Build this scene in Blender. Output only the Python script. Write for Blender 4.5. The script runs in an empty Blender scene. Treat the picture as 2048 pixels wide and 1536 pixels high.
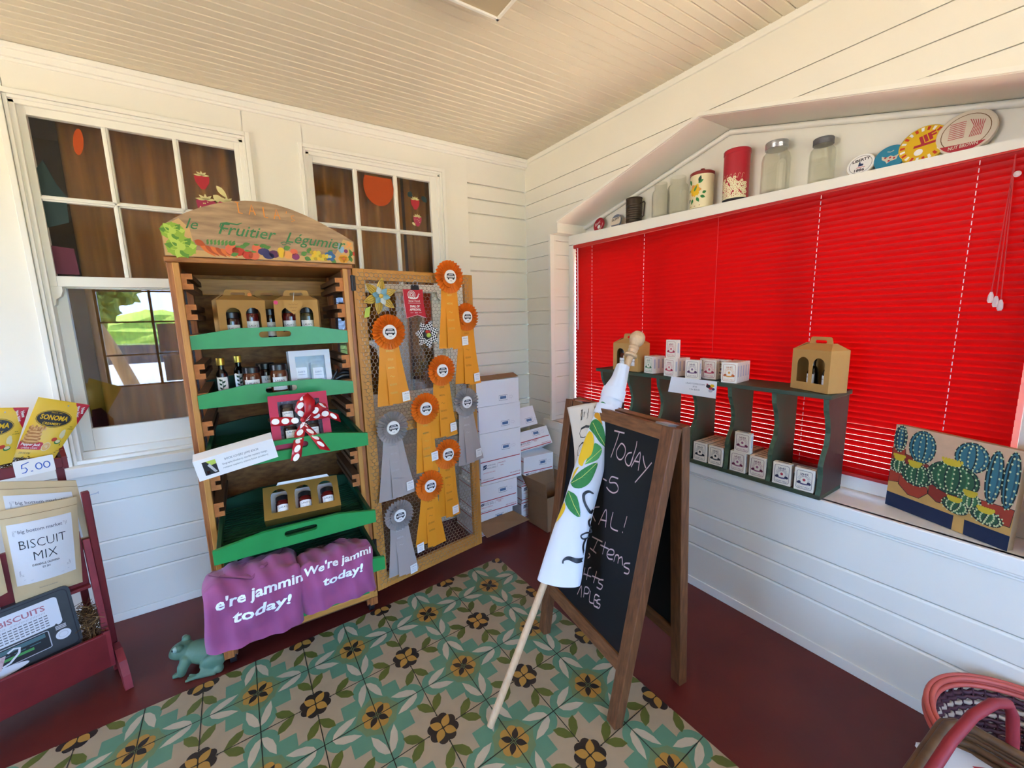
import bpy, math, random
from mathutils import Matrix, Vector
R = math.radians
random.seed(7)
scene = bpy.context.scene
COL = scene.collection

# ---------------------------------------------------------------- camera
cam_d = bpy.data.cameras.new('camera'); cam = bpy.data.objects.new('camera', cam_d); COL.objects.link(cam)
cr = Vector((0.8317020658, -0.5546645139, -0.0248787193))
cu = Vector((0.1062773740, 0.1150595861, 0.9876570313))
cf = Vector((0.5449557721, 0.8240804382, -0.1546435835))
cam.matrix_world = Matrix(((cr.x, cu.x, -cf.x, 0), (cr.y, cu.y, -cf.y, 0), (cr.z, cu.z, -cf.z, 1.55), (0, 0, 0, 1)))
cam_d.sensor_width = 36; cam_d.lens = 14.7507; cam_d.clip_start = 0.02; cam_d.clip_end = 300
scene.camera = cam

# ---------------------------------------------------------------- sky, sun, exposure
scene.view_settings.view_transform = 'Standard'
scene.view_settings.look = 'None'
scene.view_settings.gamma = 1
scene.view_settings.use_curve_mapping = False
scene.view_settings.exposure = 0.92
w = bpy.data.worlds.new('sky'); scene.world = w; w.use_nodes = True
nt = w.node_tree; bg = nt.nodes['Background']
sky = nt.nodes.new('ShaderNodeTexSky'); sky.sky_type = 'HOSEK_WILKIE'
sky.sun_direction = Vector((-0.25, -0.30, 0.92)).normalized(); sky.turbidity = 2.6; sky.ground_albedo = 0.35
mixw = nt.nodes.new('ShaderNodeMix'); mixw.data_type = 'RGBA'; mixw.inputs[0].default_value = 0.8
nt.links.new(sky.outputs[0], mixw.inputs[6]); mixw.inputs[7].default_value = (0.31, 0.54, 1.0, 1)
nt.links.new(mixw.outputs[2], bg.inputs[0]); bg.inputs[1].default_value = 11.5

def light(kind, name, loc, power, color, rot=None, **kw):
    d = bpy.data.lights.new(name, kind); d.energy = power; d.color = color
    o = bpy.data.objects.new(name, d); COL.objects.link(o); o.location = loc
    if rot is not None: o.rotation_euler = rot
    for k, v in kw.items(): setattr(d, k, v)
    return o
sun = light('SUN', 'sun', (0, -8, 12), 34.0, (1, 0.93, 0.74), angle=R(0.6))
sun.rotation_euler = Vector((-0.25, -0.30, 0.92)).to_track_quat('Z', 'Y').to_euler()
# daylight entering through the openings of the porch (rear wall windows, side wall windows)
A1 = light('AREA', 'daylight_rear', (0.25, -2.16, 1.40), 1, (0.80, 0.90, 1.0), (R(90), 0, R(180)), shape='RECTANGLE', size=3.5, size_y=1.36)
A2 = light('AREA', 'daylight_side', (-3.16, 1.4, 1.40), 1, (0.82, 0.91, 1.0), (R(90), 0, R(90)), shape='RECTANGLE', size=1.8, size_y=1.5)
for _a in (A1, A2): _a.data.cycles.is_portal = True
# ---------------------------------------------------------------- materials
MT = {}
def lin(h):
    if isinstance(h, str):
        h = h.lstrip('#'); h = [int(h[i:i + 2], 16) for i in (0, 2, 4)]
    f = lambda c: c / 12.92 if c <= 0.04045 else ((c + 0.055) / 1.055) ** 2.4
    return tuple(f(c / 255) for c in h[:3]) + (1,)
def mat(name, col, rough=0.55, metal=0.0, spec=0.4, var=None, col2=None, stretch=None, bump=None, trans=0, emit=None, sheen=0):
    """var=(noise scale, amount 0..1 of col2) ; stretch=(sx,sy,sz) for grain ; bump=(scale, strength)"""
    if name in MT: return MT[name]
    m = bpy.data.materials.new(name); m.use_nodes = True; MT[name] = m
    n = m.node_tree.nodes; l = m.node_tree.links; b = n['Principled BSDF']
    c1 = lin(col); b.inputs['Base Color'].default_value = c1
    b.inputs['Roughness'].default_value = rough; b.inputs['Metallic'].default_value = metal
    b.inputs['Specular IOR Level'].default_value = spec
    if sheen: b.inputs['Sheen Weight'].default_value = sheen
    if var or bump:
        tc = n.new('ShaderNodeTexCoord'); mp = n.new('ShaderNodeMapping'); l.new(tc.outputs['Object'], mp.inputs[0])
        mp.inputs['Scale'].default_value = stretch or (1, 1, 1)
    if var:
        nz = n.new('ShaderNodeTexNoise'); nz.inputs['Scale'].default_value = var[0]; nz.inputs['Detail'].default_value = 5
        l.new(mp.outputs[0], nz.inputs['Vector'])
        rp = n.new('ShaderNodeValToRGB'); l.new(nz.outputs[0], rp.inputs[0])
        rp.color_ramp.elements[0].position = 0.5 - 0.22; rp.color_ramp.elements[1].position = 0.5 + 0.22
        c2 = lin(col2) if col2 else tuple(x * 0.6 for x in c1[:3]) + (1,)
        rp.color_ramp.elements[1].color = c1
        a = var[1]; rp.color_ramp.elements[0].color = tuple(c1[i] * (1 - a) + c2[i] * a for i in range(3)) + (1,)
        l.new(rp.outputs[0], b.inputs['Base Color'])
    if bump:
        nb = n.new('ShaderNodeTexNoise'); nb.inputs['Scale'].default_value = bump[0]; nb.inputs['Detail'].default_value = 3
        l.new(mp.outputs[0], nb.inputs['Vector'])
        bp = n.new('ShaderNodeBump'); bp.inputs['Strength'].default_value = bump[1]; bp.inputs['Distance'].default_value = 0.004
        l.new(nb.outputs[0], bp.inputs['Height']); l.new(bp.outputs[0], b.inputs['Normal'])
    if trans:   # thin translucent sheet: part of the light goes through, diffused
        tr = n.new('ShaderNodeBsdfTranslucent'); tr.inputs[0].default_value = c1
        mx = n.new('ShaderNodeMixShader'); mx.inputs[0].default_value = trans
        l.new(b.outputs[0], mx.inputs[1]); l.new(tr.outputs[0], mx.inputs[2]); l.new(mx.outputs[0], n['Material Output'].inputs[0])
    if emit:
        b.inputs['Emission Color'].default_value = lin(emit[0]); b.inputs['Emission Strength'].default_value = emit[1]
    return m
def glass(name, tint='#ffffff', refl=1.0, rough=0.0, dens=0.0):
    m = bpy.data.materials.new(name); m.use_nodes = True; MT[name] = m
    n = m.node_tree.nodes; l = m.node_tree.links; n.remove(n['Principled BSDF'])
    t = n.new('ShaderNodeBsdfTransparent'); t.inputs[0].default_value = lin(tint)
    g = n.new('ShaderNodeBsdfGlossy'); g.inputs['Roughness'].default_value = rough
    lw = n.new('ShaderNodeLayerWeight'); lw.inputs[0].default_value = .5; pw = n.new('ShaderNodeMath'); pw.operation = 'POWER'; pw.inputs[1].default_value = 4.0; l.new(lw.outputs['Facing'], pw.inputs[0])
    mu = n.new('ShaderNodeMath'); mu.operation = 'MULTIPLY_ADD'; mu.inputs[1].default_value = .6 * refl; mu.inputs[2].default_value = .04 * refl; mu.use_clamp = True; l.new(pw.outputs[0], mu.inputs[0])
    mx = n.new('ShaderNodeMixShader'); l.new(mu.outputs[0], mx.inputs[0]); l.new(t.outputs[0], mx.inputs[1]); l.new(g.outputs[0], mx.inputs[2])
    src = mx
    if dens:
        d = n.new('ShaderNodeBsdfDiffuse'); d.inputs[0].default_value = lin(tint); m2 = n.new('ShaderNodeMixShader'); m2.inputs[0].default_value = dens
        l.new(mx.outputs[0], m2.inputs[1]); l.new(d.outputs[0], m2.inputs[2]); src = m2
    l.new(src.outputs[0], n['Material Output'].inputs[0]); return m
# painted room
mat('white_paint', '#e9e3d3', 0.45, var=(3, .10), col2='#cfc8b6', bump=(60, .03))
mat('white_trim', '#ece7d9', 0.38, var=(4, .08), col2='#d0c8b8')
mat('ceiling_paint', '#ddd0b6', 0.5, var=(2, .1), col2='#c8baa0')
mat('floor_paint', '#64251c', 0.38, var=(5, .5), col2='#44181a', bump=(40, .04), spec=.35)
mat('black', '#15130f', 0.5); mat('near_black', '#1d1b1d', 0.45); mat('white', '#f2f0ea', 0.5); mat('paper', '#f4f3f0', 0.6, trans=.12)
mat('grey_print', '#6b6b70', 0.6); mat('light_grey', '#b9b9bd', 0.6); mat('blue_print', '#6f93bd', 0.6); mat('navy', '#23345c', .5); mat('blue_pen', '#3a63b8', .6)
mat('red_print', '#b5303a', .55); mat('pink_print', '#cf5a66', .55)
mat('kraft', '#b98c4c', 0.75, var=(30, .25), col2='#a87a3e', bump=(200, .05)); mat('kraft_dark', '#7a5a36', .8)
mat('carton', '#8d6e50', .8, var=(12, .3), col2='#7c5f43'); mat('carton_inside', '#9a7a55', .8)
mat('box_white', '#f4f3f2', .55, var=(8, .10), col2='#e2e2e6')
glass('pane_glass', refl=2.6); glass('pane_upper', refl=.8); glass('jar_glass', '#fafaf6', 1.0, 0.05, dens=.03); glass('clear_film', '#ffffff', .35, .08)
# woods
mat('oak_x', '#b9793a', .45, var=(7, .8), col2='#7c4318', stretch=(2, 14, 14), bump=(10, .15))
mat('oak_z', '#b3713a', .45, var=(6, .8), col2='#743a18', stretch=(16, 16, 1.2), bump=(10, .15))
mat('oak_light_z', '#cf9446', .42, var=(6, .6), col2='#a8682a', stretch=(16, 16, 1.2))
mat('oak_light_x', '#cf9446', .42, var=(6, .6), col2='#a8682a', stretch=(1.5, 16, 16))
mat('oak_end', '#c87d3c', .6, var=(60, .5), col2='#8e4c1c')
mat('runner_wood', '#6d4a2c', .6, var=(6, .6), col2='#43301f', stretch=(14, 2, 14))
mat('osb', '#a4703a', .65, var=(22, .9), col2='#6a3f1a', stretch=(1, 1, 2.6))
mat('brown_wood', '#7a4d2c', .5, var=(7, .8), col2='#472814', stretch=(14, 14, 1.4), bump=(12, .12))
mat('brown_wood_y', '#845632', .5, var=(7, .8), col2='#50301a', stretch=(14, 1.4, 14), bump=(12, .12))
mat('pole_wood', '#cfae88', .5, var=(9, .5), col2='#b08a60', stretch=(10, 10, 1.2))
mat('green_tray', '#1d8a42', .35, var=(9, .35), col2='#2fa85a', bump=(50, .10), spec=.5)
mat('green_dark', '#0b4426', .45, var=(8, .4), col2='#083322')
mat('shelf_green', '#2f4a35', .6, var=(9, .8), col2='#4a3a26', bump=(30, .2)); mat('shelf_brown', '#4a322a', .6, var=(7, .8), col2='#33241f', bump=(30, .15)); mat('shelf_edge', '#52684e', .6, var=(30, .7), col2='#26382a')
mat('red_wood', '#7d1f22', .5, var=(9, .6), col2='#5d1418', bump=(30, .1)); mat('red_wood_light', '#96323a', .5, var=(12, .7), col2='#6c1a20')
mat('caster_rubber', '#18181c', .5); mat('metal', '#b9bcc0', .3, 1.0); mat('dark_metal', '#3a3a3e', .4, .8); mat('gold_cap', '#c9a544', .35, .8); mat('wire', '#a79a86', .4, .6)
mat('chalkboard', '#131212', .6, spec=.25, var=(5, .4), col2='#1c1b1b'); mat('chalk', '#c4a6a4', .9); mat('chalk_white', '#c9c2c4', .9)

# ---------------------------------------------------------------- mesh builder
def frame(O, U, V):
    O, U, V = Vector(O), Vector(U), Vector(V); N = U.cross(V).normalized()
    return lambda u, v, h=0.0: O + U * u + V * v + N * h
XZ = lambda O=(0, 0, 0): frame(O, (1, 0, 0), (0, 0, 1))       # u right, v up, h towards -y
_tc = {}
def text2d(s, bold=0.0, shear=0.0, spacing=1.0):
    k = (s, bold, shear, spacing)
    if k in _tc: return _tc[k]
    c = bpy.data.curves.new('lettering', 'FONT'); c.body = s; c.size = 1; c.offset = bold; c.shear = shear; c.space_character = spacing
    c.resolution_u = 2; c.fill_mode = 'FRONT'
    o = bpy.data.objects.new('lettering', c); COL.objects.link(o)
    dg = bpy.context.evaluated_depsgraph_get(); me = bpy.data.meshes.new_from_object(o.evaluated_get(dg))
    vs = [(v.co.x, v.co.y) for v in me.vertices]; fs = [tuple(p.vertices) for p in me.polygons]
    bpy.data.objects.remove(o); bpy.data.curves.remove(c); bpy.data.meshes.remove(me)
    _tc[k] = (vs, fs); return _tc[k]
def ell(cx, cy, rx, ry=None, n=16, a0=0, a1=360, rot=0):
    ry = rx if ry is None else ry; out = []; full = abs(a1 - a0) >= 360
    cr_, sr_ = math.cos(R(rot)), math.sin(R(rot))
    for i in range(n if full else n + 1):
        t = R(a0 + (a1 - a0) * i / n); x, y = rx * math.cos(t), ry * math.sin(t)
        out.append((cx + x * cr_ - y * sr_, cy + x * sr_ + y * cr_))
    return out
def leafp(x0, y0, x1, y1, w, n=7):
    dx, dy = x1 - x0, y1 - y0; L = math.hypot(dx, dy) or 1; nx, ny = -dy / L, dx / L
    a = [(x0 + dx * t - 0 + nx * w * math.sin(math.pi * t ** .8), y0 + dy * t + ny * w * math.sin(math.pi * t ** .8)) for t in [i / n for i in range(n + 1)]]
    b = [(x0 + dx * t - nx * w * math.sin(math.pi * t ** .8), y0 + dy * t - ny * w * math.sin(math.pi * t ** .8)) for t in [i / n for i in range(n - 1, 0, -1)]]
    return a + b
def rrect(x0, y0, x1, y1, r, n=4):
    return (ell(x1 - r, y1 - r, r, n=n, a0=0, a1=90) + ell(x0 + r, y1 - r, r, n=n, a0=90, a1=180) + ell(x0 + r, y0 + r, r, n=n, a0=180, a1=270) + ell(x1 - r, y0 + r, r, n=n, a0=270, a1=359.9))
def smooth(pts, n=5):                                           # Catmull-Rom through the points
    if len(pts) < 3: return pts
    o = []; P = [pts[0]] + list(pts) + [pts[-1]]
    for i in range(1, len(P) - 2):
        a, b, c, d = P[i - 1], P[i], P[i + 1], P[i + 2]
        for k in range(n):
            t = k / n; o.append(tuple(.5 * (2 * b[j] + (c[j] - a[j]) * t + (2 * a[j] - 5 * b[j] + 4 * c[j] - d[j]) * t * t + (3 * b[j] - a[j] - 3 * c[j] + d[j]) * t ** 3) for j in (0, 1)))
    return o + [pts[-1]]
class MB:
    def __init__(s): s.v = []; s.f = []; s.m = []; s.s = []; s.names = []; s.T = None
    def mi(s, m):
        if m not in s.names: s.names.append(m)
        return s.names.index(m)
    def add(s, vs, fs, m, smooth=False):
        b = len(s.v); vs = [Vector(p) for p in vs]
        if s.T is not None: vs = [s.T @ p for p in vs]
        s.v += vs; k = s.mi(m)
        for f in fs: s.f.append(tuple(b + i for i in f)); s.m.append(k); s.s.append(smooth)
        return s
    def box(s, a, b, m):
        x0, y0, z0 = a; x1, y1, z1 = b
        return s.add([(x0, y0, z0), (x1, y0, z0), (x1, y1, z0), (x0, y1, z0), (x0, y0, z1), (x1, y0, z1), (x1, y1, z1), (x0, y1, z1)],
                     [(0, 3, 2, 1), (4, 5, 6, 7), (0, 1, 5, 4), (1, 2, 6, 5), (2, 3, 7, 6), (3, 0, 4, 7)], m)
    def bar(s, p, q, w, d, m, up=(0, 0, 1)):
        p, q = Vector(p), Vector(q); a = (q - p).normalized(); e = a.cross(Vector(up)).normalized(); g = e.cross(a)
        vs = [c + e * (sx * w / 2) + g * (sy * d / 2) for c in (p, q) for sx, sy in ((-1, -1), (1, -1), (1, 1), (-1, 1))]
        return s.add(vs, [(0, 1, 2, 3), (7, 6, 5, 4), (0, 4, 5, 1), (1, 5, 6, 2), (2, 6, 7, 3), (3, 7, 4, 0)], m)
    def prism(s, poly, h0, h1, m, fr, side=None, smooth=False):
        n = len(poly); A = [fr(u, v, h0) for u, v in poly]; B = [fr(u, v, h1) for u, v in poly]
        s.add(A + B, [tuple(range(n - 1, -1, -1)), tuple(range(n, 2 * n))], m)
        return s.add(A + B, [(i, (i + 1) % n, n + (i + 1) % n, n + i) for i in range(n)], side or m, smooth)
    def face(s, poly, m, fr, h=0.0006):
        return s.add([fr(u, v, h) for u, v in poly], [tuple(range(len(poly)))], m)
    def fan(s, poly, m, fr, h=0.0006):
        n = len(poly); c = (sum(p[0] for p in poly) / n, sum(p[1] for p in poly) / n)
        return s.add([fr(u, v, h) for u, v in poly] + [fr(c[0], c[1], h)], [(i, (i + 1) % n, n) for i in range(n)], m)
    def stroke(s, pts, w, m, fr, h=0.0008, closed=False):
        n = len(pts); ws = w if isinstance(w, (list, tuple)) else [w] * n; vs = []
        for i, (x, y) in enumerate(pts):
            a = pts[i - 1] if (i or closed) else pts[i]; b = pts[(i + 1) % n] if (i < n - 1 or closed) else pts[i]
            dx, dy = b[0] - a[0], b[1] - a[1]; L = math.hypot(dx, dy) or 1; nx, ny = -dy / L * ws[i] / 2, dx / L * ws[i] / 2
            vs += [fr(x - nx, y - ny, h), fr(x + nx, y + ny, h)]
        k = n if closed else n - 1
        return s.add(vs, [(2 * i, 2 * ((i + 1) % n), 2 * ((i + 1) % n) + 1, 2 * i + 1) for i in range(k)], m)
    def text(s, t, fr, u, v, size, m, h=0.0009, al='C', rot=0, shear=0, bold=0, sx=1.0, width=None):
        vs, fs = text2d(t, bold, shear)
        if not vs: return s
        x0 = min(p[0] for p in vs); x1 = max(p[0] for p in vs)
        if width: sx = width / ((x1 - x0) * size)
        off = {'C': (x0 + x1) / 2, 'L': x0, 'R': x1}[al]; c, n_ = math.cos(R(rot)), math.sin(R(rot)); P = []
        for x, y in vs:
            a, b = (x - off) * size * sx, y * size; P.append(fr(u + a * c - b * n_, v + a * n_ + b * c, h))
        return s.add(P, fs, m)
    def lathe(s, prof, m, seg=24, O=(0, 0, 0), mats=None, smooth=True, cap=True, sx=1, sy=1):
        O = Vector(O); n = len(prof); vs = []
        for r, z in prof:
            for j in range(seg):
                a = 2 * math.pi * j / seg; vs.append(O + Vector((r * math.cos(a) * sx, r * math.sin(a) * sy, z)))
        for i in range(n - 1):
            s.add(vs[i * seg:(i + 2) * seg], [(j, (j + 1) % seg, seg + (j + 1) % seg, seg + j) for j in range(seg)], mats[i] if mats else m, smooth)
        if cap:
            s.add(vs[:seg], [tuple(range(seg - 1, -1, -1))], mats[0] if mats else m); s.add(vs[-seg:], [tuple(range(seg))], mats[-1] if mats else m)
        return s
    def tube(s, pts, r, m, seg=8, closed=False, cap=True, flat=1.0):
        pts = [Vector(p) for p in pts]; n = len(pts); rs = r if isinstance(r, (list, tuple)) else [r] * n; vs = []; ref = None
        for i, p in enumerate(pts):
            a = pts[(i - 1) % n] if (i or closed) else p; b = pts[(i + 1) % n] if (i < n - 1 or closed) else p
            t = (b - a).normalized()
            if ref is None: ref = t.orthogonal().normalized()
            ref = (ref - t * ref.dot(t)).normalized(); bi = t.cross(ref)
            vs += [p + (ref * math.cos(2 * math.pi * j / seg) + bi * math.sin(2 * math.pi * j / seg) * flat) * rs[i] for j in range(seg)]
        k = n if closed else n - 1
        s.add(vs, [(i * seg + j, i * seg + (j + 1) % seg, ((i + 1) % n) * seg + (j + 1) % seg, ((i + 1) % n) * seg + j) for i in range(k) for j in range(seg)], m, seg > 4)
        if cap and not closed: s.add(vs[:seg], [tuple(range(seg - 1, -1, -1))], m); s.add(vs[-seg:], [tuple(range(seg))], m)
        return s
    def grid(s, fn, nu, nv, m, smooth=True, closed_u=False):
        vs = [fn(i / nu, j / nv) for j in range(nv + 1) for i in range(nu + 1)]
        return s.add(vs, [(j * (nu + 1) + i, j * (nu + 1) + i + 1, (j + 1) * (nu + 1) + i + 1, (j + 1) * (nu + 1) + i) for j in range(nv) for i in range(nu)], m, smooth)
    def ball(s, c, r, m, seg=14, rings=9, sc=(1, 1, 1), M3=None):
        vs = []
        for i in range(rings + 1):
            t = math.pi * i / rings
            for j in range(seg):
                a = 2 * math.pi * j / seg; p = Vector((math.sin(t) * math.cos(a) * sc[0], math.sin(t) * math.sin(a) * sc[1], math.cos(t) * sc[2])) * r
                vs.append(Vector(c) + (M3 @ p if M3 else p))
        return s.add(vs, [(i * seg + j, (i + 1) * seg + j, (i + 1) * seg + (j + 1) % seg, i * seg + (j + 1) % seg) for i in range(rings) for j in range(seg)], m, True)
    def mesh(s, name):
        me = bpy.data.meshes.new(name); me.from_pydata([tuple(p) for p in s.v], [], s.f)
        for n in s.names: me.materials.append(MT[n])
        me.polygons.foreach_set('material_index', s.m); me.polygons.foreach_set('use_smooth', s.s); me.update(); return me
    def obj(s, name, parent=None, label=None, bevel=0, solid=0, subd=0):
        o = bpy.data.objects.new(name, s.mesh(name)); COL.objects.link(o)
        if parent: o.parent = parent
        if label: o['label'] = label
        if solid: q = o.modifiers.new('thickness', 'SOLIDIFY'); q.thickness = solid; q.offset = 0
        if subd: q = o.modifiers.new('subdivision', 'SUBSURF'); q.levels = q.render_levels = subd
        if bevel: q = o.modifiers.new('bevel', 'BEVEL'); q.width = bevel; q.segments = 2; q.limit_method = 'ANGLE'
        return o
def tag(o, label, cat, group=None, kind=None):
    o['label'] = label; o['category'] = cat
    if group: o['group'] = group
    if kind: o['kind'] = kind
    return o
def thing(name, label, cat, M=None, group=None):
    o = bpy.data.objects.new(name, None); COL.objects.link(o); o.empty_display_size = .05
    if M is not None: o.matrix_world = M
    return tag(o, label, cat, group)
def struct(mb, name, bevel=0, label=None, parent=None):
    o = mb.obj(name, parent, bevel=bevel)
    if parent is None:
        o['kind'] = 'structure'
        if label: o['label'] = label; o['category'] = name.split('_')[0]
    return o
def loc(x, y, z, rz=0): return Matrix.Translation((x, y, z)) @ Matrix.Rotation(rz, 4, 'Z')
def basis(O, U, V):
    U, V = Vector(U).normalized(), Vector(V).normalized(); N = U.cross(V).normalized(); V = N.cross(U)
    return Matrix(((U.x, V.x, N.x, O[0]), (U.y, V.y, N.y, O[1]), (U.z, V.z, N.z, O[2]), (0, 0, 0, 1)))
UV = frame((0, 0, 0), (1, 0, 0), (0, 1, 0))                    # local u,v plane, h along +z
def dup(root, M, label, group=None):
    r = root.copy(); COL.objects.link(r); r.matrix_world = M; r['label'] = label
    if group: r['group'] = group
    for ch in root.children:
        c = ch.copy(); COL.objects.link(c); c.parent = r
        for g in ch.children:
            d = g.copy(); COL.objects.link(d); d.parent = c
    return r
def slot(cx, cy, w, h, n=6):                                    # stadium hole outline, clockwise
    p = ell(cx + w / 2 - h / 2, cy, h / 2, n=n, a0=-90, a1=90) + ell(cx - w / 2 + h / 2, cy, h / 2, n=n, a0=90, a1=270)
    return p[::-1]
def holed(outer, *holes):                                       # outline with holes joined by a zero-width cut
    out = list(outer)
    for hole in holes:
        bi = min(((i, j) for i in range(len(out)) for j in range(len(hole))), key=lambda t: (out[t[0]][0] - hole[t[1]][0]) ** 2 + (out[t[0]][1] - hole[t[1]][1]) ** 2)
        i, j = bi; out = out[:i + 1] + hole[j:] + hole[:j + 1] + out[i:]
    return out
# ================================================================ ROOM
XR, YL, ZC = 2.072, 2.872, 2.766          # right wall face, left wall face, ceiling
m = MB(); m.box((-3.3, -2.3, -.1), (2.5, 3.0, 0), 'floor_paint'); struct(m, 'floor', label='dark red painted floor')
# grooved ceiling boards running along the left wall
m = MB(); m.box((-3.3, -2.3, ZC + .008), (2.5, 3.0, ZC + .1), 'ceiling_paint')
y = 2.87
while y > -2.3:
    m.prism([(y - .0482, ZC + .012), (y - .0482, ZC + .006), (y - .0415, ZC), (y, ZC), (y, ZC + .012)], -3.3, 2.2, 'ceiling_paint', lambda u, v, h: Vector((h, u, v)))
    y -= .0508
struct(m, 'ceiling', bevel=0, label='cream beadboard ceiling')
ZG = []                                   # siding groove heights
for k in range(-1, 8):
    for d in (0, .1035, .207): ZG.append(.2518 + .4155 * k + d)
ZG = sorted(z for z in ZG if 0.02 < z < 2.72)
# left wall: backing, flat casing panel, siding boards
W = [(-.70, .165), (.475, 1.33)]          # window openings, z .94 - 2.55
m = MB()
for x0, x1 in ((-3.3, W[0][0]), (W[0][1], W[1][0]), (W[1][1], 2.5)): m.box((x0, YL + .016, 0), (x1, YL + .12, ZC), 'white_paint')
for x0, x1 in W:
    m.box((x0, YL + .012, 0), (x1, YL + .12, .94), 'white_paint'); m.box((x0, YL + .012, 2.55), (x1, YL + .12, ZC), 'white_paint')
zz = [0.0] + [z for z in ZG if z < .80] + [.83]
def board(m, a, b, h0, h1, fr): m.prism([(0, a + .0025), (0, b - .0105), (.006, b - .0022), (.022, b - .0022), (.022, a + .0025)], h0, h1, 'white_paint', fr)
BL = lambda u, v, h: Vector((h, YL + u, v)); BR_ = lambda u, v, h: Vector((XR + u, h, v))
for a, b in zip(zz, zz[1:]): board(m, a, b, -3.3, 2.072, BL)
zz = [.83] + [z for z in ZG if z > .85] + [2.72]
for a, b in zip(zz, zz[1:]): board(m, a, b, 1.545, 2.072, BL)
for x0, x1 in ((-3.3, -.705), (.17, .47), (1.335, 1.545)): m.box((x0, YL - .012, .835), (x1, YL + .02, 2.715), 'white_paint')
for x0, x1 in W: m.box((x0 - .01, YL - .012, 2.555), (x1 + .01, YL + .02, 2.715), 'white_paint')
struct(m, 'wall_left', bevel=.0015, label='white panelled left wall with two sash windows')
m = MB()
for dz, dy in ((0, .012), (.012, .026), (.03, .020), (.04, .040)): m.box((-3.3, YL - .012 - dy, 2.70 + dz), (2.072, YL, ZC), 'white_trim')
struct(m, 'trim_crown', bevel=.004)
m = MB(); m.box((-3.3, YL - .004, 0), (2.07, YL + .004, .045), 'white_trim'); struct(m, 'baseboard_left', bevel=.002)

# sash windows of the left wall
def sash_window(n, x0, x1, gx0, gx1, label):
    w = bpy.data.objects.new('window_%d' % n, None); COL.objects.link(w); w['kind'] = 'structure'; w['label'] = label; w['category'] = 'window'
    m = MB(); t = 'white_trim'; y1 = YL - .012
    # outer bead around the opening, down to the sill
    for d, hh, wd in ((0.035, .014, .022), (.012, .008, .014)):
        m.box((x0 - d, y1 - hh, .88), (x0 - d + wd, y1 + .02, 2.555 + d), t); m.box((x1 + d - wd, y1 - hh, .88), (x1 + d, y1 + .02, 2.555 + d), t)
        m.box((x0 - d + wd, y1 - hh - .0006, 2.555 + d - wd), (x1 + d - wd, y1 + .02, 2.555 + d), t)
    for xa in (x0, x1 - .02): m.box((xa, y1, .9), (xa + .02, YL + .10, 2.55), t)
    m.box((x0, y1, 2.535), (x1, YL + .10, 2.555), t)
    m.obj('casing', w, bevel=.002)
    m = MB(); m.box((x0 - .05, YL - .075, .835), (x1 + .05, YL + .05, .885), t); m.box((x0, YL - .02, .885), (x1, YL + .09, .905), t); m.obj('sill', w, bevel=.004)
    # upper sash: 3 x 2 panes
    ya, yb = YL + .004, YL + .034; m = MB()
    m.box((x0 + .01, ya, 1.752), (gx0, yb, 2.54), t); m.box((gx1, ya, 1.752), (x1 - .01, yb, 2.54), t)
    m.box((gx0, ya, 2.50), (gx1, yb, 2.54), t); m.box((gx0, ya, 1.752), (gx1, yb, 1.80), t)
    pw = (gx1 - gx0 - .05) / 3
    for k in (1, 2):
        xx = gx0 + k * pw + (k - 1) * .025; m.box((xx, ya + .004, 1.80), (xx + .025, yb, 2.50), t); m.box((xx + .007, ya - .004, 1.80), (xx + .018, yb, 2.50), t)
    m.box((gx0, ya + .004, 2.137), (gx1, yb, 2.162), t); m.box((gx0, ya - .004, 2.144), (gx1, yb, 2.155), t)
    horn = [(0, 0), (.048, 0), (.048, -.02), (.04, -.045), (.022, -.06), (.018, -.085), (.0, -.10)]
    fr = frame((x0 + .01, yb, 1.752), (1, 0, 0), (0, 0, 1)); m.prism(horn, 0, .03, t, fr)
    fr = frame((x1 - .01, yb, 1.752), (-1, 0, 0), (0, 0, 1)); m.prism(horn, -.03, 0, t, fr)
    s = m.obj('upper_sash', w, bevel=.002)
    g = MB(); g.box((gx0, YL + .018, 1.80), (gx1, YL + .021, 2.50), 'pane_upper'); g.obj('pane', s)
    ya, yb = YL + .038, YL + .068; m = MB()
    m.box((x0, ya, .90), (gx0 + .018, yb, 1.79), t); m.box((gx1 - .018, ya, .90), (x1, yb, 1.79), t)
    m.box((gx0 + .018, ya, 1.745), (gx1 - .018, yb, 1.79), t); m.box((gx0 + .018, ya, .90), (gx1 - .018, yb, 1.05), t)
    s = m.obj('lower_sash', w, bevel=.002)
    g = MB(); g.box((gx0 + .018, YL + .051, 1.05), (gx1 - .018, YL + .054, 1.745), 'pane_glass'); g.obj('pane', s)
    return w
w1 = sash_window(1, *W[0], -.655, .123, 'left sash window with six upper panes and a mirror-like lower pane')
w2 = sash_window(2, *W[1], .514, 1.262, 'right sash window behind the mesh door of the cabinet')
# painted fruit stickers on the upper panes (inside of the glass)
mat('berry', '#c03038', .6, trans=.2); mat('berry2', '#a8304e', .6); mat('leaf_cream', '#d8c98a', .6); mat('leaf_dark', '#1f3330', .6); mat('stick_orange', '#c9541e', .7, trans=.3); mat('maroon', '#5a1c2c', .6)
def berry(m, fr, x, z, s, c, dots=True):
    m.face([(x + s * a, z + s * b) for a, b in ((-.8, .5), (-.4, .8), (.4, .8), (.8, .5), (.7, -.2), (.2, -1), (-.2, -1), (-.7, -.2))], c, fr, .0012)
    if dots:
        for i in range(14): m.face(ell(x + s * random.uniform(-.55, .55), z + s * random.uniform(-.6, .5), s * .06, n=5), 'leaf_cream', fr, .002)
    for a in (-70, -35, 0, 35, 70): m.face(leafp(x, z + s * .65, x + s * .9 * math.sin(R(a)), z + s * (.65 + .75 * math.cos(R(a)) - .2), s * .12), 'leaf_cream', fr, .0018)
fr = XZ((0, YL + .017, 0))
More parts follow.
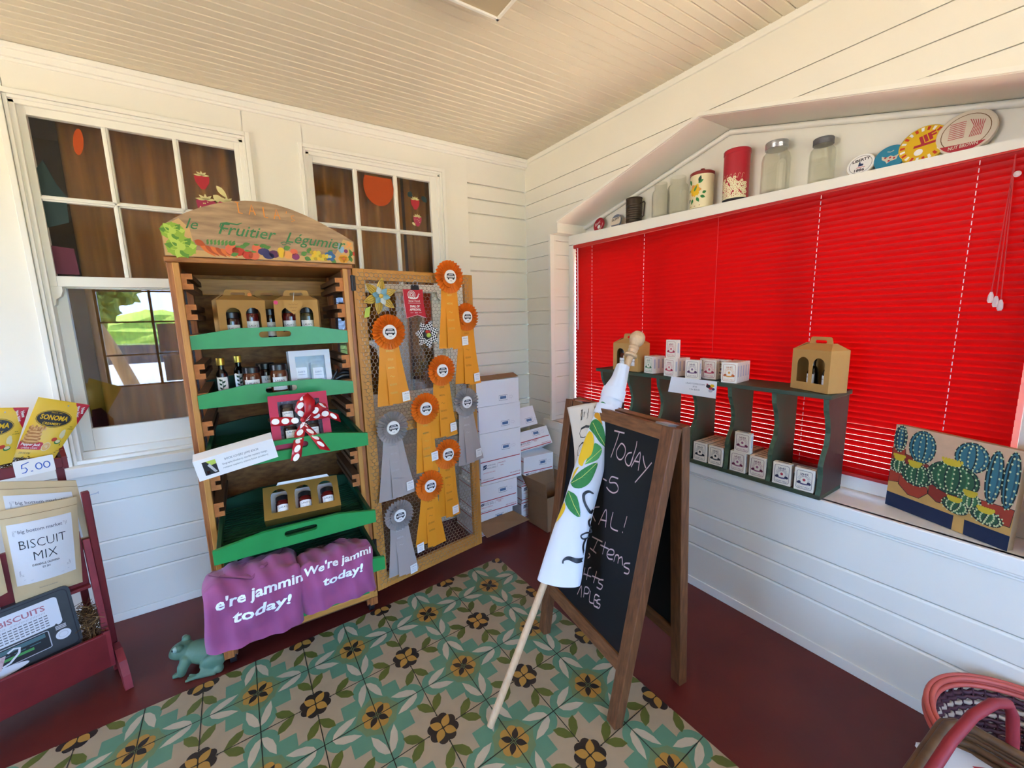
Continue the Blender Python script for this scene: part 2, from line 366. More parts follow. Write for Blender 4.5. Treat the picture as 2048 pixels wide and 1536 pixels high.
m = MB(); berry(m, fr, -.04, 2.315, .042, 'berry', False); berry(m, fr, -.035, 2.185, .055, 'berry2'); berry(m, fr, .06, 2.19, .05, 'berry2')
m.face(leafp(.0, 2.25, .05, 2.21, .018), 'leaf_cream', fr); m.face(leafp(.02, 2.30, .065, 2.24, .014), 'leaf_cream', fr); m.obj('fruit_sticker', w1, 'strawberry sticker')
m = MB(); m.face([(-.655, 2.28), (-.63, 2.32), (-.60, 2.22), (-.575, 2.17), (-.58, 2.05), (-.655, 2.02)], 'leaf_dark', fr); m.face([(-.655, 1.94), (-.58, 1.93), (-.575, 1.81), (-.655, 1.81)], 'maroon', fr); m.obj('plant_sticker', w1, 'dark green and maroon sticker at the pane edge')
m = MB(); m.face(ell(-.50, 2.42, .018, .06, rot=-8), 'stick_orange', fr); m.obj('orange_sticker', w1)
m = MB(); berry(m, fr, 1.15, 2.345, .040, 'berry', False); berry(m, fr, 1.16, 2.235, .038, 'berry2'); m.face(leafp(1.20, 2.40, 1.235, 2.36, .018), 'leaf_dark', fr); m.face(leafp(1.10, 2.41, 1.135, 2.39, .02), 'leaf_dark', fr)
m.face(leafp(1.12, 2.22, 1.145, 2.20, .008), 'leaf_cream', fr); m.obj('fruit_sticker', w2, 'two strawberries with pale leaves')
m = MB(); m.face([p for p in ell(.905, 2.42, .098, .12, n=24) if p[1] < 2.498], 'stick_orange', fr); m.obj('orange_sticker', w2, 'round orange sticker')
# dim shop room behind the windows, with drawn curtains
m = MB()
mat('back_room', '#3a2a1c', .8)
m.box((-1.3, 4.2, 0), (1.9, 4.3, 2.9), 'back_room'); m.box((-1.4, 3.0, 0), (-1.3, 4.3, 2.9), 'back_room'); m.box((1.9, 3.0, 0), (2.0, 4.3, 2.9), 'back_room')
m.box((-1.4, 3.0, 2.8), (2.0, 4.3, 2.9), 'back_room'); m.box((-1.4, 3.0, -.05), (2.0, 4.3, .0), 'back_room'); struct(m, 'wall_back', label='dark room behind the windows')
mat('curtain', '#b0742a', .8, var=(5, .6), col2='#5a3712', stretch=(9, 1, .4), trans=.25)
def curtain(x0, x1, ph, label):
    m = MB(); k = 2 * math.pi / .11
    m.grid(lambda u, v: (x0 + (x1 - x0) * u, 3.06 + .022 * math.sin(k * (x0 + (x1 - x0) * u) + ph + .6 * math.sin(3 * v)) + .008 * math.sin(37 * u + 2), .7 + 1.95 * v), 90, 6, 'curtain')
    tag(m.obj('curtain', solid=.002), label, 'curtain', None)
curtain(-.60, .30, 0, 'brown curtain drawn behind the left sash window'); curtain(.42, 1.12, 1.3, 'brown curtain behind the left part of the right sash window'); curtain(1.14, 1.50, .4, 'narrow brown curtain behind the right edge of the right sash window')

# right wall with the gabled window recess
YA, YB, YP, XD = 2.5585, .110, 1.3645, 2.36      # recess sides, peak, recess back
SL = (2.5255 - 2.234) / (2.4827 - YP)
def yl(z):
    if z < 2.165: return YA
    if z < 2.234: return 2.4827
    return YP + max(0.0, (2.5255 - z) / SL)
m = MB()
zz = [0.0] + [z for z in ZG if z < .6] + [.668]
for a, b in zip(zz, zz[1:]): board(m, a, b, -2.3, YL, BR_)
m.box((XR + .016, -2.3, 0), (XR + .1, YL, .70), 'white_paint')
br = [.735, 2.165, 2.234, 2.5255]
zz = [.668] + [z for z in ZG if .70 < z < 2.70] + [2.775]
def strip(a, b, x0, x1):
    cut = [a] + [z for z in br if a < z < b] + [b]
    fr = frame((x0, 0, 0), (0, 1, 0), (0, 0, 1))
    for c, d in zip(cut, cut[1:]):
        zm = c + 1e-4; zn = d - 1e-4
        if zm > 2.525 or d <= .7352: m.prism([(-2.3, c), (YL, c), (YL, d), (-2.3, d)], 0, x1 - x0, 'white_paint', fr); continue
        p, q = yl(zm), yl(zn); m.prism([(p, c), (YL, c), (YL, d), (q, d)], 0, x1 - x0, 'white_paint', fr)
        p, q = [YB if t > 2.55 else 2 * YP - t for t in (p, q)]; m.prism([(-2.3, c), (p, c), (q, d), (-2.3, d)], 0, x1 - x0, 'white_paint', fr)
for a, b in zip(zz, zz[1:]): strip(a + .002, b - .002, XR, XR + .014)
strip(.735, 2.775, XR + .012, XR + .05)
# recess lining: side reveals with siding, soffits, back above the shelf
for sgn, yy in ((1, YA), (-1, YB)):
    zz2 = [.735] + [z for z in ZG if .75 < z < 2.16] + [2.165]
    for a, b in zip(zz2, zz2[1:]): m.box((XR + .01, min(yy - sgn * .0015, yy + sgn * .012), a + .002), (XD, max(yy - sgn * .0015, yy + sgn * .012), b - .002), 'white_paint')
    m.box((XR + .01, min(yy + sgn * .008, yy + sgn * .05), .735), (XD, max(yy + sgn * .008, yy + sgn * .05), 2.20), 'white_paint')
fx = frame((XR + .001, 0, 0), (0, 1, 0), (0, 0, 1)); D = XD - XR
for f in (lambda y: y, lambda y: 2 * YP - y):
    P = lambda q: [(f(y), z) for y, z in q]
    m.prism(P([(YP, 2.5240), (2.4827, 2.2325), (2.4827, 2.26), (YP, 2.55)]), .0005, D, 'white_paint', fx)
    m.prism(P([(2.4810, 2.26), (2.4810, 2.1635), (YA + .06, 2.1635), (YA + .06, 2.26)]), .0005, D, 'white_paint', fx)
m.prism([(YB, 1.98), (YA, 1.98), (YA, 2.20), (YP, 2.54), (YB, 2.20)], D, D + .05, 'white_paint', fx)
struct(m, 'wall_right', bevel=.0025, label='white panelled right wall with a gabled window recess')
m = MB()      # trims: corner beads of the recess, gable edge, quarter round along soffit
for yy in (YA, YB): m.box((XR - .008, yy - .004 if yy == YA else yy - .02, .735), (XR + .03, yy + .02 if yy == YA else yy + .004, 2.165), 'white_trim')
for f in (lambda y: y, lambda y: 2 * YP - y):
    P = lambda q: [(f(y), z) for y, z in q]
    m.prism(P([(YP, 2.5255), (2.4827, 2.234), (2.4827, 2.250), (YP, 2.542)]), -.012, .008, 'white_trim', fx)
    m.tube([(XD - .012, f(YP), 2.508), (XD - .012, f(2.4827), 2.217)], .014, 'white_trim', 10)
m.box((XR - .012, -2.3, ZC - .03), (XR + .01, YL, ZC + .005), 'white_trim')
struct(m, 'trim_recess', bevel=.003)
m = MB(); m.box((XR - .016, -2.3, .676), (2.42, 2.66, .735), 'white_trim'); m.box((XR - .008, -2.3, .664), (XR + .01, 2.66, .676), 'white_trim'); m.box((XR - .004, -2.3, .652), (XR + .01, 2.64, .664), 'white_trim')
struct(m, 'trim_sill', bevel=.005, label='deep white window sill along the right wall')
m = MB(); m.box((XR - .006, -2.3, 0), (XR + .004, YL, .05), 'white_trim'); struct(m, 'baseboard_right', bevel=.002)
# display ledge above the blinds
zs = lambda yy: 2.098 + .0285 * (yy - .2)
m = MB(); fy = frame((2.25, 0, 0), (0, 1, 0), (0, 0, 1))
m.prism([(YB, 2.066), (YA, 2.09), (YA, zs(YA)), (YB, zs(YB))], 0, .11, 'white_trim', fy)
m.box((2.25, 2.508, .735), (2.36, YA, 2.10), 'white_trim'); m.box((2.25, YB, .735), (2.36, .205, 2.08), 'white_trim')
m.box((2.297, YB, .735), (2.35, YA, .812), 'white_trim')
struct(m, 'trim_ledge', bevel=.004, label='narrow white display ledge above the red blinds')
w3 = bpy.data.objects.new('window_3', None); COL.objects.link(w3); w3['kind'] = 'structure'; w3['label'] = 'wide window behind the red blinds'; w3['category'] = 'window'
m = MB(); m.box((2.345, .20, .81), (2.35, 2.51, 2.09), 'pane_glass'); m.obj('pane', w3)
m = MB()
for yy in (.2, .95, 1.72, 2.47): m.box((2.335, yy, .81), (2.365, yy + .04, 2.09), 'white_trim')
m.box((2.335, .2, .81), (2.365, 2.51, .84), 'white_trim'); m.obj('window_frame', w3)
# red venetian blind
bl = thing('venetian_blind', 'wide red venetian blind closed across the window recess', 'blind', Matrix.Translation((2.275, 0, 0)))
mat('blind_red', '#ac0202', .45, spec=.2, trans=.12); mat('blind_rail', '#b3221c', .4); mat('cord_white', '#f0e2e2', .6, trans=.3); mat('cord_red', '#c23a3a', .6)
m = MB(); Y0, Y1 = .222, 2.500; N = 49; pit = .0254; T0 = R(68.5)
for k in range(N):
    z = 2.052 - k * pit; dx, dz = .0149 * math.cos(T0), .0149 * math.sin(T0); vs = []
    for t in (-1, -.33, .33, 1):
        b = .0022 * (1 - t * t); vs += [(-t * dx - b * math.sin(T0) + .0, Y0, z + t * dz - b * math.cos(T0)), (-t * dx - b * math.sin(T0), Y1, z + t * dz - b * math.cos(T0))]
    m.add(vs, [(2 * i, 2 * i + 1, 2 * i + 3, 2 * i + 2) for i in range(3)], 'blind_red', True)
m.obj('slats', bl)
m = MB(); m.prism(rrect(-.022, 2.064, .018, 2.100, .006), 0, 2.3, 'blind_rail', frame((0, 2.518, 0), (1, 0, 0), (0, 0, 1)) if False else (lambda u, v, h: Vector((u, 2.518 - h, v)))); m.obj('headrail', bl, bevel=.002)
m = MB(); m.box((-.012, Y0, .806), (.012, Y1, .822), 'blind_rail'); m.obj('bottom_rail', bl, bevel=.004)
for yy in (2.3123, 1.8441, .8747, .3935):
    m = MB(); [m.box((-.0165, yy - .0012, 2.052 - k * pit - .009), (-.0150, yy + .0012, 2.052 - k * pit + .006), 'cord_white') for k in range(N)]; m.obj('ladder_cord', bl)
m = MB(); m.box((-.0185, 1.3497, 1.33), (-.0170, 1.3513, 2.06), 'cord_red'); m.obj('lift_cord', bl)
m = MB(); m.tube([(-.026, 2.455, 2.06), (-.027, 2.45, 1.45)], .004, 'cord_white', 6); m.obj('tilt_wand', bl)
m = MB()
for i, (yy, ze) in enumerate(((.318, 1.60), (.305, 1.585), (.293, 1.572))): m.tube([(-.03, .31, 2.05), (-.034, yy, ze)], .0015, 'cord_red', 5)
c_ = m.obj('pull_cord', bl)
for yy, ze in ((.318, 1.60), (.305, 1.585), (.293, 1.572)):
    m = MB(); m.lathe([(.003, 0), (.007, -.012), (.008, -.03), (.005, -.038)], 'cord_white', 10, (-.034, yy, ze)); m.obj('tassel', c_)
m = MB(); m.ball((-.03, .30, 1.985), .010, 'cord_white', 8, 6); m.obj('cord_knot', bl)

# rear wall (behind the camera) with a mullioned window, side wall with a window: where the daylight comes from
m = MB(); yr = -2.2
m.box((-3.3, yr, 0), (2.2, yr + .1, .72), 'white_paint'); m.box((-3.3, yr, 2.08), (2.2, yr + .1, ZC), 'white_paint'); m.box((-3.3, yr, .7), (-1.5, yr + .1, 2.1), 'white_paint'); m.box((2.0, yr, .7), (2.2, yr + .1, 2.1), 'white_paint')
struct(m, 'wall_rear', label='rear wall behind the camera')
m = MB(); xs = -3.3
m.box((xs, -2.2, 0), (xs + .1, 3, .65), 'white_paint'); m.box((xs, -2.2, 2.15), (xs + .1, 3, ZC), 'white_paint'); m.box((xs, -2.2, .6), (xs + .1, .5, 2.2), 'white_paint'); m.box((xs, 2.3, .6), (xs + .1, 3, 2.2), 'white_paint')
struct(m, 'wall_side', label='side wall left of the camera')
w4 = bpy.data.objects.new('window_4', None); COL.objects.link(w4); w4['kind'] = 'structure'; w4['label'] = 'mullioned window behind the camera'; w4['category'] = 'window'
m = MB()
for x in (-1.5, -.93, -.36, .21, .78, 1.35, 1.97): m.box((x, yr + .03, .72), (x + .03, yr + .07, 2.08), 'dark_metal')
for z in (.72, 1.16, 1.62, 2.05): m.box((-1.5, yr + .03, z), (2.0, yr + .07, z + .022), 'dark_metal')
m.obj('mullions', w4)
m = MB(); m.box((-.88, yr + .075, 1.20), (-.42, yr + .078, 1.60), 'light_grey'); m.box((-.86, yr + .075, .76), (-.42, yr + .078, 1.14), 'light_grey'); m.obj('notice_sheet', w4)
# ceiling light (flush square fixture, off)
cl = thing('ceiling_light', 'square flush ceiling light at the top edge of the picture', 'ceiling light', Matrix.Translation((.83, 1.36, ZC)))
mat('lamp_glass', '#cdb994', .35, trans=.2)
m = MB(); m.box((-.15, -.16, -.075), (.15, .16, 0), 'lamp_glass'); m.obj('diffuser', cl, bevel=.004)
m = MB()
for a in ((-.157, -.167, .157, -.157), (-.157, .157, .157, .167), (-.157, -.167, -.147, .167), (.147, -.167, .157, .167)): m.box((a[0], a[1], -.082), (a[2], a[3], -.068), 'white_trim')
m.obj('rim', cl)
# the street outside, seen as a reflection in the lower left pane
mat('pavement', '#cdb89a', .8, var=(4, .3), col2='#b39e80'); mat('grass', '#6d8f3a', .8, var=(6, .5), col2='#4a6a26'); mat('hedge', '#8fa834', .8, var=(9, .7), col2='#55702a'); mat('tree_leaf', '#5f7d34', .8, var=(7, .7), col2='#324a1c'); mat('bark', '#8a7458', .85, var=(8, .5), col2='#5c4a36'); mat('asphalt', '#8f8d88', .8); mat('roof_tile', '#96705e', .8); mat('house_wall', '#cfc3ae', .8); mat('car_paint', '#e4e8ee', .25, spec=.6); mat('car_glass', '#30383f', .1)
m = MB(); m.box((-30, -60, -.45), (30, -17, -.35), 'grass'); m.box((-30, -17, -.45), (30, -2.25, -.35), 'pavement'); m.box((2.5, -2.25, -.45), (30, 40, -.35), 'pavement'); m.box((-30, -2.25, -.45), (-3.4, 40, -.35), 'pavement'); m.box((-30, -17, -.37), (30, -8.5, -.34), 'asphalt')
o = m.obj('ground_outside'); o['kind'] = 'structure'; o['label'] = 'street and lawn outside the porch'; o['category'] = 'ground'
def blob(m, c, r, mt, sc=(1, 1, 1), amp=.22, seg=26, rings=18, seed=0):
    rnd = random.Random(seed); ph = [rnd.uniform(0, 6) for _ in range(6)]; vs = []
    for i in range(rings + 1):
        t = math.pi * i / rings
        for j in range(seg):
            a = 2 * math.pi * j / seg; d = Vector((math.sin(t) * math.cos(a), math.sin(t) * math.sin(a), math.cos(t)))
            k = 1 + amp * (math.sin(5 * d.x + ph[0]) * math.sin(6 * d.y + ph[1]) + .6 * math.sin(11 * d.z + ph[2]) * math.sin(9 * d.x + ph[3])) + amp * .35 * rnd.uniform(-1, 1)
            vs.append(Vector(c) + Vector((d.x * sc[0], d.y * sc[1], d.z * sc[2])) * r * k)
    m.add(vs, [(i * seg + j, (i + 1) * seg + j, (i + 1) * seg + (j + 1) % seg, i * seg + (j + 1) % seg) for i in range(rings) for j in range(seg)], mt)
t = thing('street_tree', 'leaning street tree reflected in the left window pane', 'tree', Matrix.Translation((-1.9, -4.6, -.35)))
m = MB(); m.tube([(.45, 0, 0), (.30, 0, .7), (.08, 0, 1.5), (-.15, .1, 2.2), (-.2, .1, 3)], [.16, .12, .10, .09, .06], 'bark', 10); m.obj('trunk', t)
m = MB(); blob(m, (-.05, 0, 2.30), .30, 'tree_leaf', seed=3, amp=.35); blob(m, (.28, -.1, 2.62), .26, 'tree_leaf', seed=4, amp=.35); blob(m, (-.2, .3, 3.1), .5, 'tree_leaf', seed=5); m.obj('foliage', t)
m = MB(); blob(m, (-3.0, -20, .6), 1.7, 'hedge', (2.6, 1, .95), .10, seed=8); tag(m.obj('hedge_bush'), 'clipped yellow green bush reflected in the left window pane', 'bush')
m = MB(); blob(m, (-.6, -26, 2.6), 1.6, 'tree_leaf', (1, 1, 2.0), .15, seed=9); tag(m.obj('cypress_tree'), 'tall tree beyond the bush in the reflection', 'tree')
h = thing('house', 'low house with a brown roof reflected in the left window pane', 'house', Matrix.Translation((-8.5, -34, -.35)))
m = MB(); m.box((-5, -3, 0), (5, 3, 1.5), 'house_wall'); m.obj('wall', h)
m = MB(); m.prism([(-3.6, 1.45), (3.6, 1.45), (0, 2.6)], -5.5, 5.5, 'roof_tile', lambda u, v, hh: Vector((hh, u, v))); m.obj('roof', h)
c = thing('parked_car', 'pale parked car reflected in the left window pane', 'car', Matrix.Translation((-2.0, -10.0, -.34)))
m = MB(); m.prism([(-2.1, .3), (2.1, .3), (2.15, .7), (1.3, .92), (-1.9, .95), (-2.15, .75)], -.85, .85, 'car_paint', lambda u, v, hh: Vector((u, hh, v))); m.obj('body', c, bevel=.08)
m = MB(); m.prism([(-1.8, .93), (1.1, .93), (.5, 1.42), (-1.3, 1.45)], -.74, .74, 'car_glass', lambda u, v, hh: Vector((u, hh, v))); m.obj('cabin', c, bevel=.06)
for x in (-1.35, 1.35):
    for yy in (-.86, .66):
        m = MB(); m.tube([(x, yy, .31), (x, yy + .2, .31)], .31, 'near_black', 18); m.obj('wheel', c)

m = MB(); m.box((-4.1, -3.1, 2.62), (2.6, -2.2, 2.72), 'white_paint'); m.box((-4.1, -3.1, 2.62), (-3.3, 3.1, 2.72), 'white_paint'); struct(m, 'trim_eave', label='unseen overhang added outside to keep direct sun out of the room')  # overhangs added out of view, blocking sun patches through rear and side windows
# ================================================================ CABINET WITH TRAYS
TH = -0.02329
CM = loc(-.18, 2.144, 0, TH)
cab = thing('display_cabinet', 'tall oak produce cabinet with a painted arched sign and an open mesh door', 'cabinet', CM)
WC = .688
m = MB()
for x in (0, WC - .04):
    for d in (0, .44):
        m.box((x, d, .05), (x + .04, d + .045, 1.80), 'oak_z')
for x, s in ((.0, 1), (WC, -1)): m.box((min(x + s * .018, x + s * .040), -.006, .10), (max(x + s * .018, x + s * .040), .0, 1.80), 'oak_light_z')
m.obj('posts', cab, bevel=.003)
m = MB(); m.box((-.005, -.012, 1.80), (WC + .005, .50, 1.82), 'oak_x'); m.obj('top_board', cab, bevel=.003)
m = MB(); m.box((.01, .485, .12), (WC - .01, .497, 1.80), 'osb'); m.obj('back_panel', cab)
m = MB(); m.box((.04, .46, 1.70), (WC - .04, .484, 1.78), 'oak_light_x'); m.obj('back_rail', cab, bevel=.003)
m = MB()
for x in (0, WC - .03):
    for z in (.12, .75, 1.74): m.box((x, .045, z), (x + .03, .44, z + .06), 'runner_wood')
m.obj('side_rail', cab, bevel=.002)
for x in (.012, WC - .014):
    m = MB()
    for k in range(28): m.box((x, .045 + k * .0145, .18), (x + .0016, .0462 + k * .0145, 1.74), 'dark_metal')
    for k in range(62): m.box((x, .045, .18 + k * .0255), (x + .0016, .44, .1812 + k * .0255), 'dark_metal')
    m.obj('side_mesh', cab)
# notched tray runners
for k in range(13):
    z = 1.727 - .121 * k
    for s in (0, 1):
        m = MB(); P = [(0, -.031), (.036, -.031), (.036, -.009), (.017, -.009), (.017, .009), (.036, .009), (.036, .031), (0, .031)]
        P = [((.040 + x) if not s else (WC - .040 - x), z + y) for x, y in P]
        n = len(P); A = [Vector((x, .004, y)) for x, y in P]; B = [Vector((x, .44, y)) for x, y in P]
        m.add(A, [tuple(range(n))], 'oak_end'); m.add(A + B, [tuple(range(n, 2 * n))] + [(i, (i + 1) % n, n + (i + 1) % n, n + i) for i in range(n)], 'runner_wood'); m.obj('tray_runner', cab)
m = MB(); m.box((.0, -.004, .098), (WC, .02, .128), 'oak_light_x'); m.box((.0, .0, .09), (WC, .48, .10), 'runner_wood'); m.obj('base_rail', cab, bevel=.002)
m = MB(); m.box((.04, -.002, .128), (WC - .04, .016, .185), 'green_tray'); m.obj('base_board', cab, bevel=.002)
for x in (.03, WC - .03):
    for d in (.03, .43):
        m = MB(); m.box((x - .022, d - .012, .05), (x + .022, d + .03, .095), 'oak_z'); m.tube([(x - .012, d + .02, .036), (x + .012, d + .02, .036)], .036, 'caster_rubber', 18); m.box((x - .018, d + .01, .03), (x - .014, d + .03, .075), 'metal'); m.box((x + .014, d + .01, .03), (x + .018, d + .03, .075), 'metal'); m.obj('caster', cab)
# ---- arched sign with painted fruit
mat('sign_stone', '#bf9a70', .55, var=(7, .85), col2='#84644a', stretch=(1.2, 1, 7)); mat('sign_sand', '#d0a468', .6, var=(20, .3), col2='#b98d50')
mat('sg_green', '#3f7a45', .6); mat('sg_orange', '#e08a34', .6)
for n_, c_ in dict(lettuce='#8fae35', lettuce2='#b5c94f', lettuce3='#5d8a2c', carrot='#dd6f2c', carrot2='#b5501f', tomato='#c73a22', tomato2='#e06a44', plum='#3c3560', plum2='#5d2c4e', lemonf='#e2b529', grape='#d8bc3c', grape2='#b99a2a', pansy='#3f6a94', pansy2='#8fb4cc', butter='#8aa3ac', marig='#e8a02a', beet='#8a3560', peach='#e39a4e', lf='#57843a').items(): mat(n_, c_, .6)
SP = [(.002, 1.822), (.001, 1.93), (.045, 1.963), (.086, 1.989), (.135, 2.013), (.18, 2.031), (.235, 2.047), (.288, 2.056), (.345, 2.059), (.40, 2.053), (.455, 2.040), (.508, 2.022), (.56, 2.000), (.61, 1.975), (.66, 1.950), (.707, 1.922), (.704, 1.822)]
m = MB(); fr = frame((0, -.012, 0), (1, 0, 0), (0, 0, 1)); m.prism(SP, -.014, .004, 'sign_stone', fr, 'oak_end')
f = frame((0, -.0161, 0), (1, 0, 0), (0, 0, 1)); h = .0003
m.face([(.004, 1.824), (.700, 1.824), (.703, 1.92), (.66, 1.93), (.62, 1.86), (.45, 1.845), (.1, 1.848), (.09, 1.93), (.06, 1.965), (.003, 1.928)], 'sign_sand', f, h * .6)
def cabbage(x, z, r):
    m.face(ell(x, z, r, r * .85, 14), 'lettuce', f, h); 
    for k in range(9):
        a = 40 * k + 10; m.face(leafp(x, z - r * .1, x + r * 1.1 * math.cos(R(a)), z + r * .95 * math.sin(R(a)), r * .30), ('lettuce2', 'lettuce3', 'lettuce')[k % 3], f, h * (1.4 + .1 * k))
    for k in range(5): m.stroke([(x + r * .7 * math.cos(R(50 * k + t)) * (1 - .3 * i), z + r * .6 * math.sin(R(50 * k + t)) * (1 - .3 * i)) for i, t in enumerate((0, 20, 45))], .003, 'lettuce2', f, h * 2.6)
    m.face(ell(x, z, r * .3, n=10), 'lettuce2', f, h * 2.5)
cabbage(.036, 1.915, .038); cabbage(.056, 1.858, .048)
for i in range(7): m.face(leafp(.115 + .017 * i, 1.872 - .003 * i, .165 + .012 * i, 1.826 + .002 * (i % 3), .009), ('carrot', 'carrot2')[i % 2], f, h * (1 + .1 * i))
m.face(leafp(.10, 1.885, .135, 1.868, .012), 'carrot2', f, h * 2)
for i in range(16): m.face(leafp(.14 + .012 * (i % 8), 1.872 + .008 * (i // 8), .146 + .013 * (i % 8), 1.886 + .008 * (i // 8), .004), 'lf', f, h * (1 + .02 * i))
for x, z, rx, c in ((.222, 1.858, .024, 'tomato2'), (.243, 1.853, .022, 'tomato'), (.31, 1.868, .018, 'tomato2'), (.275, 1.84, .02, 'tomato'), (.298, 1.838, .02, 'tomato2')): m.face(ell(x, z, rx, rx * .9, 12), c, f, h * 2.2); m.face(leafp(x - .01, z + rx * .8, x + .012, z + rx * .75, .004), 'lf', f, h * 2.8)
for x, z in ((.262, 1.868), (.335, 1.876), (.35, 1.87), (.23, 1.835), (.275, 1.878)): m.face(leafp(x - .014, z, x + .014, z + .008, .008), 'lf', f, h * 2.4)
for x, z, rx, rz, c in ((.335, 1.855, .022, .015, 'plum'), (.352, 1.84, .022, .014, 'plum'), (.372, 1.848, .02, .016, 'plum2'), (.40, 1.856, .015, .022, 'lemonf'), (.425, 1.848, .018, .017, 'peach'), (.45, 1.862, .015, .013, 'tomato2'), (.455, 1.842, .016, .014, 'beet')): m.face(ell(x, z, rx, rz, 14), c, f, h * 2.6)
for x, z, a in ((.478, 1.85, 30), (.49, 1.84, -20), (.505, 1.86, 60), (.412, 1.872, 20), (.59, 1.86, 45), (.60, 1.84, -40)): m.face(leafp(x, z, x + .028 * math.cos(R(a)), z + .028 * math.sin(R(a)), .010), 'lf', f, h * 2.3)
for i in range(13): m.face(ell(.522 + .014 * (i % 5) + .007 * (i // 5 % 2), 1.838 + .013 * (i // 5), .009, n=10), ('grape', 'grape2', 'lemonf')[i % 3], f, h * (2.5 + .05 * i))
for a in (0, 75, 150, 225, 300): m.face(ell(.597 + .011 * math.cos(R(a)), 1.852 + .011 * math.sin(R(a)), .013, .011, 10, rot=a), 'pansy', f, h * 2.7)
m.face(ell(.597, 1.850, .009, .007, 10), 'pansy2', f, h * 3); m.face(ell(.597, 1.848, .004, n=8), 'lemonf', f, h * 3.2)
for a in range(0, 360, 60): m.face(ell(.655 + .012 * math.cos(R(a)), 1.843 + .010 * math.sin(R(a)), .012, .010, 9), 'marig', f, h * 2.7)
m.face(ell(.655, 1.843, .006, n=8), 'carrot', f, h * 3)
m.face(leafp(.645, 1.868, .640, 1.915, .010), 'butter', f, h * 2.7); m.face(leafp(.648, 1.868, .658, 1.90, .009), 'pansy2', f, h * 2.9); m.face(ell(.668, 1.878, .009, n=9), 'beet', f, h * 3)
for x, z, a in ((.676, 1.835, 70), (.69, 1.83, 100), (.682, 1.855, 50), (.694, 1.86, 110)): m.face(leafp(x, z, x + .03 * math.cos(R(a)), z + .03 * math.sin(R(a)), .007), 'lf', f, h * 2.5)
m.face(ell(.702, 1.868, .005, .01, 8), 'tomato', f, h * 3)
for x, z in ((.684, 1.905), (.692, 1.895), (.675, 1.898), (.69, 1.912), (.68, 1.915)): m.face(ell(x, z, .006, n=7), 'peach', f, h * 2)
m.text("le", f, .098, 1.928, .058, 'sg_green', h * 4, 'C', -3, .35, 0)
m.text("Fruitier", f, .285, 1.912, .064, 'sg_green', h * 4, 'C', -3, .35, .006, width=.205)
m.text("Légumier", f, .545, 1.893, .062, 'sg_green', h * 4, 'C', -4, .35, .006, width=.245)
m.stroke([(.205, 1.93), (.19, 1.945), (.195, 1.958), (.215, 1.962), (.25, 1.958), (.268, 1.966)], [.002, .004, .005, .005, .005, .002], 'sg_green', f, h * 4.2)
m.stroke([(.425, 1.895), (.41, 1.888), (.402, 1.896), (.415, 1.902), (.44, 1.892)], .003, 'sg_green', f, h * 4.2)
L = {'L': [(0, 1), (.1, 0), (.7, .02)], 'A': [(0, 0), (.4, 1), (.75, 0)], 'a': [(.15, .4), (.6, .4)]}
def glyph(pts, x, z, s, w_): m.stroke([(x + s * .62 * a, z + s * b) for a, b in pts], w_, 'sg_orange', f, h * 4)
x = .252
for k, ch in enumerate('LALA'):
    zz_ = 2.006 - .004 * k; sc = .040
    if ch == 'L': glyph([(0.3, 1), (.38, 0), (.9, -.05)], x, zz_, sc, .0045); glyph([(0, 1.02), (.55, .98)], x, zz_, sc, .0035) if k == 0 else None
    else: glyph([(0, 0), (.45, 1), (.9, 0)], x, zz_, sc, .0045); glyph([(.2, .38), (.7, .38)], x, zz_, sc, .0035)
    x += .045
m.stroke([(.437, 2.03), (.434, 2.02)], .003, 'sg_orange', f, h * 4); m.stroke([(.465, 2.014), (.452, 2.012), (.455, 2.002), (.466, 1.996), (.452, 1.988)], .003, 'sg_orange', f, h * 4)
m.obj('sign_board', cab, 'arched painted sign board')
# ---- mesh door, swung open to the right
D0 = Vector((.513, 2.128, 0)); DU = (Vector((1.20, 2.225, 0)) - D0).normalized(); DN = Vector((DU.y, -DU.x, 0))
DM = Matrix(((DU.x, 0, DN.x, D0.x), (DU.y, 0, DN.y, D0.y), (0, 1, 0, 0), (0, 0, 0, 1)))      # u along the door, v up, h toward the room
LD = CM.inverted() @ DM
m = MB(); m.T = LD
for a, b in (((.0, .118), (.056, 1.805)), ((.648, .118), (.704, 1.805))): m.box((a[0], a[1], -.024), (b[0], b[1], 0), 'oak_light_z')
for z0, z1 in ((1.752, 1.805), (.965, 1.015), (.118, .198)): m.box((.056, z0, -.0235), (.648, z1, -.0005), 'oak_light_x')
m.obj_ = None
m2 = MB(); m2.T = None
door = m.obj('mesh_door', cab, bevel=.002)
m = MB(); m.T = LD; P = .0235; rr = .0010
def wire(p, q):
    p = Vector(p); q = Vector(q); d = (q - p).normalized(); n = Vector((-d.y, d.x, 0)) * rr
    m.add([p - n, p + n, p + Vector((0, 0, .0014)), q - n, q + n, q + Vector((0, 0, .0014))], [(0, 2, 5, 3), (2, 1, 4, 5), (1, 0, 3, 4)], 'wire')
nx, nz = 28, 91; dz = P * .78
for j in range(nz):
    for i in range(nx):
        u = .022 + P * (i + .5 * (j % 2)); v = .145 + dz * j
        if u > .682 or v > 1.785: continue
        top = (u, v + dz * .33, .0015); wire((u, v - dz * .33, .0015), top)
        for s in (-.5, .5): wire(top, (u + s * P, v + dz * .67, .0015))
m.obj('chicken_wire', door)
for z in (1.70, .35):
    m = MB(); m.T = LD; m.box((-.012, z, -.002), (.010, z + .07, .004), 'near_black'); m.tube([(-.004, z - .002, .004), (-.004, z + .072, .004)], .006, 'near_black', 8); m.obj('hinge', door)

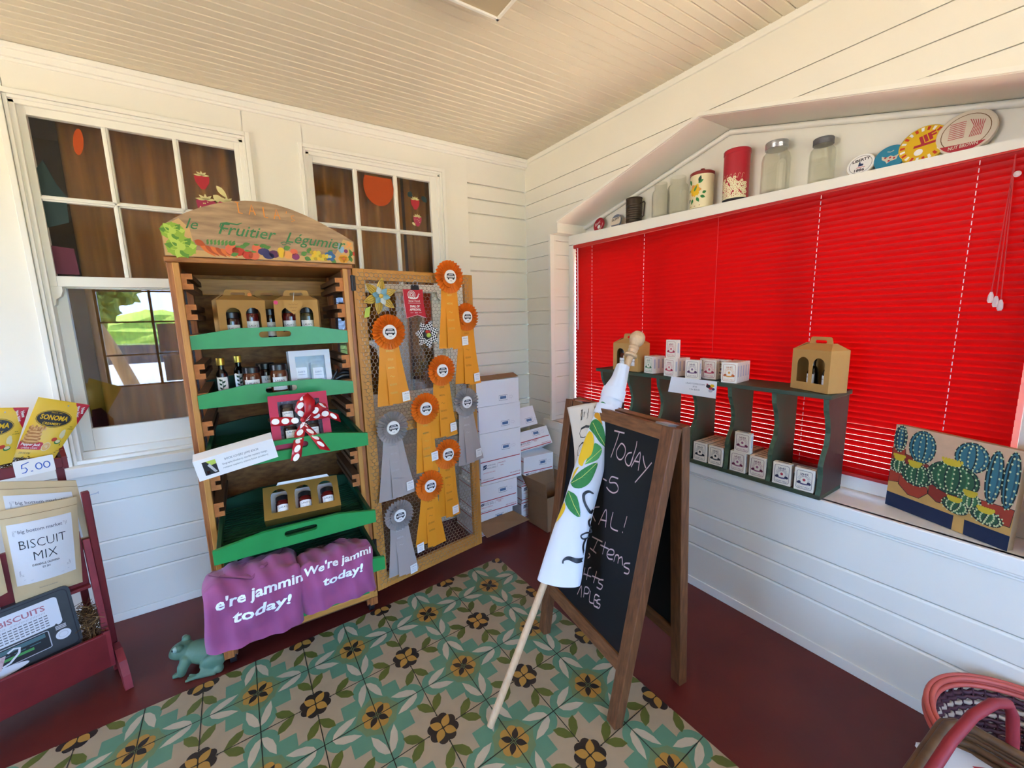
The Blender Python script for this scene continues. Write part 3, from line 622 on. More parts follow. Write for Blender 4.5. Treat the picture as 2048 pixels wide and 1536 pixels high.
# ---- green trays
def tray_at(x, d, z, rx=0): return CM @ Matrix.Translation((x, d, z)) @ Matrix.Rotation(rx, 4, 'X')
TW, TD = .607, .50
RAIL = [(0, 0), (TW, 0), (TW, .056), (TW * .74, .083), (TW * .28, .083), (0, .056)]
tray = thing('slatted_tray', 'topmost green tray of the cabinet, holding two kraft gift boxes', 'tray', tray_at(.041, .002, 1.455), 'green cabinet trays')
m = MB(); fr = XZ((0, .016, 0)); m.prism(holed(RAIL, slot(TW / 2, .052, .125, .026)), 0, .016, 'green_tray', fr); m.obj('front_rail', tray)
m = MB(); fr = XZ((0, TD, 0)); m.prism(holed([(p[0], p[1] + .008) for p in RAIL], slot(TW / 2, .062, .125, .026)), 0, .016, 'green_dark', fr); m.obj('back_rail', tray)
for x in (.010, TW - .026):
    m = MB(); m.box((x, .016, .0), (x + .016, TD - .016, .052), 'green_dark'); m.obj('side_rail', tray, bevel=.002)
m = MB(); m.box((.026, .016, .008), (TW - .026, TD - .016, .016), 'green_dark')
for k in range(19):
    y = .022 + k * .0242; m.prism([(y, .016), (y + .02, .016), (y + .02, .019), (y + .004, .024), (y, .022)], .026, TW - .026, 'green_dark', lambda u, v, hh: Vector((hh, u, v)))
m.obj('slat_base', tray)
for x, d, z, rx, lb in ((.041, -.03, 1.213, 0, 'second green tray from the top, holding bottles and jam jars'),
                    (.041, -.25, 1.004, R(1.5), 'third green tray from the top, pulled out with a pink gift box'),
                    (.041, -.28, .648, R(1.5), 'fourth green tray from the top, pulled out with a gold gift box'),
                    (.041, -.385, .472, R(1.5), 'lowest green tray, pulled furthest out under the purple shirts')):
    dup(tray, tray_at(x, d, z, rx), lb)
# ================================================================ THINGS IN THE TRAYS
def CL(x, d, z, rz=0, rx=0): return CM @ Matrix.Translation((x, d, z)) @ Matrix.Rotation(rz, 4, 'Z') @ Matrix.Rotation(rx, 4, 'X')
mat('jam_red', '#5a1412', .15, spec=.7); mat('jam_dark', '#2a1512', .15, spec=.7); mat('jam_amber', '#5c2a14', .15, spec=.7); mat('jam_olive', '#3f3a1e', .15, spec=.7); mat('lid_black', '#121214', .3, spec=.6); mat('sauce', '#140d0a', .12, spec=.8)
def cyl(r, a0=-90):     # map (u, v) onto a cylinder round z, u = arc length, centre of the picture faces -y
    return lambda u, v, h=0: Vector(((r + h) * math.cos(u / r + R(a0)), (r + h) * math.sin(u / r + R(a0)), v))
def curved(m, fr, u0, u1, v0, v1, c, h, n=8):
    for i in range(n):
        a = u0 + (u1 - u0) * i / n; b = u0 + (u1 - u0) * (i + 1) / n; m.add([fr(a, v0, h), fr(b, v0, h), fr(b, v1, h), fr(a, v1, h)], [(0, 1, 2, 3)], c, True)
def jam_jar(M, r, hh, jam, label, group=None, rz=0, lid='lid_black'):
    t = thing('jam_jar', label, 'jar', M, group)
    m = MB(); m.lathe([(r * .93, 0), (r, .004), (r, hh * .68), (r * .93, hh * .76), (r * .86, hh * .80)], jam, 22); m.obj('jar_body', t)
    m = MB(); m.lathe([(r * .90, hh * .79), (r * .95, hh * .80), (r * .95, hh * .98), (r * .91, hh)], lid, 22); m.obj('lid', t)
    m = MB(); f = cyl(r, -90 + rz); curved(m, f, -r * .85, r * .85, hh * .10, hh * .56, 'white', .0004)
    m.text("LALA'S", f, 0, hh * .40, r * .34, 'near_black', .001, width=r * 1.05); m.stroke([(-r * .4, hh * .30), (r * .4, hh * .30)], r * .05, 'grey_print', f, .0008); m.stroke([(-r * .3, hh * .23), (r * .3, hh * .23)], r * .05, 'grey_print', f, .0008)
    m.obj('paper_label', t); return t
def arch(cx, z0, w, hh, n=8): return [(cx - w / 2, z0), (cx + w / 2, z0)] + ell(cx, z0 + hh - w / 2, w / 2, w / 2, n, 0, 180)
def kraft_box(M, W, Dp, Hh, label, group=None, wins=2, top=.048, dot=None):
    t = thing('kraft_gift_box', label, 'gift box', M, group)
    m = MB(); fr = frame((-W / 2, 0, 0), (1, 0, 0), (0, 0, 1)); ww = W * .31
    cx = [W * .31, W * .72] if wins == 2 else [W / 2]
    m.prism(holed([(0, 0), (W, 0), (W, Hh), (0, Hh)], *[arch(c, Hh * .20, ww, Hh * .62)[::-1] for c in cx]), -.0015, 0, 'kraft', fr)
    m.box((-W / 2, .0015, 0), (-W / 2 + .0015, Dp, Hh), 'kraft'); m.box((W / 2 - .0015, .0015, 0), (W / 2, Dp, Hh), 'kraft'); m.box((-W / 2, Dp - .0015, 0), (W / 2, Dp, Hh), 'kraft'); m.box((-W / 2, 0, 0), (W / 2, Dp, .0015), 'kraft')
    m.obj('box_body', t)
    m = MB(); k = W * .20
    for s, yy in ((1, 0), (-1, Dp)):     # two roof flaps meeting at the handle
        A = [Vector((-W / 2, yy, Hh)), Vector((W / 2, yy, Hh)), Vector((W / 2 - k, Dp / 2 - s * .001, Hh + top * .45)), Vector((-W / 2 + k, Dp / 2 - s * .001, Hh + top * .45))]
        m.add(A + [p + Vector((0, 0, .0012)) for p in A], [(0, 1, 2, 3), (7, 6, 5, 4), (0, 4, 5, 1), (1, 5, 6, 2), (3, 7, 4, 0), (2, 6, 7, 3)], 'kraft')
    q = W / 2 - k
    hp = [(-q - .002, Hh + top * .35), (q + .002, Hh + top * .35), (q - .004, Hh + top * .8)] + ell(q - .016, Hh + top - .012, .012, n=4, a0=0, a1=90) + ell(-q + .016, Hh + top - .012, .012, n=4, a0=90, a1=180) + [(-q + .004, Hh + top * .8)]
    m.prism(holed(hp, slot(0, Hh + top * .62, W * .30, .014)), -.0012, .0012, 'kraft', frame((0, Dp / 2, 0), (1, 0, 0), (0, 0, 1)))
    for s in (-1, 1):
        A = [Vector((s * W / 2, 0, Hh)), Vector((s * W / 2, Dp, Hh)), Vector((s * (W / 2 - k * .8), Dp * .62, Hh + top * .5)), Vector((s * (W / 2 - k * .8), Dp * .38, Hh + top * .5))]
        m.add(A + [p + Vector((0, 0, .0012)) for p in A], [(0, 1, 2, 3), (7, 6, 5, 4), (0, 4, 5, 1), (1, 5, 6, 2), (3, 7, 4, 0), (2, 6, 7, 3)], 'kraft')
    m.obj('handle_lid', t)
    if dot:
        m = MB(); m.prism(ell(dot[0], dot[1], .009, n=14), 0, .0012, dot[2], frame((0, -.0016 if dot[1] < Hh else Dp / 2 - .003, 0), (1, 0, 0), (0, 0, 1))); m.obj('round_sticker', t)
    return t
mat('stick_or', '#e8862e', .5); mat('stick_pk', '#e0457a', .5)
Z1 = 1.480
KL = CL(.232, .085, Z1, R(14)); kraft_box(KL, .185, .085, .178, 'left kraft gift box on the topmost green tray, with an orange dot sticker', 'kraft gift boxes', dot=(.045, .205, 'stick_or'))
KR = CL(.445, .075, Z1, R(-13)); kraft_box(KR, .185, .085, .178, 'right kraft gift box on the topmost green tray, with a pink dot sticker', 'kraft gift boxes', dot=(-.082, .168, 'stick_pk'))
KB = CL(.34, .215, Z1, 0); kraft_box(KB, .185, .085, .185, 'kraft gift box behind the two others on the topmost green tray', 'kraft gift boxes')
G = 'jam jars inside the kraft boxes'
jam_jar(KL @ Matrix.Translation((-.036, .045, .002)), .034, .125, 'jam_dark', 'jam jar behind the left arch of the orange dotted kraft box', G)
jam_jar(KL @ Matrix.Translation((.040, .045, .002)), .034, .150, 'jam_red', 'jam jar behind the right arch of the orange dotted kraft box', G)
jam_jar(KR @ Matrix.Translation((-.036, .045, .002)), .034, .150, 'jam_red', 'red jam jar behind the left arch of the pink dotted kraft box', G)
jam_jar(KR @ Matrix.Translation((.040, .045, .002)), .034, .150, 'jam_olive', 'olive jam jar behind the right arch of the pink dotted kraft box', G)
jam_jar(KB @ Matrix.Translation((.0, -.045, .002)), .030, .140, 'jam_dark', 'dark jam jar standing between the kraft boxes on the top tray', G)
# heart tag hanging from the right kraft box
hm = [(0, -.5)] + [(.5 * math.sin(t) ** 3 * 1.05, .42 * math.cos(t) - .13 * math.cos(2 * t) - .05 * math.cos(3 * t) + .04) for t in [math.pi * (1 - i / 16) for i in range(1, 16)]] + [(0, .17)] + [(-.5 * math.sin(t) ** 3 * 1.05, .42 * math.cos(t) - .13 * math.cos(2 * t) - .05 * math.cos(3 * t) + .04) for t in [math.pi * i / 16 for i in range(1, 16)]]
ht = thing('heart_tag', 'kraft heart shaped tag hanging on the pink dotted kraft box', 'tag', CL(.432, .058, 1.628, R(-13)))
m = MB(); f = XZ(); m.prism([(x * .078, y * .078) for x, y in hm], 0, .0012, 'kraft', f)
for k, (z, w_) in enumerate(((.010, .040), (-.004, .030), (-.018, .014))): m.stroke([(-w_ / 2 + w_ * i / 10, z + .003 * math.sin(i * 2.1 + k)) for i in range(11)], .0011, 'kraft_dark', f, .0018)
m.obj('heart_card', ht)
m = MB(); m.tube([(0, 0, .015), (.004, .01, .045), (.002, .05, .066)], .0012, 'white', 5); m.obj('string', ht)
# second tray: bottles, jars, white box
Z2 = 1.238
def bottle(M, label):
    t = thing('sauce_bottle', label, 'bottle', M, 'small dark bottles with gold caps'); r = .022
    m = MB(); m.lathe([(r * .94, 0), (r, .004), (r, .095), (r * .92, .108), (r * .5, .125), (r * .48, .145)], 'sauce', 20); m.obj('bottle_body', t)
    m = MB(); m.lathe([(r * .66, .143), (r * .72, .144), (r * .72, .172), (r * .66, .175)], 'gold_cap', 20); m.obj('cap', t)
    m = MB(); f = cyl(r); curved(m, f, -.022, .022, .018, .092, 'white', .0004)
    for k in range(6): m.fan(leafp(-.002, .03 + .009 * k, .012 * (-1) ** k, .040 + .009 * k, .004), 'green_dark', f, .0012)
    m.text("vinegar"[:0] or "oil", f, 0, .024, .012, 'near_black', .0014) if False else None
    m.stroke([(0, .026), (.002, .05), (-.001, .082)], .002, 'near_black', f, .0011); m.obj('paper_label', t); return t
bottle(CL(.128, .065, Z2), 'front dark bottle with a gold cap, leftmost on the second green tray'); bottle(CL(.190, .165, Z2), 'rear dark bottle with a gold cap, beside the jars on the second green tray')
G = 'jam jars on the second green tray'
jam_jar(CL(.237, .08, Z2), .037, .125, 'jam_amber', 'left front jam jar on the second green tray', G); jam_jar(CL(.345, .08, Z2), .037, .130, 'jam_amber', 'right front jam jar beside the white box on the second green tray', G); jam_jar(CL(.296, .175, Z2), .041, .132, 'jam_dark', 'dark jar behind the two front jam jars on the second green tray', G, 20)
def windowed(name, label, M, W, Hh, Dp, mt, wx, wz, inner):
    t = thing(name, label, 'gift box', M); m = MB(); fr = XZ((-W / 2, 0, 0))
    m.prism(holed([(0, 0), (W, 0), (W, Hh), (0, Hh)], [(wx, wz), (wx, Hh - wz), (W - wx, Hh - wz), (W - wx, wz)]), -.002, 0, mt, fr)
    for a, b in (((-W / 2, .002, 0), (-W / 2 + .002, Dp, Hh)), ((W / 2 - .002, .002, 0), (W / 2, Dp, Hh)), ((-W / 2, .002, 0), (W / 2, Dp, .002)), ((-W / 2, .002, Hh - .002), (W / 2, Dp, Hh))): m.box(a, b, mt)
    m.box((-W / 2, Dp - .002, 0), (W / 2, Dp, Hh), inner); m.obj('box_body', t)
    m = MB(); m.box((-W / 2 + wx, .0022, wz), (W / 2 - wx, .0026, Hh - wz), 'clear_film'); m.obj('window_film', t); return t
mat('box_paper', '#eceef2', .45); mat('pink_card', '#c02a4c', .5); mat('shred', '#b9bcd0', .7, var=(120, .9), col2='#5a5c70', bump=(150, .8)); mat('sage', '#8f9a86', .6, var=(40, .8), col2='#cfd3c6'); mat('black_ribbon', '#141416', .3, spec=.6)
wb = CL(.484, .075, Z2, R(4), R(-5)); WB = windowed('white_gift_box', 'white gift box with a clear window and black ribbon on the second green tray', wb, .182, .186, .06, 'box_paper', .026, .028, 'sage')
m = MB(); s_ = []
for k, (x, y, z, dx, dz) in enumerate(((.10, -.01, .02, .10, .075), (.11, -.02, .03, .085, .03), (.10, .0, .05, .075, -.02))):
    m.grid(lambda u, v: (x - .01 + dx * u, y - .004 + .012 * math.sin(3 * u + k), z + dz * math.sin(2.6 * u) * .6 + .024 * (v - .5) + .002 * k), 10, 2, 'black_ribbon')
m.grid(lambda u, v: (.07 + .05 * u, -.006, .005 + .075 * u + .020 * (v - .5)), 6, 2, 'black_ribbon'); m.obj('ribbon', WB, solid=.0008)
for k, (x, z) in enumerate(((-.038, .036), (.036, .030))): 
    sp = thing('spice_pouch', ('left', 'right')[k] + ' small labelled pouch inside the white gift box', 'pouch', wb @ Matrix.Translation((x, .012, z)))
    m = MB(); m.prism(rrect(-.032, 0, .032, .095, .006), 0, .014, 'sage', frame((0, .03, 0), (1, 0, 0), (0, 0, 1))); m.obj('pouch_body', sp, bevel=.003)
    m = MB(); f = XZ((0, .0155, 0)); m.face(rrect(-.024, .016, .024, .07, .004), 'white', f, 0); m.text("Lala's", f, 0, .045, .014, 'near_black', .0006, shear=.3); m.stroke([(-.015, .035), (.015, .035)], .0015, 'grey_print', f); m.obj('paper_label', sp)
# third tray: pink box with polka dot bow
pb = CL(.395, -.215, 1.040, R(0), R(-17)); PB = windowed('pink_gift_box', 'deep pink gift box of jam jars tied with a red polka dot bow', pb, .225, .225, .062, 'pink_card', .032, .028, 'shred')
mat('ribbon_red', '#b3101e', .35, spec=.5); mat('dot_white', '#f3efe9', .5)
def ribbon(m, path, w_, dots=True, step=.036):     # path: list of (x, y, z, nx, nz) centre line; strip across (nx, nz)
    n = len(path); vs = []
    for x, y, z, a, b in path: vs += [(x - a * w_ / 2, y, z - b * w_ / 2), (x + a * w_ / 2, y, z + b * w_ / 2)]
    m.add(vs, [(2 * i, 2 * i + 2, 2 * i + 3, 2 * i + 1) for i in range(n - 1)], 'ribbon_red', True)
    if dots:
        acc = step * .5
        for i in range(n - 1):
            p, q = Vector(path[i][:3]), Vector(path[i + 1][:3]); L_ = (q - p).length
            while acc < L_:
                c = p.lerp(q, acc / L_); t = (q - p).normalized(); g = Vector((path[i][3], 0, path[i][4])).normalized(); nn = t.cross(g); nn = nn if nn.y < 0 else -nn
                m.add([c + nn * .0008 + (t * math.cos(a) * .0145 + g * math.sin(a) * .0125) for a in [R(24 * k) for k in range(15)]], [tuple(range(15))], 'dot_white'); acc += step
            acc -= L_
m = MB(); w_ = .036; cx, cz = .006, .108
ribbon(m, [(-.113, .0, .118, .08, 1), (-.05, -.006, .112, .05, 1), (-.012, -.012, .108, .04, .45)], w_)
ribbon(m, [(cx, -.012, cz, .2, .4), (.05, -.016, .118, -.1, 1), (.10, -.016, .122, -.2, 1), (.150, -.014, .093, -.2, 1)], w_)
ribbon(m, [(cx, -.014, cz + .01, .4, 0), (-.004, -.022, .150, 1, 0), (.010, -.022, .19, 1, .2), (.026, -.020, .213, .5, .3)], w_, True)
ribbon(m, [(.026, -.021, .213, .5, .3), (.038, -.034, .18, 1, .2), (.034, -.036, .14, .9, .1), (cx, -.018, cz, .3, 0)], w_ * 1.2, False)
ribbon(m, [(cx + .01, -.014, cz, .2, .3), (.05, -.030, .135, -.4, 1), (.085, -.032, .158, -.5, .8), (.105, -.022, .150, -.3, .8)], w_)
ribbon(m, [(cx, -.014, cz - .008, .4, .2), (-.012, -.034, .06, 1, .1), (-.030, -.060, .0, 1, .25), (-.042, -.066, -.050, 1, .25)], w_ * 1.1)
ribbon(m, [(cx, -.013, cz - .008, .4, -.2), (.022, -.032, .06, 1, -.3), (.045, -.054, .015, 1, -.35), (.070, -.062, -.035, 1, -.35)], w_ * 1.1)
m.ball((cx, -.018, cz), .011, 'ribbon_red', 10, 8); m.obj('bow', PB, solid=.0006)
for k, (x, z, n_) in enumerate(((-.046, .115, 'upper left'), (.044, .115, 'upper right'), (-.042, .034, 'lower left'), (.044, .034, 'lower right'))): jam_jar(pb @ Matrix.Translation((x, .030, z)), .027, .070, 'jam_dark', n_ + ' jam jar inside the pink gift box', 'jam jars inside the pink gift box')
# tent card on the third tray
cd = thing('price_tent_card', 'white folded price card with a small photo, clipped to the third green tray', 'price card', CM @ Matrix.Translation((.034, -.276, .985)) @ Matrix.Rotation(R(-9.5), 4, 'Y'))
m = MB(); f = XZ(); W_, H_ = .262, .078; m.prism([(0, 0), (W_, 0), (W_, H_), (0, H_)], 0, .0012, 'paper', f)
m.add([(0, -.001, H_), (W_, -.001, H_), (W_, .06, H_ + .012), (0, .06, H_ + .012), (0, -.001, H_ + .001), (W_, -.001, H_ + .001), (W_, .06, H_ + .013), (0, .06, H_ + .013)], [(0, 1, 2, 3), (4, 7, 6, 5), (0, 4, 5, 1), (1, 5, 6, 2), (2, 6, 7, 3), (3, 7, 4, 0)], 'paper')
m.text("BOOK LOVERS' JAMS $36.50", f, .150, .052, .0115, 'grey_print', .0016, width=.112); m.text("biography blueberry, murder mystery mango,", f, .158, .036, .0105, 'grey_print', .0016, width=.150); m.text("romance raspberry, science fiction strawberry", f, .157, .021, .0105, 'grey_print', .0016, width=.150)
m.face([(.024, .014), (.066, .014), (.066, .066), (.024, .066)], 'near_black', f, .0015); m.face([(.036, .066), (.066, .066), (.066, .05), (.05, .048)], 'lettuce2', f, .0017); m.face([(.038, .05), (.046, .056), (.062, .02), (.054, .018)], 'light_grey', f, .0018); m.face([(.03, .03), (.04, .03), (.04, .02), (.03, .018)], 'jam_dark', f, .0018)
m.obj('card_sheet', cd)
# gold box with three jars, fourth tray
mat('gold_card', '#9a7838', .35, .45); gb = CM @ Matrix.Translation((.368, -.198, .738)) @ Matrix.Rotation(R(-4), 4, 'Z') @ Matrix.Rotation(R(-44), 4, 'X')
GB = thing('gold_gift_box', 'gold gift box with three arched windows lying on the fourth green tray', 'gift box', gb)
W_, H_, Dq = .30, .150, .066; m = MB(); fr = XZ((-W_ / 2, 0, 0))
m.prism(holed([(0, 0), (W_, 0), (W_, H_), (0, H_)], *[arch(c, .028, .064, .105)[::-1] for c in (.06, .152, .244)]), -.0015, 0, 'gold_card', fr)
for a, b in (((-W_ / 2, .0015, 0), (-W_ / 2 + .0015, Dq, H_)), ((W_ / 2 - .0015, .0015, 0), (W_ / 2, Dq, H_)), ((-W_ / 2, .0015, 0), (W_ / 2, Dq, .0015)), ((-W_ / 2, Dq, 0), (W_ / 2, Dq + .0015, H_))): m.box(a, b, 'gold_card')
m.box((-W_ / 2 + .004, Dq - .004, .004), (W_ / 2 - .004, Dq - .002, H_ - .004), 'white'); m.obj('box_body', GB)
m = MB(); m.add([(-.13, .002, H_), (.13, .002, H_), (.13, .05, H_ + .02), (-.13, .05, H_ + .02)], [(0, 1, 2, 3)], 'gold_card'); m.add([(-.10, .012, H_ + .002), (.12, .012, H_ + .002), (.11, .0, H_ + .014), (-.09, .0, H_ + .014)], [(0, 1, 2, 3)], 'white'); m.obj('lid_flap', GB, solid=.001)
for k, x in enumerate((-.086, .002, .094)): jam_jar(gb @ Matrix.Translation((x + .008, .036, .006)), .030, .100, 'jam_red', ('left', 'middle', 'right')[k] + ' jam jar in the gold gift box', 'jam jars in the gold gift box')

# ---- purple folded shirts hanging over the lowest tray
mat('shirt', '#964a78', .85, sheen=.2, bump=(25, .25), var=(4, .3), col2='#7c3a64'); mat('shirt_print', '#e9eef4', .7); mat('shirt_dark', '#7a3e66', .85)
def shirt(name, label, x0, x1, prof, texts, seed, neck=None, tags=None):
    t = thing(name, label, 'shirt', CM.copy()); rnd = random.Random(seed)
    ls = [0]
    for a, b in zip(prof, prof[1:]): ls.append(ls[-1] + math.hypot(b[0] - a[0], b[1] - a[1]))
    Lt = ls[-1]
    def at(s):
        s = max(0, min(Lt, s))
        for i in range(len(prof) - 1):
            if s <= ls[i + 1] + 1e-9:
                k = (s - ls[i]) / (ls[i + 1] - ls[i]); return prof[i][0] * (1 - k) + prof[i + 1][0] * k, prof[i][1] * (1 - k) + prof[i + 1][1] * k
        return prof[-1]
    def sm(s): 
        ps = [at(s + k * .012) for k in (-1.5, -.5, .5, 1.5)] if .02 < s < Lt - .02 else [at(s)]
        return sum(p[0] for p in ps) / len(ps), sum(p[1] for p in ps) / len(ps)
    W_ = x1 - x0
    def surf(u, s, h=0):              # u across (m), s along the profile (m)
        d, z = sm(s); k = u / W_; e = min(k, 1 - k); q = min(1, e / .10); edge = (1 - math.sqrt(max(0, 1 - (1 - q) ** 2))) * .020
        d0, z0 = sm(s - .01); d1, z1 = sm(s + .01); td, tz = d1 - d0, z1 - z0; L_ = math.hypot(td, tz) or 1; nd, nz_ = tz / L_, -td / L_
        wv = .006 * math.sin(13 * k + 2 * s * 9 + seed) + .0045 * math.sin(29 * k - 21 * s + seed * 2) + .003 * math.sin(60 * s + 5 * k)
        sag = .018 * math.sin(math.pi * k) * (1 if s < Lt * .35 else 0.3)
        o = wv - edge + h
        return Vector((x0 + u + .006 * math.sin(20 * s + seed), d + nd * o, z + nz_ * o - (0.012 * (1 - math.sin(math.pi * k)) if s < Lt * .5 else 0)))
    m = MB()
    m.grid(lambda u, v: surf(u * W_, v * Lt), 36, 44, 'shirt')
    m.grid(lambda u, v: surf(u * W_, v * Lt, -.022), 18, 22, 'shirt_dark')
    for uu in (0, W_): m.grid(lambda u, v: surf(uu, v * Lt, -.022 * u), 3, 40, 'shirt')
    m.grid(lambda u, v: surf(u * W_, Lt, -.022 * v), 30, 3, 'shirt'); m.grid(lambda u, v: surf(u * W_, 0, -.022 * v), 30, 3, 'shirt_dark')
    F = lambda u, v, h=0: surf(u, v, h)
    m.obj('cloth_body', t)
    p = MB()
    for tx, u, s, size, rot, wd in texts:
        vs, fs = text2d(tx, .028, .12)
        xa = min(q[0] for q in vs); xb = max(q[0] for q in vs); k = wd / (xb - xa); P = []
        for x, y in vs:
            a, b = (x - xa) * k, y * size; P.append(F(u + a * math.cos(R(rot)) - b * math.sin(R(rot)), s - (a * math.sin(R(rot)) + b * math.cos(R(rot))), .003))
        p.add(P, fs, 'shirt_print')
    p.obj('lettering', t, 'white printed lettering')
    if neck:
        n_ = MB(); n_.fan(neck + [(neck[-1][0], .03), (neck[0][0], .05)], 'shirt', F, .0030); n_.stroke(neck, .016, 'shirt_dark', F, .0035); n_.stroke([(a, b) for a, b in neck], .012, 'shirt', F, .0055); n_.obj('neckband', t)
    if tags:
        g = MB(); u, s = tags; g.add([F(u - .02, s - .012, .006), F(u + .022, s - .016, .006), F(u + .018, s - .004, .007), F(u - .018, s, .007)], [(0, 1, 2, 3)], 'white'); g.add([F(u - .008, s, .006), F(u + .012, s - .002, .006), F(u + .014, s + .018, .006), F(u - .006, s + .02, .006)], [(0, 1, 2, 3)], 'white'); g.obj('care_label', t)
    return t
PR = [(-.12, .555), (-.20, .60), (-.28, .622), (-.35, .612), (-.405, .575), (-.425, .52), (-.43, .45), (-.432, .385)]
shirt('folded_shirt', 'left purple shirt with a V neck draped over the lowest green tray', .0, .318, PR, [("e're jammin", .035, .345, .052, 2, .285), ("today!", .085, .405, .05, 1, .19)], 1.3,
      [(.035, .11), (.03, .16), (.06, .215), (.155, .262), (.20, .225), (.262, .14), (.268, .07)], (.10, .105))
PR2 = [(-.16, .545), (-.24, .585), (-.32, .600), (-.385, .588), (-.415, .55), (-.43, .49), (-.432, .415)]
shirt('folded_shirt', 'right purple shirt folded beside the other on the lowest green tray', .312, .598, PR2, [("We're jammi", .018, .270, .044, 3, .262), ("today!", .085, .325, .044, 3, .155)], 4.1, [(.15, .09), (.19, .12), (.23, .075)], (.12, .03))

# ================================================================ ROSETTES AND ORNAMENTS ON THE MESH DOOR
mat('sat_or', '#f09a1e', .42, spec=.5, sheen=.2); mat('sat_or2', '#ec7c22', .4, spec=.5); mat('sat_gr', '#b0a49c', .4, spec=.5); mat('sat_gr2', '#a89e98', .4, spec=.5); mat('foil', '#f0d27a', .3, .6); mat('foil_dk', '#a86c2a', .5); mat('foil_gr', '#c9c4c2', .3, .5)
def rosette(u, v, r, tl, tr_, stk, lab, col, lines, dep=.03, kind='gold', front=0):
    M_ = DM @ Matrix.Translation((u, v, dep)); A, B = ('sat_or', 'sat_or2') if col == 'o' else ('sat_gr', 'sat_gr2'); ft = 'foil' if kind == 'foil' else ('foil_dk' if col == 'o' else 'foil_gr')
    t = thing('award_rosette', lab, 'rosette', M_, 'orange award rosettes' if col == 'o' else 'grey award rosettes')
    for nm, r0, r1, h0, k in (('outer_ruffle', r * .52, r, .004, 27), ('inner_ruffle', r * .38, r * .66, .012, 27)):
        m = MB(); n = k * 4; vs = []
        for rr_, amp in ((r0, .25), ((r0 + r1) / 2, .8), (r1, 1.0)):
            for i in range(n):
                a = 2 * math.pi * i / n; w_ = (0, 1, 0, -1)[i % 4]; q = a + (.045 if w_ > 0 else -.0) * amp
                vs.append((rr_ * math.cos(q), rr_ * math.sin(q) , h0 + w_ * .010 * amp + .004 * amp))
        m.add(vs, [(j * n + i, j * n + (i + 1) % n, (j + 1) * n + (i + 1) % n, (j + 1) * n + i) for j in range(2) for i in range(n)], B); m.obj(nm, t)
    m = MB(); rb = r * .42; m.lathe([(rb, .012), (rb, .018), (rb * .96, .020)], 'white', 26); f = lambda a, b, h=0: Vector((a, b, .0202 + h))
    m.face([(-rb * .72, -.25 * rb), (rb * .72, -.25 * rb), (rb * .66, .3 * rb), (rb * .5, .46 * rb), (-rb * .5, .46 * rb), (-rb * .66, .3 * rb)], 'near_black', f, .0004); m.face([(-rb * .55, -.42 * rb), (-rb * .3, -.42 * rb), (-rb * .3, -.25 * rb), (-rb * .55, -.25 * rb)], 'near_black', f, .0004); m.face([(rb * .3, -.42 * rb), (rb * .55, -.42 * rb), (rb * .55, -.25 * rb), (rb * .3, -.25 * rb)], 'near_black', f, .0004)
    m.face([(-rb * .6, -.12 * rb), (rb * .6, -.12 * rb), (rb * .6, .14 * rb), (-rb * .6, .14 * rb)], 'white', f, .0008); m.text("HARVEST", f, 0, -.10 * rb, rb * .26, 'near_black', .0012, width=rb * 1.1); m.text("FAIR", f, 0, -.68 * rb, rb * .2, 'grey_print', .0006)
    m.face([(-rb * .4, .24 * rb), (rb * .4, .24 * rb), (rb * .36, .38 * rb), (-rb * .36, .38 * rb)], 'light_grey', f, .0008); m.obj('button', t)
    bl_, br_ = (tl[0] - u, tl[1] - v), (tr_[0] - u, tr_[1] - v); zb = -r * .55; w3 = (br_[0] - bl_[0]); mid = (bl_[0] + br_[0]) / 2; wq = .058
    skew = lambda y: mid * .45 * (y - zb) / (min(bl_[1], br_[1]) - zb)
    for k, (a0, a1, b0, b1, yb0, yb1, hh) in enumerate(((-.050, .002, bl_[0], bl_[0] + w3 * .45, bl_[1], bl_[1] - .004, .000), (-.004, .048, br_[0] - w3 * .45, br_[0], br_[1] - .006, br_[1], .000), (-wq * .5, wq * .5, mid * .55 - wq * .5, mid * .55 + wq * .5, min(bl_[1], br_[1]) + .006, min(bl_[1], br_[1]) + .002, .006))):
        m = MB(); n = 10
        def sp(i, s, e=0): 
            q = i / n; l_ = a0 * (1 - q) + b0 * q; rt = a1 * (1 - q) + b1 * q; y0_ = zb * (1 - q) + yb0 * q; y1_ = zb * (1 - q) + yb1 * q
            return (l_ * (1 - s) + rt * s, y0_ * (1 - s) + y1_ * s, hh + .004 * math.sin(5 * q + k * 2) - .004 + e)
        vs = [sp(i, s, e) for i in range(n + 1) for e in (0, .0008) for s in (0, 1)]
        fs = []
        for i in range(n): b = 4 * i; fs += [(b + 2, b + 3, b + 7, b + 6), (b + 1, b, b + 4, b + 5), (b, b + 2, b + 6, b + 4), (b + 3, b + 1, b + 5, b + 7)]
        m.add(vs, fs, A, False)
        if k == 2:
            for j, ln in enumerate(lines):
                q = .16 + .135 * j; cx_ = (sp(int(q * n), 0)[0] + sp(int(q * n), 1)[0]) / 2; y = zb + q * (yb0 - zb); z_ = .0032
                g = lambda a, b, h=0: Vector((a, b, hh + .004 * math.sin(5 * ((b - zb) / (yb0 - zb)) + k * 2) - .004 + z_ - .001))
                if ln == '~': m.stroke([(cx_ - .012, y + .003), (cx_ - .006, y + .008), (cx_, y + .003), (cx_ + .006, y), (cx_ + .012, y + .005)], .002, ft, g, 0)
                else: m.text(ln, g, cx_, y, .014, ft, 0, bold=.012, width=min(.040, .0075 * len(ln)))
        m.obj('ribbon_tail', t)
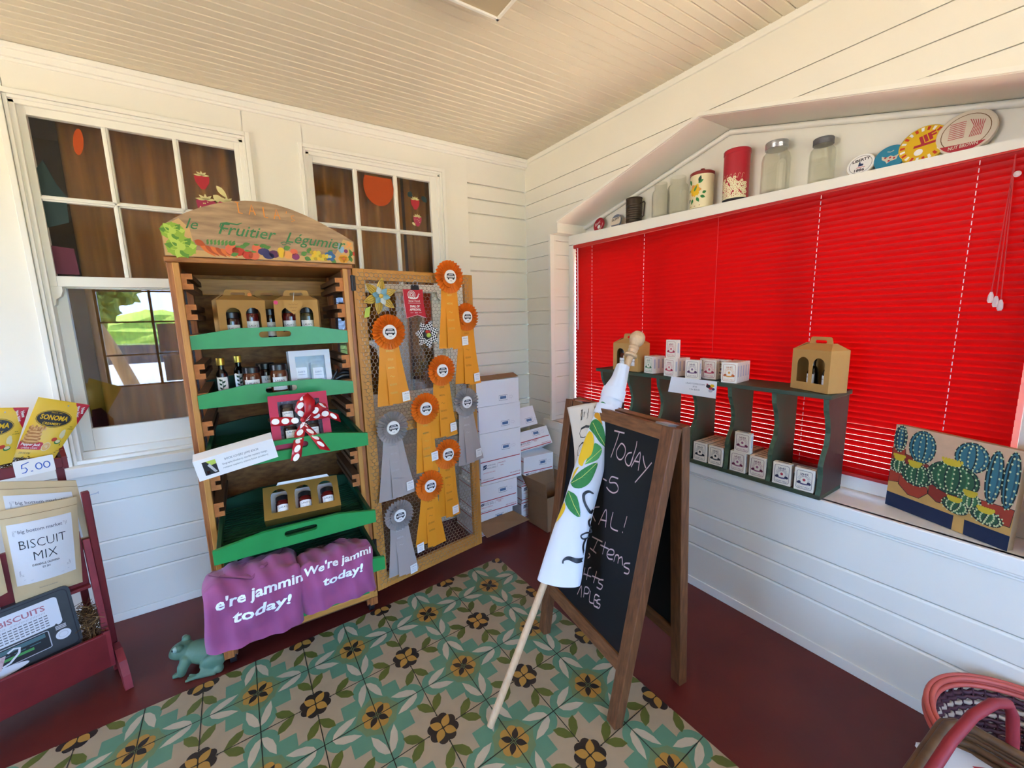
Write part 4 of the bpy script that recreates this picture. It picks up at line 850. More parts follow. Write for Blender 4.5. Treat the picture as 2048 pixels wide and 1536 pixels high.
    m = MB(); s = (stk[0] - u, stk[1] - v); f = lambda a, b, h=0: Vector((s[0] + a, s[1] + b, .006 + h)); m.prism([(-.021, -.026), (.021, -.022), (.019, .028), (-.023, .024)], 0, .0008, 'white', f); m.text("LALA'S", f, 0, .012, .010, 'grey_print', .0012, width=.028)
    for y in (.002, -.007, -.014): m.stroke([(-.013, y), (.013, y)], .0016, 'light_grey', f, .0011)
    m.obj('award_sticker', t); return t
GM = ["GOLD", "MEDAL", "~", "2023 SHOW", "CALIFORNIA"]
O_ = 'orange rosette '
rosette(.511, 1.782, .088, (.432, 1.395), (.590, 1.391), (.599, 1.429), O_ + 'at the top of the mesh door, covering the door frame', 'o', ["BEST", "MEDAL", "~", "2023 SHOW", "CALIFORNIA"], .048, 'foil')
rosette(.632, 1.564, .080, (.545, 1.180), (.727, 1.169), (.693, 1.206), O_ + 'tucked behind the topmost one at the right edge of the mesh door', 'o', GM, .022)
rosette(.146, 1.497, .088, (.064, 1.123), (.251, 1.129), (.219, 1.158), O_ + 'with gold words DOUBLE GOLD MEDAL on the left of the mesh door', 'o', ["DOUBLE", "GOLD", "MEDAL", "~", "2023 SHOW", "CALIFORNIA"], .030, 'foil')
rosette(.445, 1.272, .086, (.361, .889), (.539, .887), (.507, .936), O_ + 'at mid height with a white sticker, left of the upper grey rosette', 'o', GM, .026)
rosette(.320, 1.077, .086, (.251, .72), (.388, .702), (.365, .797), O_ + 'between the two upper grey rosettes, overlapping lower ribbons', 'o', GM, .040, 'foil')
rosette(.453, .786, .088, (.377, .413), (.527, .396), (.492, .433), O_ + 'at the lower right of the mesh door', 'o', GM, .030)
rosette(.313, .642, .086, (.211, .305), (.405, .274), (.236, .30), O_ + 'lowest of the orange ones, sticker at its lower left corner', 'o', GM, .052)
rosette(.128, 1.007, .085, (.032, .618), (.244, .624), (.208, .668), 'grey silver rosette at the left of the mesh door, above the lowest grey one', 'g', ["SILVER", "MEDAL", "~", "2023 SHOW", "CALIFORNIA"], .032)
rosette(.597, 1.07, .084, (.534, .688), (.715, .698), (.676, .742), 'grey silver rosette at the right edge of the mesh door', 'g', ["SILVER", "MEDAL", "~"], .034)
rosette(.128, .527, .082, (.053, .185), (.226, .17), (.194, .187), 'lowest grey silver rosette, at the bottom left of the mesh door', 'g', ["BRONZE", "MEDAL", "~"], .038)
# metal flowers
mat('fl_yel', '#d9b24a', .4); mat('fl_blue', '#7ba9b8', .4); mat('fl_pale', '#d4d8cf', .5); mat('fl_line', '#8a6a2a', .5)
fl = thing('yellow_metal_flower', 'yellow and blue painted metal flower at the top left of the mesh door', 'ornament', DM @ Matrix.Translation((.120, 1.675, .01)))
def petal(m, a, r0, r1, w_, c, h, lines=None):
    P = [(r0 + (r1 - r0) * t, w_ * math.sin(math.pi * min(1, t ** .75))) for t in (0, .15, .3, .5, .7, .85, 1)]
    vs = []; n = len(P)
    for s in (1, 0, -1): vs += [((x * math.cos(R(a)) - s * y * math.sin(R(a))), (x * math.sin(R(a)) + s * y * math.cos(R(a))), h + (.012 * (i / n) + (.004 if s else 0))) for i, (x, y) in enumerate(P)]
    m.add(vs, [(j * n + i, j * n + i + 1, (j + 1) * n + i + 1, (j + 1) * n + i) for j in range(2) for i in range(n - 1)], c, True)
    if lines:
        for s in (-.5, 0, .5):
            q = [vs[n + i] + Vector((0, 0, .0015)) if False else (vs[n + i][0] - s * P[i][1] * math.sin(R(a)), vs[n + i][1] + s * P[i][1] * math.cos(R(a)), vs[n + i][2] + .003) for i in range(2, n - 1)]
            m.tube(q, .0008, lines, 4)
for k in range(6): m = MB(); petal(m, 20 + 60 * k, .012, .092, .021, 'fl_yel', .0, 'fl_line'); m.obj('outer_petal', fl, solid=.001)
for k in range(6): m = MB(); petal(m, 50 + 60 * k, .008, .048, .015, ('fl_blue', 'fl_pale', 'fl_blue')[k % 3], .014); m.obj('inner_petal', fl, solid=.001)
m = MB(); m.ball((0, 0, .024), .011, 'fl_yel'); m.obj('centre', fl)
m = MB(); m.add([(-.075, -.06, .002), (-.05, -.05, .004), (-.06, -.10, .004), (-.085, -.105, .002)], [(0, 1, 2, 3)], 'lettuce2'); m.obj('leaf', fl, solid=.001)
# checkered flower
cf_ = thing('checkered_metal_flower', 'black and white checkered metal flower below the red pennant', 'ornament', DM @ Matrix.Translation((.372, 1.475, .012)))
for k in range(7):
    m = MB(); a = 20 + 51.4 * k; N_ = 8; Mr = Matrix.Rotation(R(a), 4, 'Z')
    for i in range(N_):
        for j in range(4):
            def pp(i_, j_):
                t = i_ / N_; w_ = .021 * math.sin(math.pi * min(1, .08 + .92 * t ** .8)) + .002; return Mr @ Vector((.014 + .062 * t, (j_ / 2 - 1) * w_, .004 + .014 * t))
            m.add([pp(i, j), pp(i + 1, j), pp(i + 1, j + 1), pp(i, j + 1)], [(0, 1, 2, 3)], 'white' if (i + j) % 2 else 'black')
    m.obj('petal', cf_, solid=.001)
m = MB(); m.ball((0, 0, .012), .026, 'near_black', sc=(1, 1, .4)); m.ball((.002, -.004, .022), .013, 'lettuce2'); m.ball((-.006, .014, .020), .009, 'tomato'); m.ball((.008, .014, .020), .008, 'red_print'); m.obj('centre', cf_)
# red pennant with binder clip
pn = thing('red_pennant', 'red swallowtail pennant with a white snail, clipped to the mesh door', 'pennant', DM @ Matrix.Translation((.315, 1.64, .012)))
mat('pen_red', '#bf1f2e', .5)
m = MB(); f = UV; m.prism([(-.068, .072), (.050, .074), (.052, .0), (.064, -.078), (.010, -.062), (-.055, -.078), (-.064, .0)], 0, .001, 'pen_red', f)
for k in range(3): m.stroke(ell(-.018, .045, .021 - .007 * k, n=20), .003, 'white', f, .0014, True)
m.stroke([(-.038, .030), (-.01, .026), (.012, .028), (.020, .036), (.022, .046)], [.004, .008, .008, .006, .004], 'white', f, .0014); m.stroke([(.020, .044), (.026, .054)], .0015, 'white', f, .0014); m.stroke([(.022, .044), (.032, .050)], .0015, 'white', f, .0014)
m.text("Slow Food", f, -.004, .008, .016, 'white', .0014, width=.066); m.text("SNAIL OF", f, -.002, -.020, .016, 'white', .0014, bold=.03, width=.056); m.text("APPROVAL", f, .0, -.037, .016, 'white', .0014, bold=.03, width=.066); m.text("2023", f, .004, -.051, .009, 'white', .0014)
for a, b, y in ((-.04, .034, .002), (-.03, -.012, -.048), (.02, .036, -.048)): m.stroke([(a, y), (b, y)], .001, 'white', f, .0014)
m.stroke([(-.066, .070), (-.062, .0), (-.053, -.075), (.010, -.059), (.061, -.075)], .0015, 'white', f, .0013); m.obj('pennant_cloth', pn)
m = MB(); m.prism([(-.022, 0), (.022, 0), (.018, .026), (-.018, .026)], -.006, .008, 'near_black', frame((.004, .070, 0), (1, 0, 0), (0, 1, 0))); m.obj('binder_clip', pn, bevel=.002)
m = MB(); m.tube([(-.008, .090, .009), (-.010, .108, .010), (-.003, .116, .010), (.010, .116, .010), (.017, .108, .010), (.014, .090, .009)], .0013, 'metal', 6); m.obj('clip_wire', pn)
FLAG = {'leaf1': [(1.303, 0.029), (1.329, 0.025), (1.352, 0.034), (1.349, 0.051), (1.338, 0.07), (1.319, 0.056), (1.309, 0.042)], 'orange': [(1.297, 0.022), (1.298, 0.038), (1.265, 0.06), (1.253, 0.066), (1.267, 0.044), (1.279, 0.024)], 'leaf2': [(1.222, 0.019), (1.251, 0.017), (1.269, 0.033), (1.255, 0.062), (1.226, 0.084), (1.169, 0.11), (1.175, 0.082), (1.197, 0.051)], 'lemon': [(1.212, 0.022), (1.202, 0.039), (1.163, 0.056), (1.114, 0.059), (1.083, 0.041), (1.057, 0.038), (1.062, 0.021), (1.084, 0.014), (1.126, 0.013), (1.17, 0.014), (1.2, 0.018)], 'leaf3': [(1.067, 0.046), (1.092, 0.048), (1.138, 0.058), (1.168, 0.06), (1.155, 0.095), (1.112, 0.094), (1.087, 0.074)], 'leaf4': [(0.975, 0.012), (1.014, 0.024), (1.054, 0.05), (1.092, 0.093), (1.05, 0.096), (1.001, 0.087), (0.97, 0.062), (0.961, 0.031)], 'leaf5': [(0.942, 0.013), (0.93, 0.055), (0.859, 0.091), (0.865, 0.048), (0.897, 0.013)], 'lemon2': [(0.892, 0.012), (0.87, 0.024), (0.827, 0.016), (0.8, 0.002), (0.844, 0.003)], 'lemon3': [(1.051, 0.027), (1.034, 0.023), (0.997, 0.016), (0.986, 0.013), (1.02, 0.012), (1.043, 0.018)], 'v1': [(1.31, 0.029), (1.339, 0.068)], 'v2': [(1.25, 0.026), (1.213, 0.057), (1.169, 0.107)], 'v3': [(1.07, 0.045), (1.115, 0.073), (1.154, 0.094)], 'v4': [(0.974, 0.014), (1.012, 0.049), (1.043, 0.067), (1.09, 0.092)], 'v5': [(0.938, 0.016), (0.894, 0.053), (0.86, 0.089)], 'q1': [(0.965, 0.116), (0.966, 0.093), (0.947, 0.079), (0.917, 0.093), (0.889, 0.126), (0.903, 0.133)], 'q2': [(0.868, 0.138), (0.854, 0.131), (0.839, 0.138), (0.832, 0.148)], 'q3': [(0.827, 0.145), (0.815, 0.153), (0.805, 0.132), (0.79, 0.117), (0.78, 0.126), (0.785, 0.142), (0.796, 0.15)], 'q4': [(0.781, 0.139), (0.752, 0.138), (0.723, 0.152)], 'q5': [(0.705, 0.155), (0.693, 0.13), (0.691, 0.096), (0.677, 0.079), (0.664, 0.08)]}
CHALK = [[(0.536, 0.933), (0.627, 0.936)], [(0.582, 0.934), (0.572, 0.904), (0.541, 0.836)], [(0.611, 0.897), (0.586, 0.872), (0.588, 0.853), (0.612, 0.842), (0.639, 0.846), (0.658, 0.867), (0.653, 0.888), (0.628, 0.898), (0.611, 0.897)], [(0.713, 0.881), (0.684, 0.873), (0.668, 0.852), (0.681, 0.838), (0.706, 0.834), (0.722, 0.845), (0.729, 0.868)], [(0.738, 0.924), (0.737, 0.896), (0.715, 0.837)], [(0.727, 0.834), (0.777, 0.892), (0.786, 0.832)], [(0.743, 0.857), (0.78, 0.86)], [(0.804, 0.885), (0.819, 0.865), (0.84, 0.85)], [(0.875, 0.874), (0.843, 0.845), (0.778, 0.79)], [(0.499, 0.75), (0.535, 0.749)], [(0.636, 0.776), (0.575, 0.771), (0.565, 0.749), (0.619, 0.757), (0.649, 0.746), (0.644, 0.731), (0.612, 0.72), (0.574, 0.72), (0.544, 0.727)], [(0.505, 0.645), (0.455, 0.63), (0.442, 0.607), (0.486, 0.586)], [(0.521, 0.582), (0.572, 0.65), (0.593, 0.589)], [(0.533, 0.603), (0.593, 0.613)], [(0.639, 0.656), (0.638, 0.603), (0.707, 0.604)], [(0.762, 0.67), (0.753, 0.628)], [(0.748, 0.613), (0.749, 0.608)], [(0.478, 0.525), (0.585, 0.533)], [(0.539, 0.53), (0.509, 0.481)], [(0.474, 0.48), (0.543, 0.479)], [(0.614, 0.541), (0.604, 0.492)], [(0.571, 0.518), (0.653, 0.525)], [(0.651, 0.505), (0.702, 0.518), (0.699, 0.532), (0.662, 0.526), (0.645, 0.504), (0.666, 0.494), (0.703, 0.501)], [(0.716, 0.497), (0.724, 0.522), (0.751, 0.526), (0.753, 0.501)], [(0.752, 0.517), (0.778, 0.53), (0.795, 0.506)], [(0.852, 0.53), (0.812, 0.518), (0.809, 0.507), (0.852, 0.509), (0.85, 0.494), (0.817, 0.487)], [(0.468, 0.458), (0.486, 0.453), (0.465, 0.438)], [(0.451, 0.398), (0.447, 0.368)], [(0.514, 0.416), (0.49, 0.403), (0.485, 0.36)], [(0.45, 0.373), (0.528, 0.385)], [(0.575, 0.42), (0.561, 0.371)], [(0.537, 0.391), (0.616, 0.402)], [(0.652, 0.41), (0.615, 0.4), (0.61, 0.388), (0.651, 0.389), (0.639, 0.372), (0.599, 0.367)], [(0.483, 0.291), (0.482, 0.33), (0.527, 0.337), (0.523, 0.319), (0.485, 0.307)], [(0.544, 0.336), (0.548, 0.297), (0.593, 0.303)], [(0.639, 0.344), (0.597, 0.337), (0.599, 0.299), (0.639, 0.305)], [(0.598, 0.319), (0.632, 0.325)], [(0.653, 0.337), (0.627, 0.328), (0.623, 0.317), (0.657, 0.32), (0.651, 0.305), (0.615, 0.299)], [(0.409, 0.279), (0.442, 0.322), (0.456, 0.282)]]
# ================================================================ PATTERNED FLOOR MAT
for n_, c_ in dict(t_beige='#a28d70', t_mint='#5c8266', t_cream='#b6a68c', t_sage='#6a7a52', t_tan='#a87c36', t_black='#2e231c', t_olive='#5a5e26', t_line='#2c271c').items(): mat(n_, c_, .5, var=(18, .22), spec=.35)
A0 = Vector((.519, 1.736, 0)); TU = Vector((.1952, .0088, 0)); TV = Vector((.0006, .2068, 0))
tf = lambda u, v, h=0: A0 + TU * u + TV * v + Vector((0, 0, h))
U0, U1, V0, V1 = -9, 4, -9, 2
def clip(P):
    for ax, lim, s in ((0, U0, 1), (0, U1, -1), (1, V0, 1), (1, V1, -1)):
        o = []
        for i in range(len(P)):
            a, b = P[i - 1], P[i]; da, db = s * (a[ax] - lim), s * (b[ax] - lim)
            if (da >= 0) != (db >= 0): t = da / (da - db); o.append((a[0] + (b[0] - a[0]) * t, a[1] + (b[1] - a[1]) * t))
            if db >= 0: o.append(b)
        P = o
        if len(P) < 3: return None
    return P
m = MB(); m.prism([(U0, V0), (U1, V0), (U1, V1), (U0, V1)], 0, .003, 't_beige', tf)
def tp(P, c, l):
    P = clip(P)
    if P: m.face(P, c, tf, .003 + .00012 * l)
def motifB(x, y):
    S = lambda P: [(x + a, y + b) for a, b in P]
    tp(S([(-.585, -.585), (.585, -.585), (.585, .585), (-.585, .585)]), 't_mint', 1)
    for k in range(4):
        c, s = round(math.cos(k * math.pi / 2)), round(math.sin(k * math.pi / 2)); r = lambda P: S([(a * c - b * s, a * s + b * c) for a, b in P])
        tp(r(ell(.695, 0, .305, n=28)), 't_mint', 2 + .1 * k)
        for q in (1, -1): tp(r([(.86, .0), (.82, .10 * q), (.70, .19 * q), (.54, .235 * q), (.36, .225 * q), (.48, .12 * q), (.66, .035 * q)]), 't_cream', 5 + .1 * q)
    for k in range(4):
        c, s = round(math.cos(k * math.pi / 2)), round(math.sin(k * math.pi / 2)); r = lambda P: S([(a * c - b * s, a * s + b * c) for a, b in P])
        tp(r([(0, 0), (.30, -.30), (.36, -.14), (.46, 0), (.36, .14), (.30, .30)]), 't_sage', 6 + .1 * k)
    for k in range(8): tp(S(ell(.19 * math.cos(R(22.5 + 45 * k)), .19 * math.sin(R(22.5 + 45 * k)), .108, n=14)), 't_tan', 8 + .05 * k)
    for k in range(4): a = R(45 + 90 * k); tp(S(leafp(.03 * math.cos(a), .03 * math.sin(a), .255 * math.cos(a), .255 * math.sin(a), .062)), 't_black', 10)
    tp(S(ell(0, 0, .02, n=8)), 't_tan', 10.5)
def motifA(x, y):
    S = lambda P: [(x + a, y + b) for a, b in P]
    for k in range(8): tp(S(ell(.205 * math.cos(R(22.5 + 45 * k)), .205 * math.sin(R(22.5 + 45 * k)), .105, n=14)), 't_black', 4 + .05 * k)
    tp(S(ell(0, 0, .19, n=12)), 't_black', 5)
    for k in range(4):
        a = R(45 + 90 * k); tp(S(leafp(.02 * math.cos(a), .02 * math.sin(a), .285 * math.cos(a), .285 * math.sin(a), .082)), 't_tan', 6)
        c, s = round(math.cos(k * math.pi / 2)), round(math.sin(k * math.pi / 2)); r = lambda P: S([(a_ * c - b_ * s, a_ * s + b_ * c) for a_, b_ in P])
        for q in (1, -1): tp(r([(.39, .0), (.48, .0), (.62, .05 * q), (.70, .13 * q), (.73, .26 * q), (.60, .25 * q), (.48, .17 * q)]), 't_olive', 4.5)
        tp(r([(.27, 0), (.30, .02), (.33, 0), (.30, -.02)]), 't_black', 6)
for i in range(-10, 6):
    for j in range(-10, 4):
        if i % 2 and j % 2: motifB(i, j)
for i in range(-10, 6):
    for j in range(-10, 4):
        if i % 2 == 0 and j % 2 == 0: motifA(i, j)
for i in range(U0 + 1, U1): m.stroke([(i, V0), (i, V1)], .018, 't_line', tf, .003 + .00012 * 12)
for j in range(V0 + 1, V1): m.stroke([(U0, j), (U1, j)], .018, 't_line', tf, .003 + .00012 * 12.3)
tag(m.obj('floor_mat'), 'vinyl floor mat printed with green and tan patterned cement tiles', 'mat')

# ================================================================ SANDWICH BOARD
sb = thing('sandwich_board', 'brown wooden folding chalkboard sign standing on the edge of the patterned mat', 'chalkboard sign', loc(1.24, 1.21, 0)); SI = sb.matrix_world.inverted()
def bil(L0, R0, L1, R1, sgn=1):
    L0, R0, L1, R1 = map(Vector, (L0, R0, L1, R1)); N = (R0 - L0).cross(L1 - L0).normalized() * sgn
    return lambda u, v, h=0: SI @ ((L0 * (1 - u) + R0 * u) * (1 - v) + (L1 * (1 - u) + R1 * u) * v + N * h)
FF = bil((1.150, 1.52, 0), (1.062, .935, 0), (1.358, 1.545, 1.150), (1.263, .866, 1.155))
FB = bil((1.523, 1.50, 0), (1.435, .915, 0), (1.405, 1.545, 1.150), (1.310, .866, 1.155))
def blk(m, F, u0, u1, v0, v1, h0, h1, c): 
    P = [(u0, v0), (u1, v0), (u1, v1), (u0, v1)]; A = [F(u, v, h0) for u, v in P] + [F(u, v, h1) for u, v in P]
    m.add(A, [(3, 2, 1, 0), (4, 5, 6, 7), (0, 1, 5, 4), (1, 2, 6, 5), (2, 3, 7, 6), (3, 0, 4, 7)], c)
for F, nm, s in ((FF, 'front', 1), (FB, 'rear', -1)):
    h0, h1 = (-.020, .020)
    for u0, u1 in ((0, .085), (.915, 1)): m = MB(); blk(m, F, u0, u1, .002, 1, h0, h1, 'brown_wood'); m.obj('leg', sb, bevel=.003)
    m = MB(); blk(m, F, .085, .915, .955, 1, -.016, .016, 'brown_wood_y'); m.obj('top_rail', sb, bevel=.003)
    m = MB(); blk(m, F, .085, .915, .178, .228, -.016, .016, 'brown_wood_y'); m.obj('bottom_rail', sb, bevel=.003)
    m = MB(); blk(m, F, .08, .92, .225, .957, -.004, .004, 'chalkboard')
    if s == 1:
        for l in CHALK: m.stroke(smooth(l), .0050, 'chalk', FF, .0048)
    m.obj('chalk_panel', sb)
for u in (.10, .86): m = MB(); m.box((.0, 0, 0), (.001, .001, .001), 'metal') if False else blk(m, FF, u, u + .09, .992, 1.006, -.05, .012, 'metal'); m.obj('hinge', sb)
m = MB(); p0, p1 = FF(.36, .20, -.01), FF(.78, .20, -.01)
p0, p1 = FF(.40, .18, -.012), FB(.40, .18, .0)
N_ = 22
for k in range(N_):
    t = (k + .5) / N_; c = p0.lerp(p1, t) + Vector((0, 0, -.085 * 4 * t * (1 - t))); d = (p1 - p0).normalized(); sl = Vector((d.x, d.y, -.085 * 4 * (1 - 2 * t) / (p1 - p0).length)).normalized(); e = sl.cross(Vector((0, 0, 1))).normalized()
    if k % 2: e = sl.cross(e)
    m.tube([c + sl * .0095 * math.cos(R(a)) + e * .0045 * math.sin(R(a)) for a in range(0, 360, 36)], .0012, 'metal', 5, closed=True)
m.obj('chain', sb)

# ================================================================ ROLLED GARDEN FLAG ON A POLE
PB = Vector((.6645, 1.2252, .0)); pa = Vector((.4821, .0795, .8725)).normalized(); pe = Vector((.6398, -.7122, -.2887)).normalized(); pn_ = pe.cross(pa).normalized()
gf = thing('garden_flag', 'white lemon print flag rolled on a wooden pole that leans against the chalkboard', 'flag', Matrix.Translation(PB))
F3 = lambda s, o, h=0: pa * s + pe * o + pn_ * h
k_ = .097 / 1.64; FRONT = .012
pts = [F3(s, k_ * s + .002, FRONT - .02 * s / 1.7) for s in (.010, .06, .4, 1.0, 1.5, 1.60)]
m = MB(); m.tube(pts, [.0125, .0145, .0145, .0145, .0145, .0145], 'pole_wood', 14); m.obj('pole', gf)
m = MB(); b0 = pts[-1]; ax = (pts[-1] - pts[0]).normalized()
Mz = Matrix.Translation(b0) @ ax.to_track_quat('Z', 'Y').to_matrix().to_4x4(); m.T = Mz
m.lathe([(.014, -.004), (.027, .0), (.029, .006), (.026, .013), (.018, .018), (.020, .024), (.022, .030), (.021, .040), (.024, .046), (.022, .052), (.020, .056), (.028, .066), (.034, .080), (.035, .094), (.031, .110), (.022, .121), (.008, .127), (.001, .128)], 'pole_wood', 22); m.obj('finial', gf)
LE = [(1.555, .050), (1.522, .046), (1.472, .044), (1.439, .026), (1.351, .024), (1.18, .012), (1.022, .007), (.897, .010), (.796, .003), (.68, .002), (.587, .003)]
RE = [(1.555, .106), (1.537, .108), (1.474, .116), (1.426, .120), (1.345, .125), (1.168, .110), (1.067, .132), (.89, .138), (.753, .148), (.66, .163), (.600, .172)]
def itp(T_, s):
    if s >= T_[0][0]: return T_[0][1]
    for (a, x), (b, y) in zip(T_, T_[1:]):
        if s >= b: t = (a - s) / (a - b); return x + (y - x) * t
    return T_[-1][1]
def sm_itp(T_, s): return (itp(T_, s) * 2 + itp(T_, s + .02) + itp(T_, s - .02)) / 4
mat('flag_cloth', '#d4d5d8', .8, bump=(30, .12), var=(6, .1), col2='#c2c5cc'); mat('flag_back', '#c9baa6', .85, bump=(40, .12), var=(5, .2), col2='#b5a590')
def fs(s, o, h=0):                  # front surface of the roll
    l, r = sm_itp(LE, s), sm_itp(RE, s); c, w_ = (l + r) / 2, (r - l) / 2; q = max(-1, min(1, (o - c) / w_))
    d = .036 * math.sqrt(max(0, 1 - q * q)); wr = .0025 * math.sin(24 * s + 6 * q) * (1 - q * q)
    zc = FRONT - .02 * s / 1.7
    return F3(s, o, zc + d + wr + h)
SB = lambda o_: .583 + .022 * o_ * o_          # hem, slightly bowed
m = MB(); S0, S1 = .585, 1.545; n = 40
def ring(u, v):
    s = S0 + (S1 - S0) * v; a = 2 * math.pi * u; l, r = sm_itp(LE, s), sm_itp(RE, s); c, w_ = (l + r) / 2, (r - l) / 2; q = -math.cos(a)
    if math.sin(a) >= 0: p = fs(s, c + w_ * q)
    else: p = F3(s, c + w_ * q, FRONT - .02 * s / 1.7 - .030 * math.sqrt(max(0, 1 - q * q)) * (1 + .2 * math.sin(20 * s)))
    return p + pa * ((.020 * (q + .1) - .012 * math.sin(a)) * (1 - v) ** 3)
m.grid(ring, 40, 70, 'flag_cloth')
# stepped top layers of the roll
for s0, s1, ex in ((1.38, 1.43, .004), (1.30, 1.345, .006)):
    def r2(u, v, s0=s0, s1=s1, ex=ex):
        s = s0 + (s1 - s0) * v; a = math.pi * u; l, r = sm_itp(LE, s), sm_itp(RE, s); c, w_ = (l + r) / 2, (r - l) / 2 + ex; q = -math.cos(a); return F3(s, c + w_ * q, FRONT - .02 * s / 1.7 + .040 * math.sin(a) + ex)
    m.grid(r2, 20, 4, 'flag_cloth')
m.obj('flag_cloth', gf)
# inner spiral seen from below
m = MB(); m.grid(lambda u, v: F3(.592 + .02 * v, .085 + (.020 + .055 * u) * math.cos(9 * u), FRONT + (.008 + .018 * u) * math.sin(9 * u)), 40, 2, 'flag_cloth'); m.obj('inner_fold', gf, solid=.001)
# loose corner showing the reverse side
def flapf(u, v, h=0):                # u 0..1 from the roll outward, v 0..1 top to bottom
    A = (1.356, .030); Bq = (1.285, -.102); Cq = (1.020, .012)
    t = 1 - v; s = A[0] + (Cq[0] - A[0]) * v + (Bq[0] - A[0]) * u * t; o = A[1] + (Cq[1] - A[1]) * v + (Bq[1] - A[1]) * u * t ** 1.35
    return F3(s, o, FRONT - .02 + .014 * math.sin(3 * u + 2 * v) + h)
m = MB(); m.grid(flapf, 16, 22, 'flag_back')
g = lambda u, v, h=0: flapf(u, v, .0015 + h)
m.stroke([(.05, .36), (.30, .34), (.52, .36), (.58, .42), (.50, .48), (.30, .50), (.12, .50)], [.030, .038, .03, .018, .014, .012, .010], 'near_black', g, 0)
m.stroke([(.05, .58), (.30, .58), (.52, .62), (.60, .68), (.50, .74), (.28, .76)], [.022, .026, .02, .012, .010, .008], 'near_black', g, 0)
gt = lambda a, b, h=0: flapf(.50 + b * 1.0, .07 + a * 1.0, .0018)
m.text("Briarwood", gt, .085, .02, .065, 'near_black', 0, shear=.3, width=.16); m.text("Lane", gt, .085, -.06, .065, 'near_black', 0, shear=.3, width=.08)
for b in (.12, -.13): m.stroke([(.45 + b + .30 * 0, .08), (.44 + b, .12), (.47 + b, .155), (.44 + b, .19), (.45 + b, .23)], .012, 'near_black', g, .0003)
m.obj('loose_corner', gf, 'beige reverse side of the flag', solid=.0012)
# print on the roll
for n_, c_ in dict(lem='#e3b61e', lem_d='#c98a14', lf_a='#2f7a3c', lf_b='#4e9a50', vein='#c9cf6a').items(): mat(n_, c_, .7)
def fdec(m, pl_, c, h):
    P = []
    for i in range(len(pl_)):
        a, b = pl_[i], pl_[(i + 1) % len(pl_)]
        for k in range(4): P.append((a[0] + (b[0] - a[0]) * k / 4, a[1] + (b[1] - a[1]) * k / 4))
    lim = lambda s, o: (s, max(sm_itp(LE, s) + .001, min(sm_itp(RE, s) - .001, o)))
    cx = sum(p[0] for p in P) / len(P); cy = sum(p[1] for p in P) / len(P); K = 5; n = len(P); vs = []
    for j in range(K, 0, -1): vs += [fs(*lim(cx + (s - cx) * j / K, cy + (o - cy) * j / K), h) for s, o in P]
    vs.append(fs(*lim(cx, cy), h))
    m.add(vs, [(j * n + i, j * n + (i + 1) % n, (j + 1) * n + (i + 1) % n, (j + 1) * n + i) for j in range(K - 1) for i in range(n)] + [((K - 1) * n + i, (K - 1) * n + (i + 1) % n, K * n) for i in range(n)], c)
m = MB()
for k, c, h in (('lemon3', 'lem', .0012), ('lemon2', 'lem', .0012), ('orange', 'lem_d', .0012), ('leaf1', 'lf_a', .0016), ('leaf3', 'lf_b', .0014), ('leaf2', 'lf_a', .0018), ('lemon', 'lem', .0022), ('leaf4', 'lf_a', .0020), ('leaf5', 'lf_a', .0020)): fdec(m, smooth(FLAG[k] + FLAG[k][:1], 3)[:-1], c, h)
gv = lambda s, o, h=0: fs(s, o, h)
for k in ('v1', 'v2', 'v3', 'v4', 'v5'):
    q = FLAG[k]; q = [(q[i][0] + (q[i + 1][0] - q[i][0]) * t, q[i][1] + (q[i + 1][1] - q[i][1]) * t) for i in range(len(q) - 1) for t in (0, .25, .5, .75)] + [q[-1]]; m.stroke(q, .0022, 'vein', gv, .0030)
    for i in range(2, len(q) - 1, 2):
        d = (q[-1][0] - q[0][0], q[-1][1] - q[0][1]); L_ = math.hypot(*d); nx_, ny_ = -d[1] / L_, d[0] / L_
        for s_ in (1, -1): m.stroke([q[i], (q[i][0] + .3 * .04 * d[0] / L_ + s_ * nx_ * .012, q[i][1] + .3 * .04 * d[1] / L_ + s_ * ny_ * .012)], .0011, 'lf_b', gv, .0028)
for k, ws in (('q1', (.004, .009, .010, .008, .010, .006)), ('q2', .006), ('q3', .005), ('q4', .006), ('q5', (.012, .016, .012, .006, .005))):
    q = FLAG[k]; w_ = list(ws) if isinstance(ws, tuple) else [ws] * len(q); n_ = len(q); w_ = [w_[min(int(i / 5), n_ - 1)] + (w_[min(int(i / 5) + 1, n_ - 1)] - w_[min(int(i / 5), n_ - 1)]) * (i % 5) / 5 for i in range((n_ - 1) * 5 + 1)]; m.stroke(smooth(q), [x * 1.25 for x in w_], 'near_black', gv, .0030)
m.obj('flag_print', gf, 'printed lemons, leaves and black script')

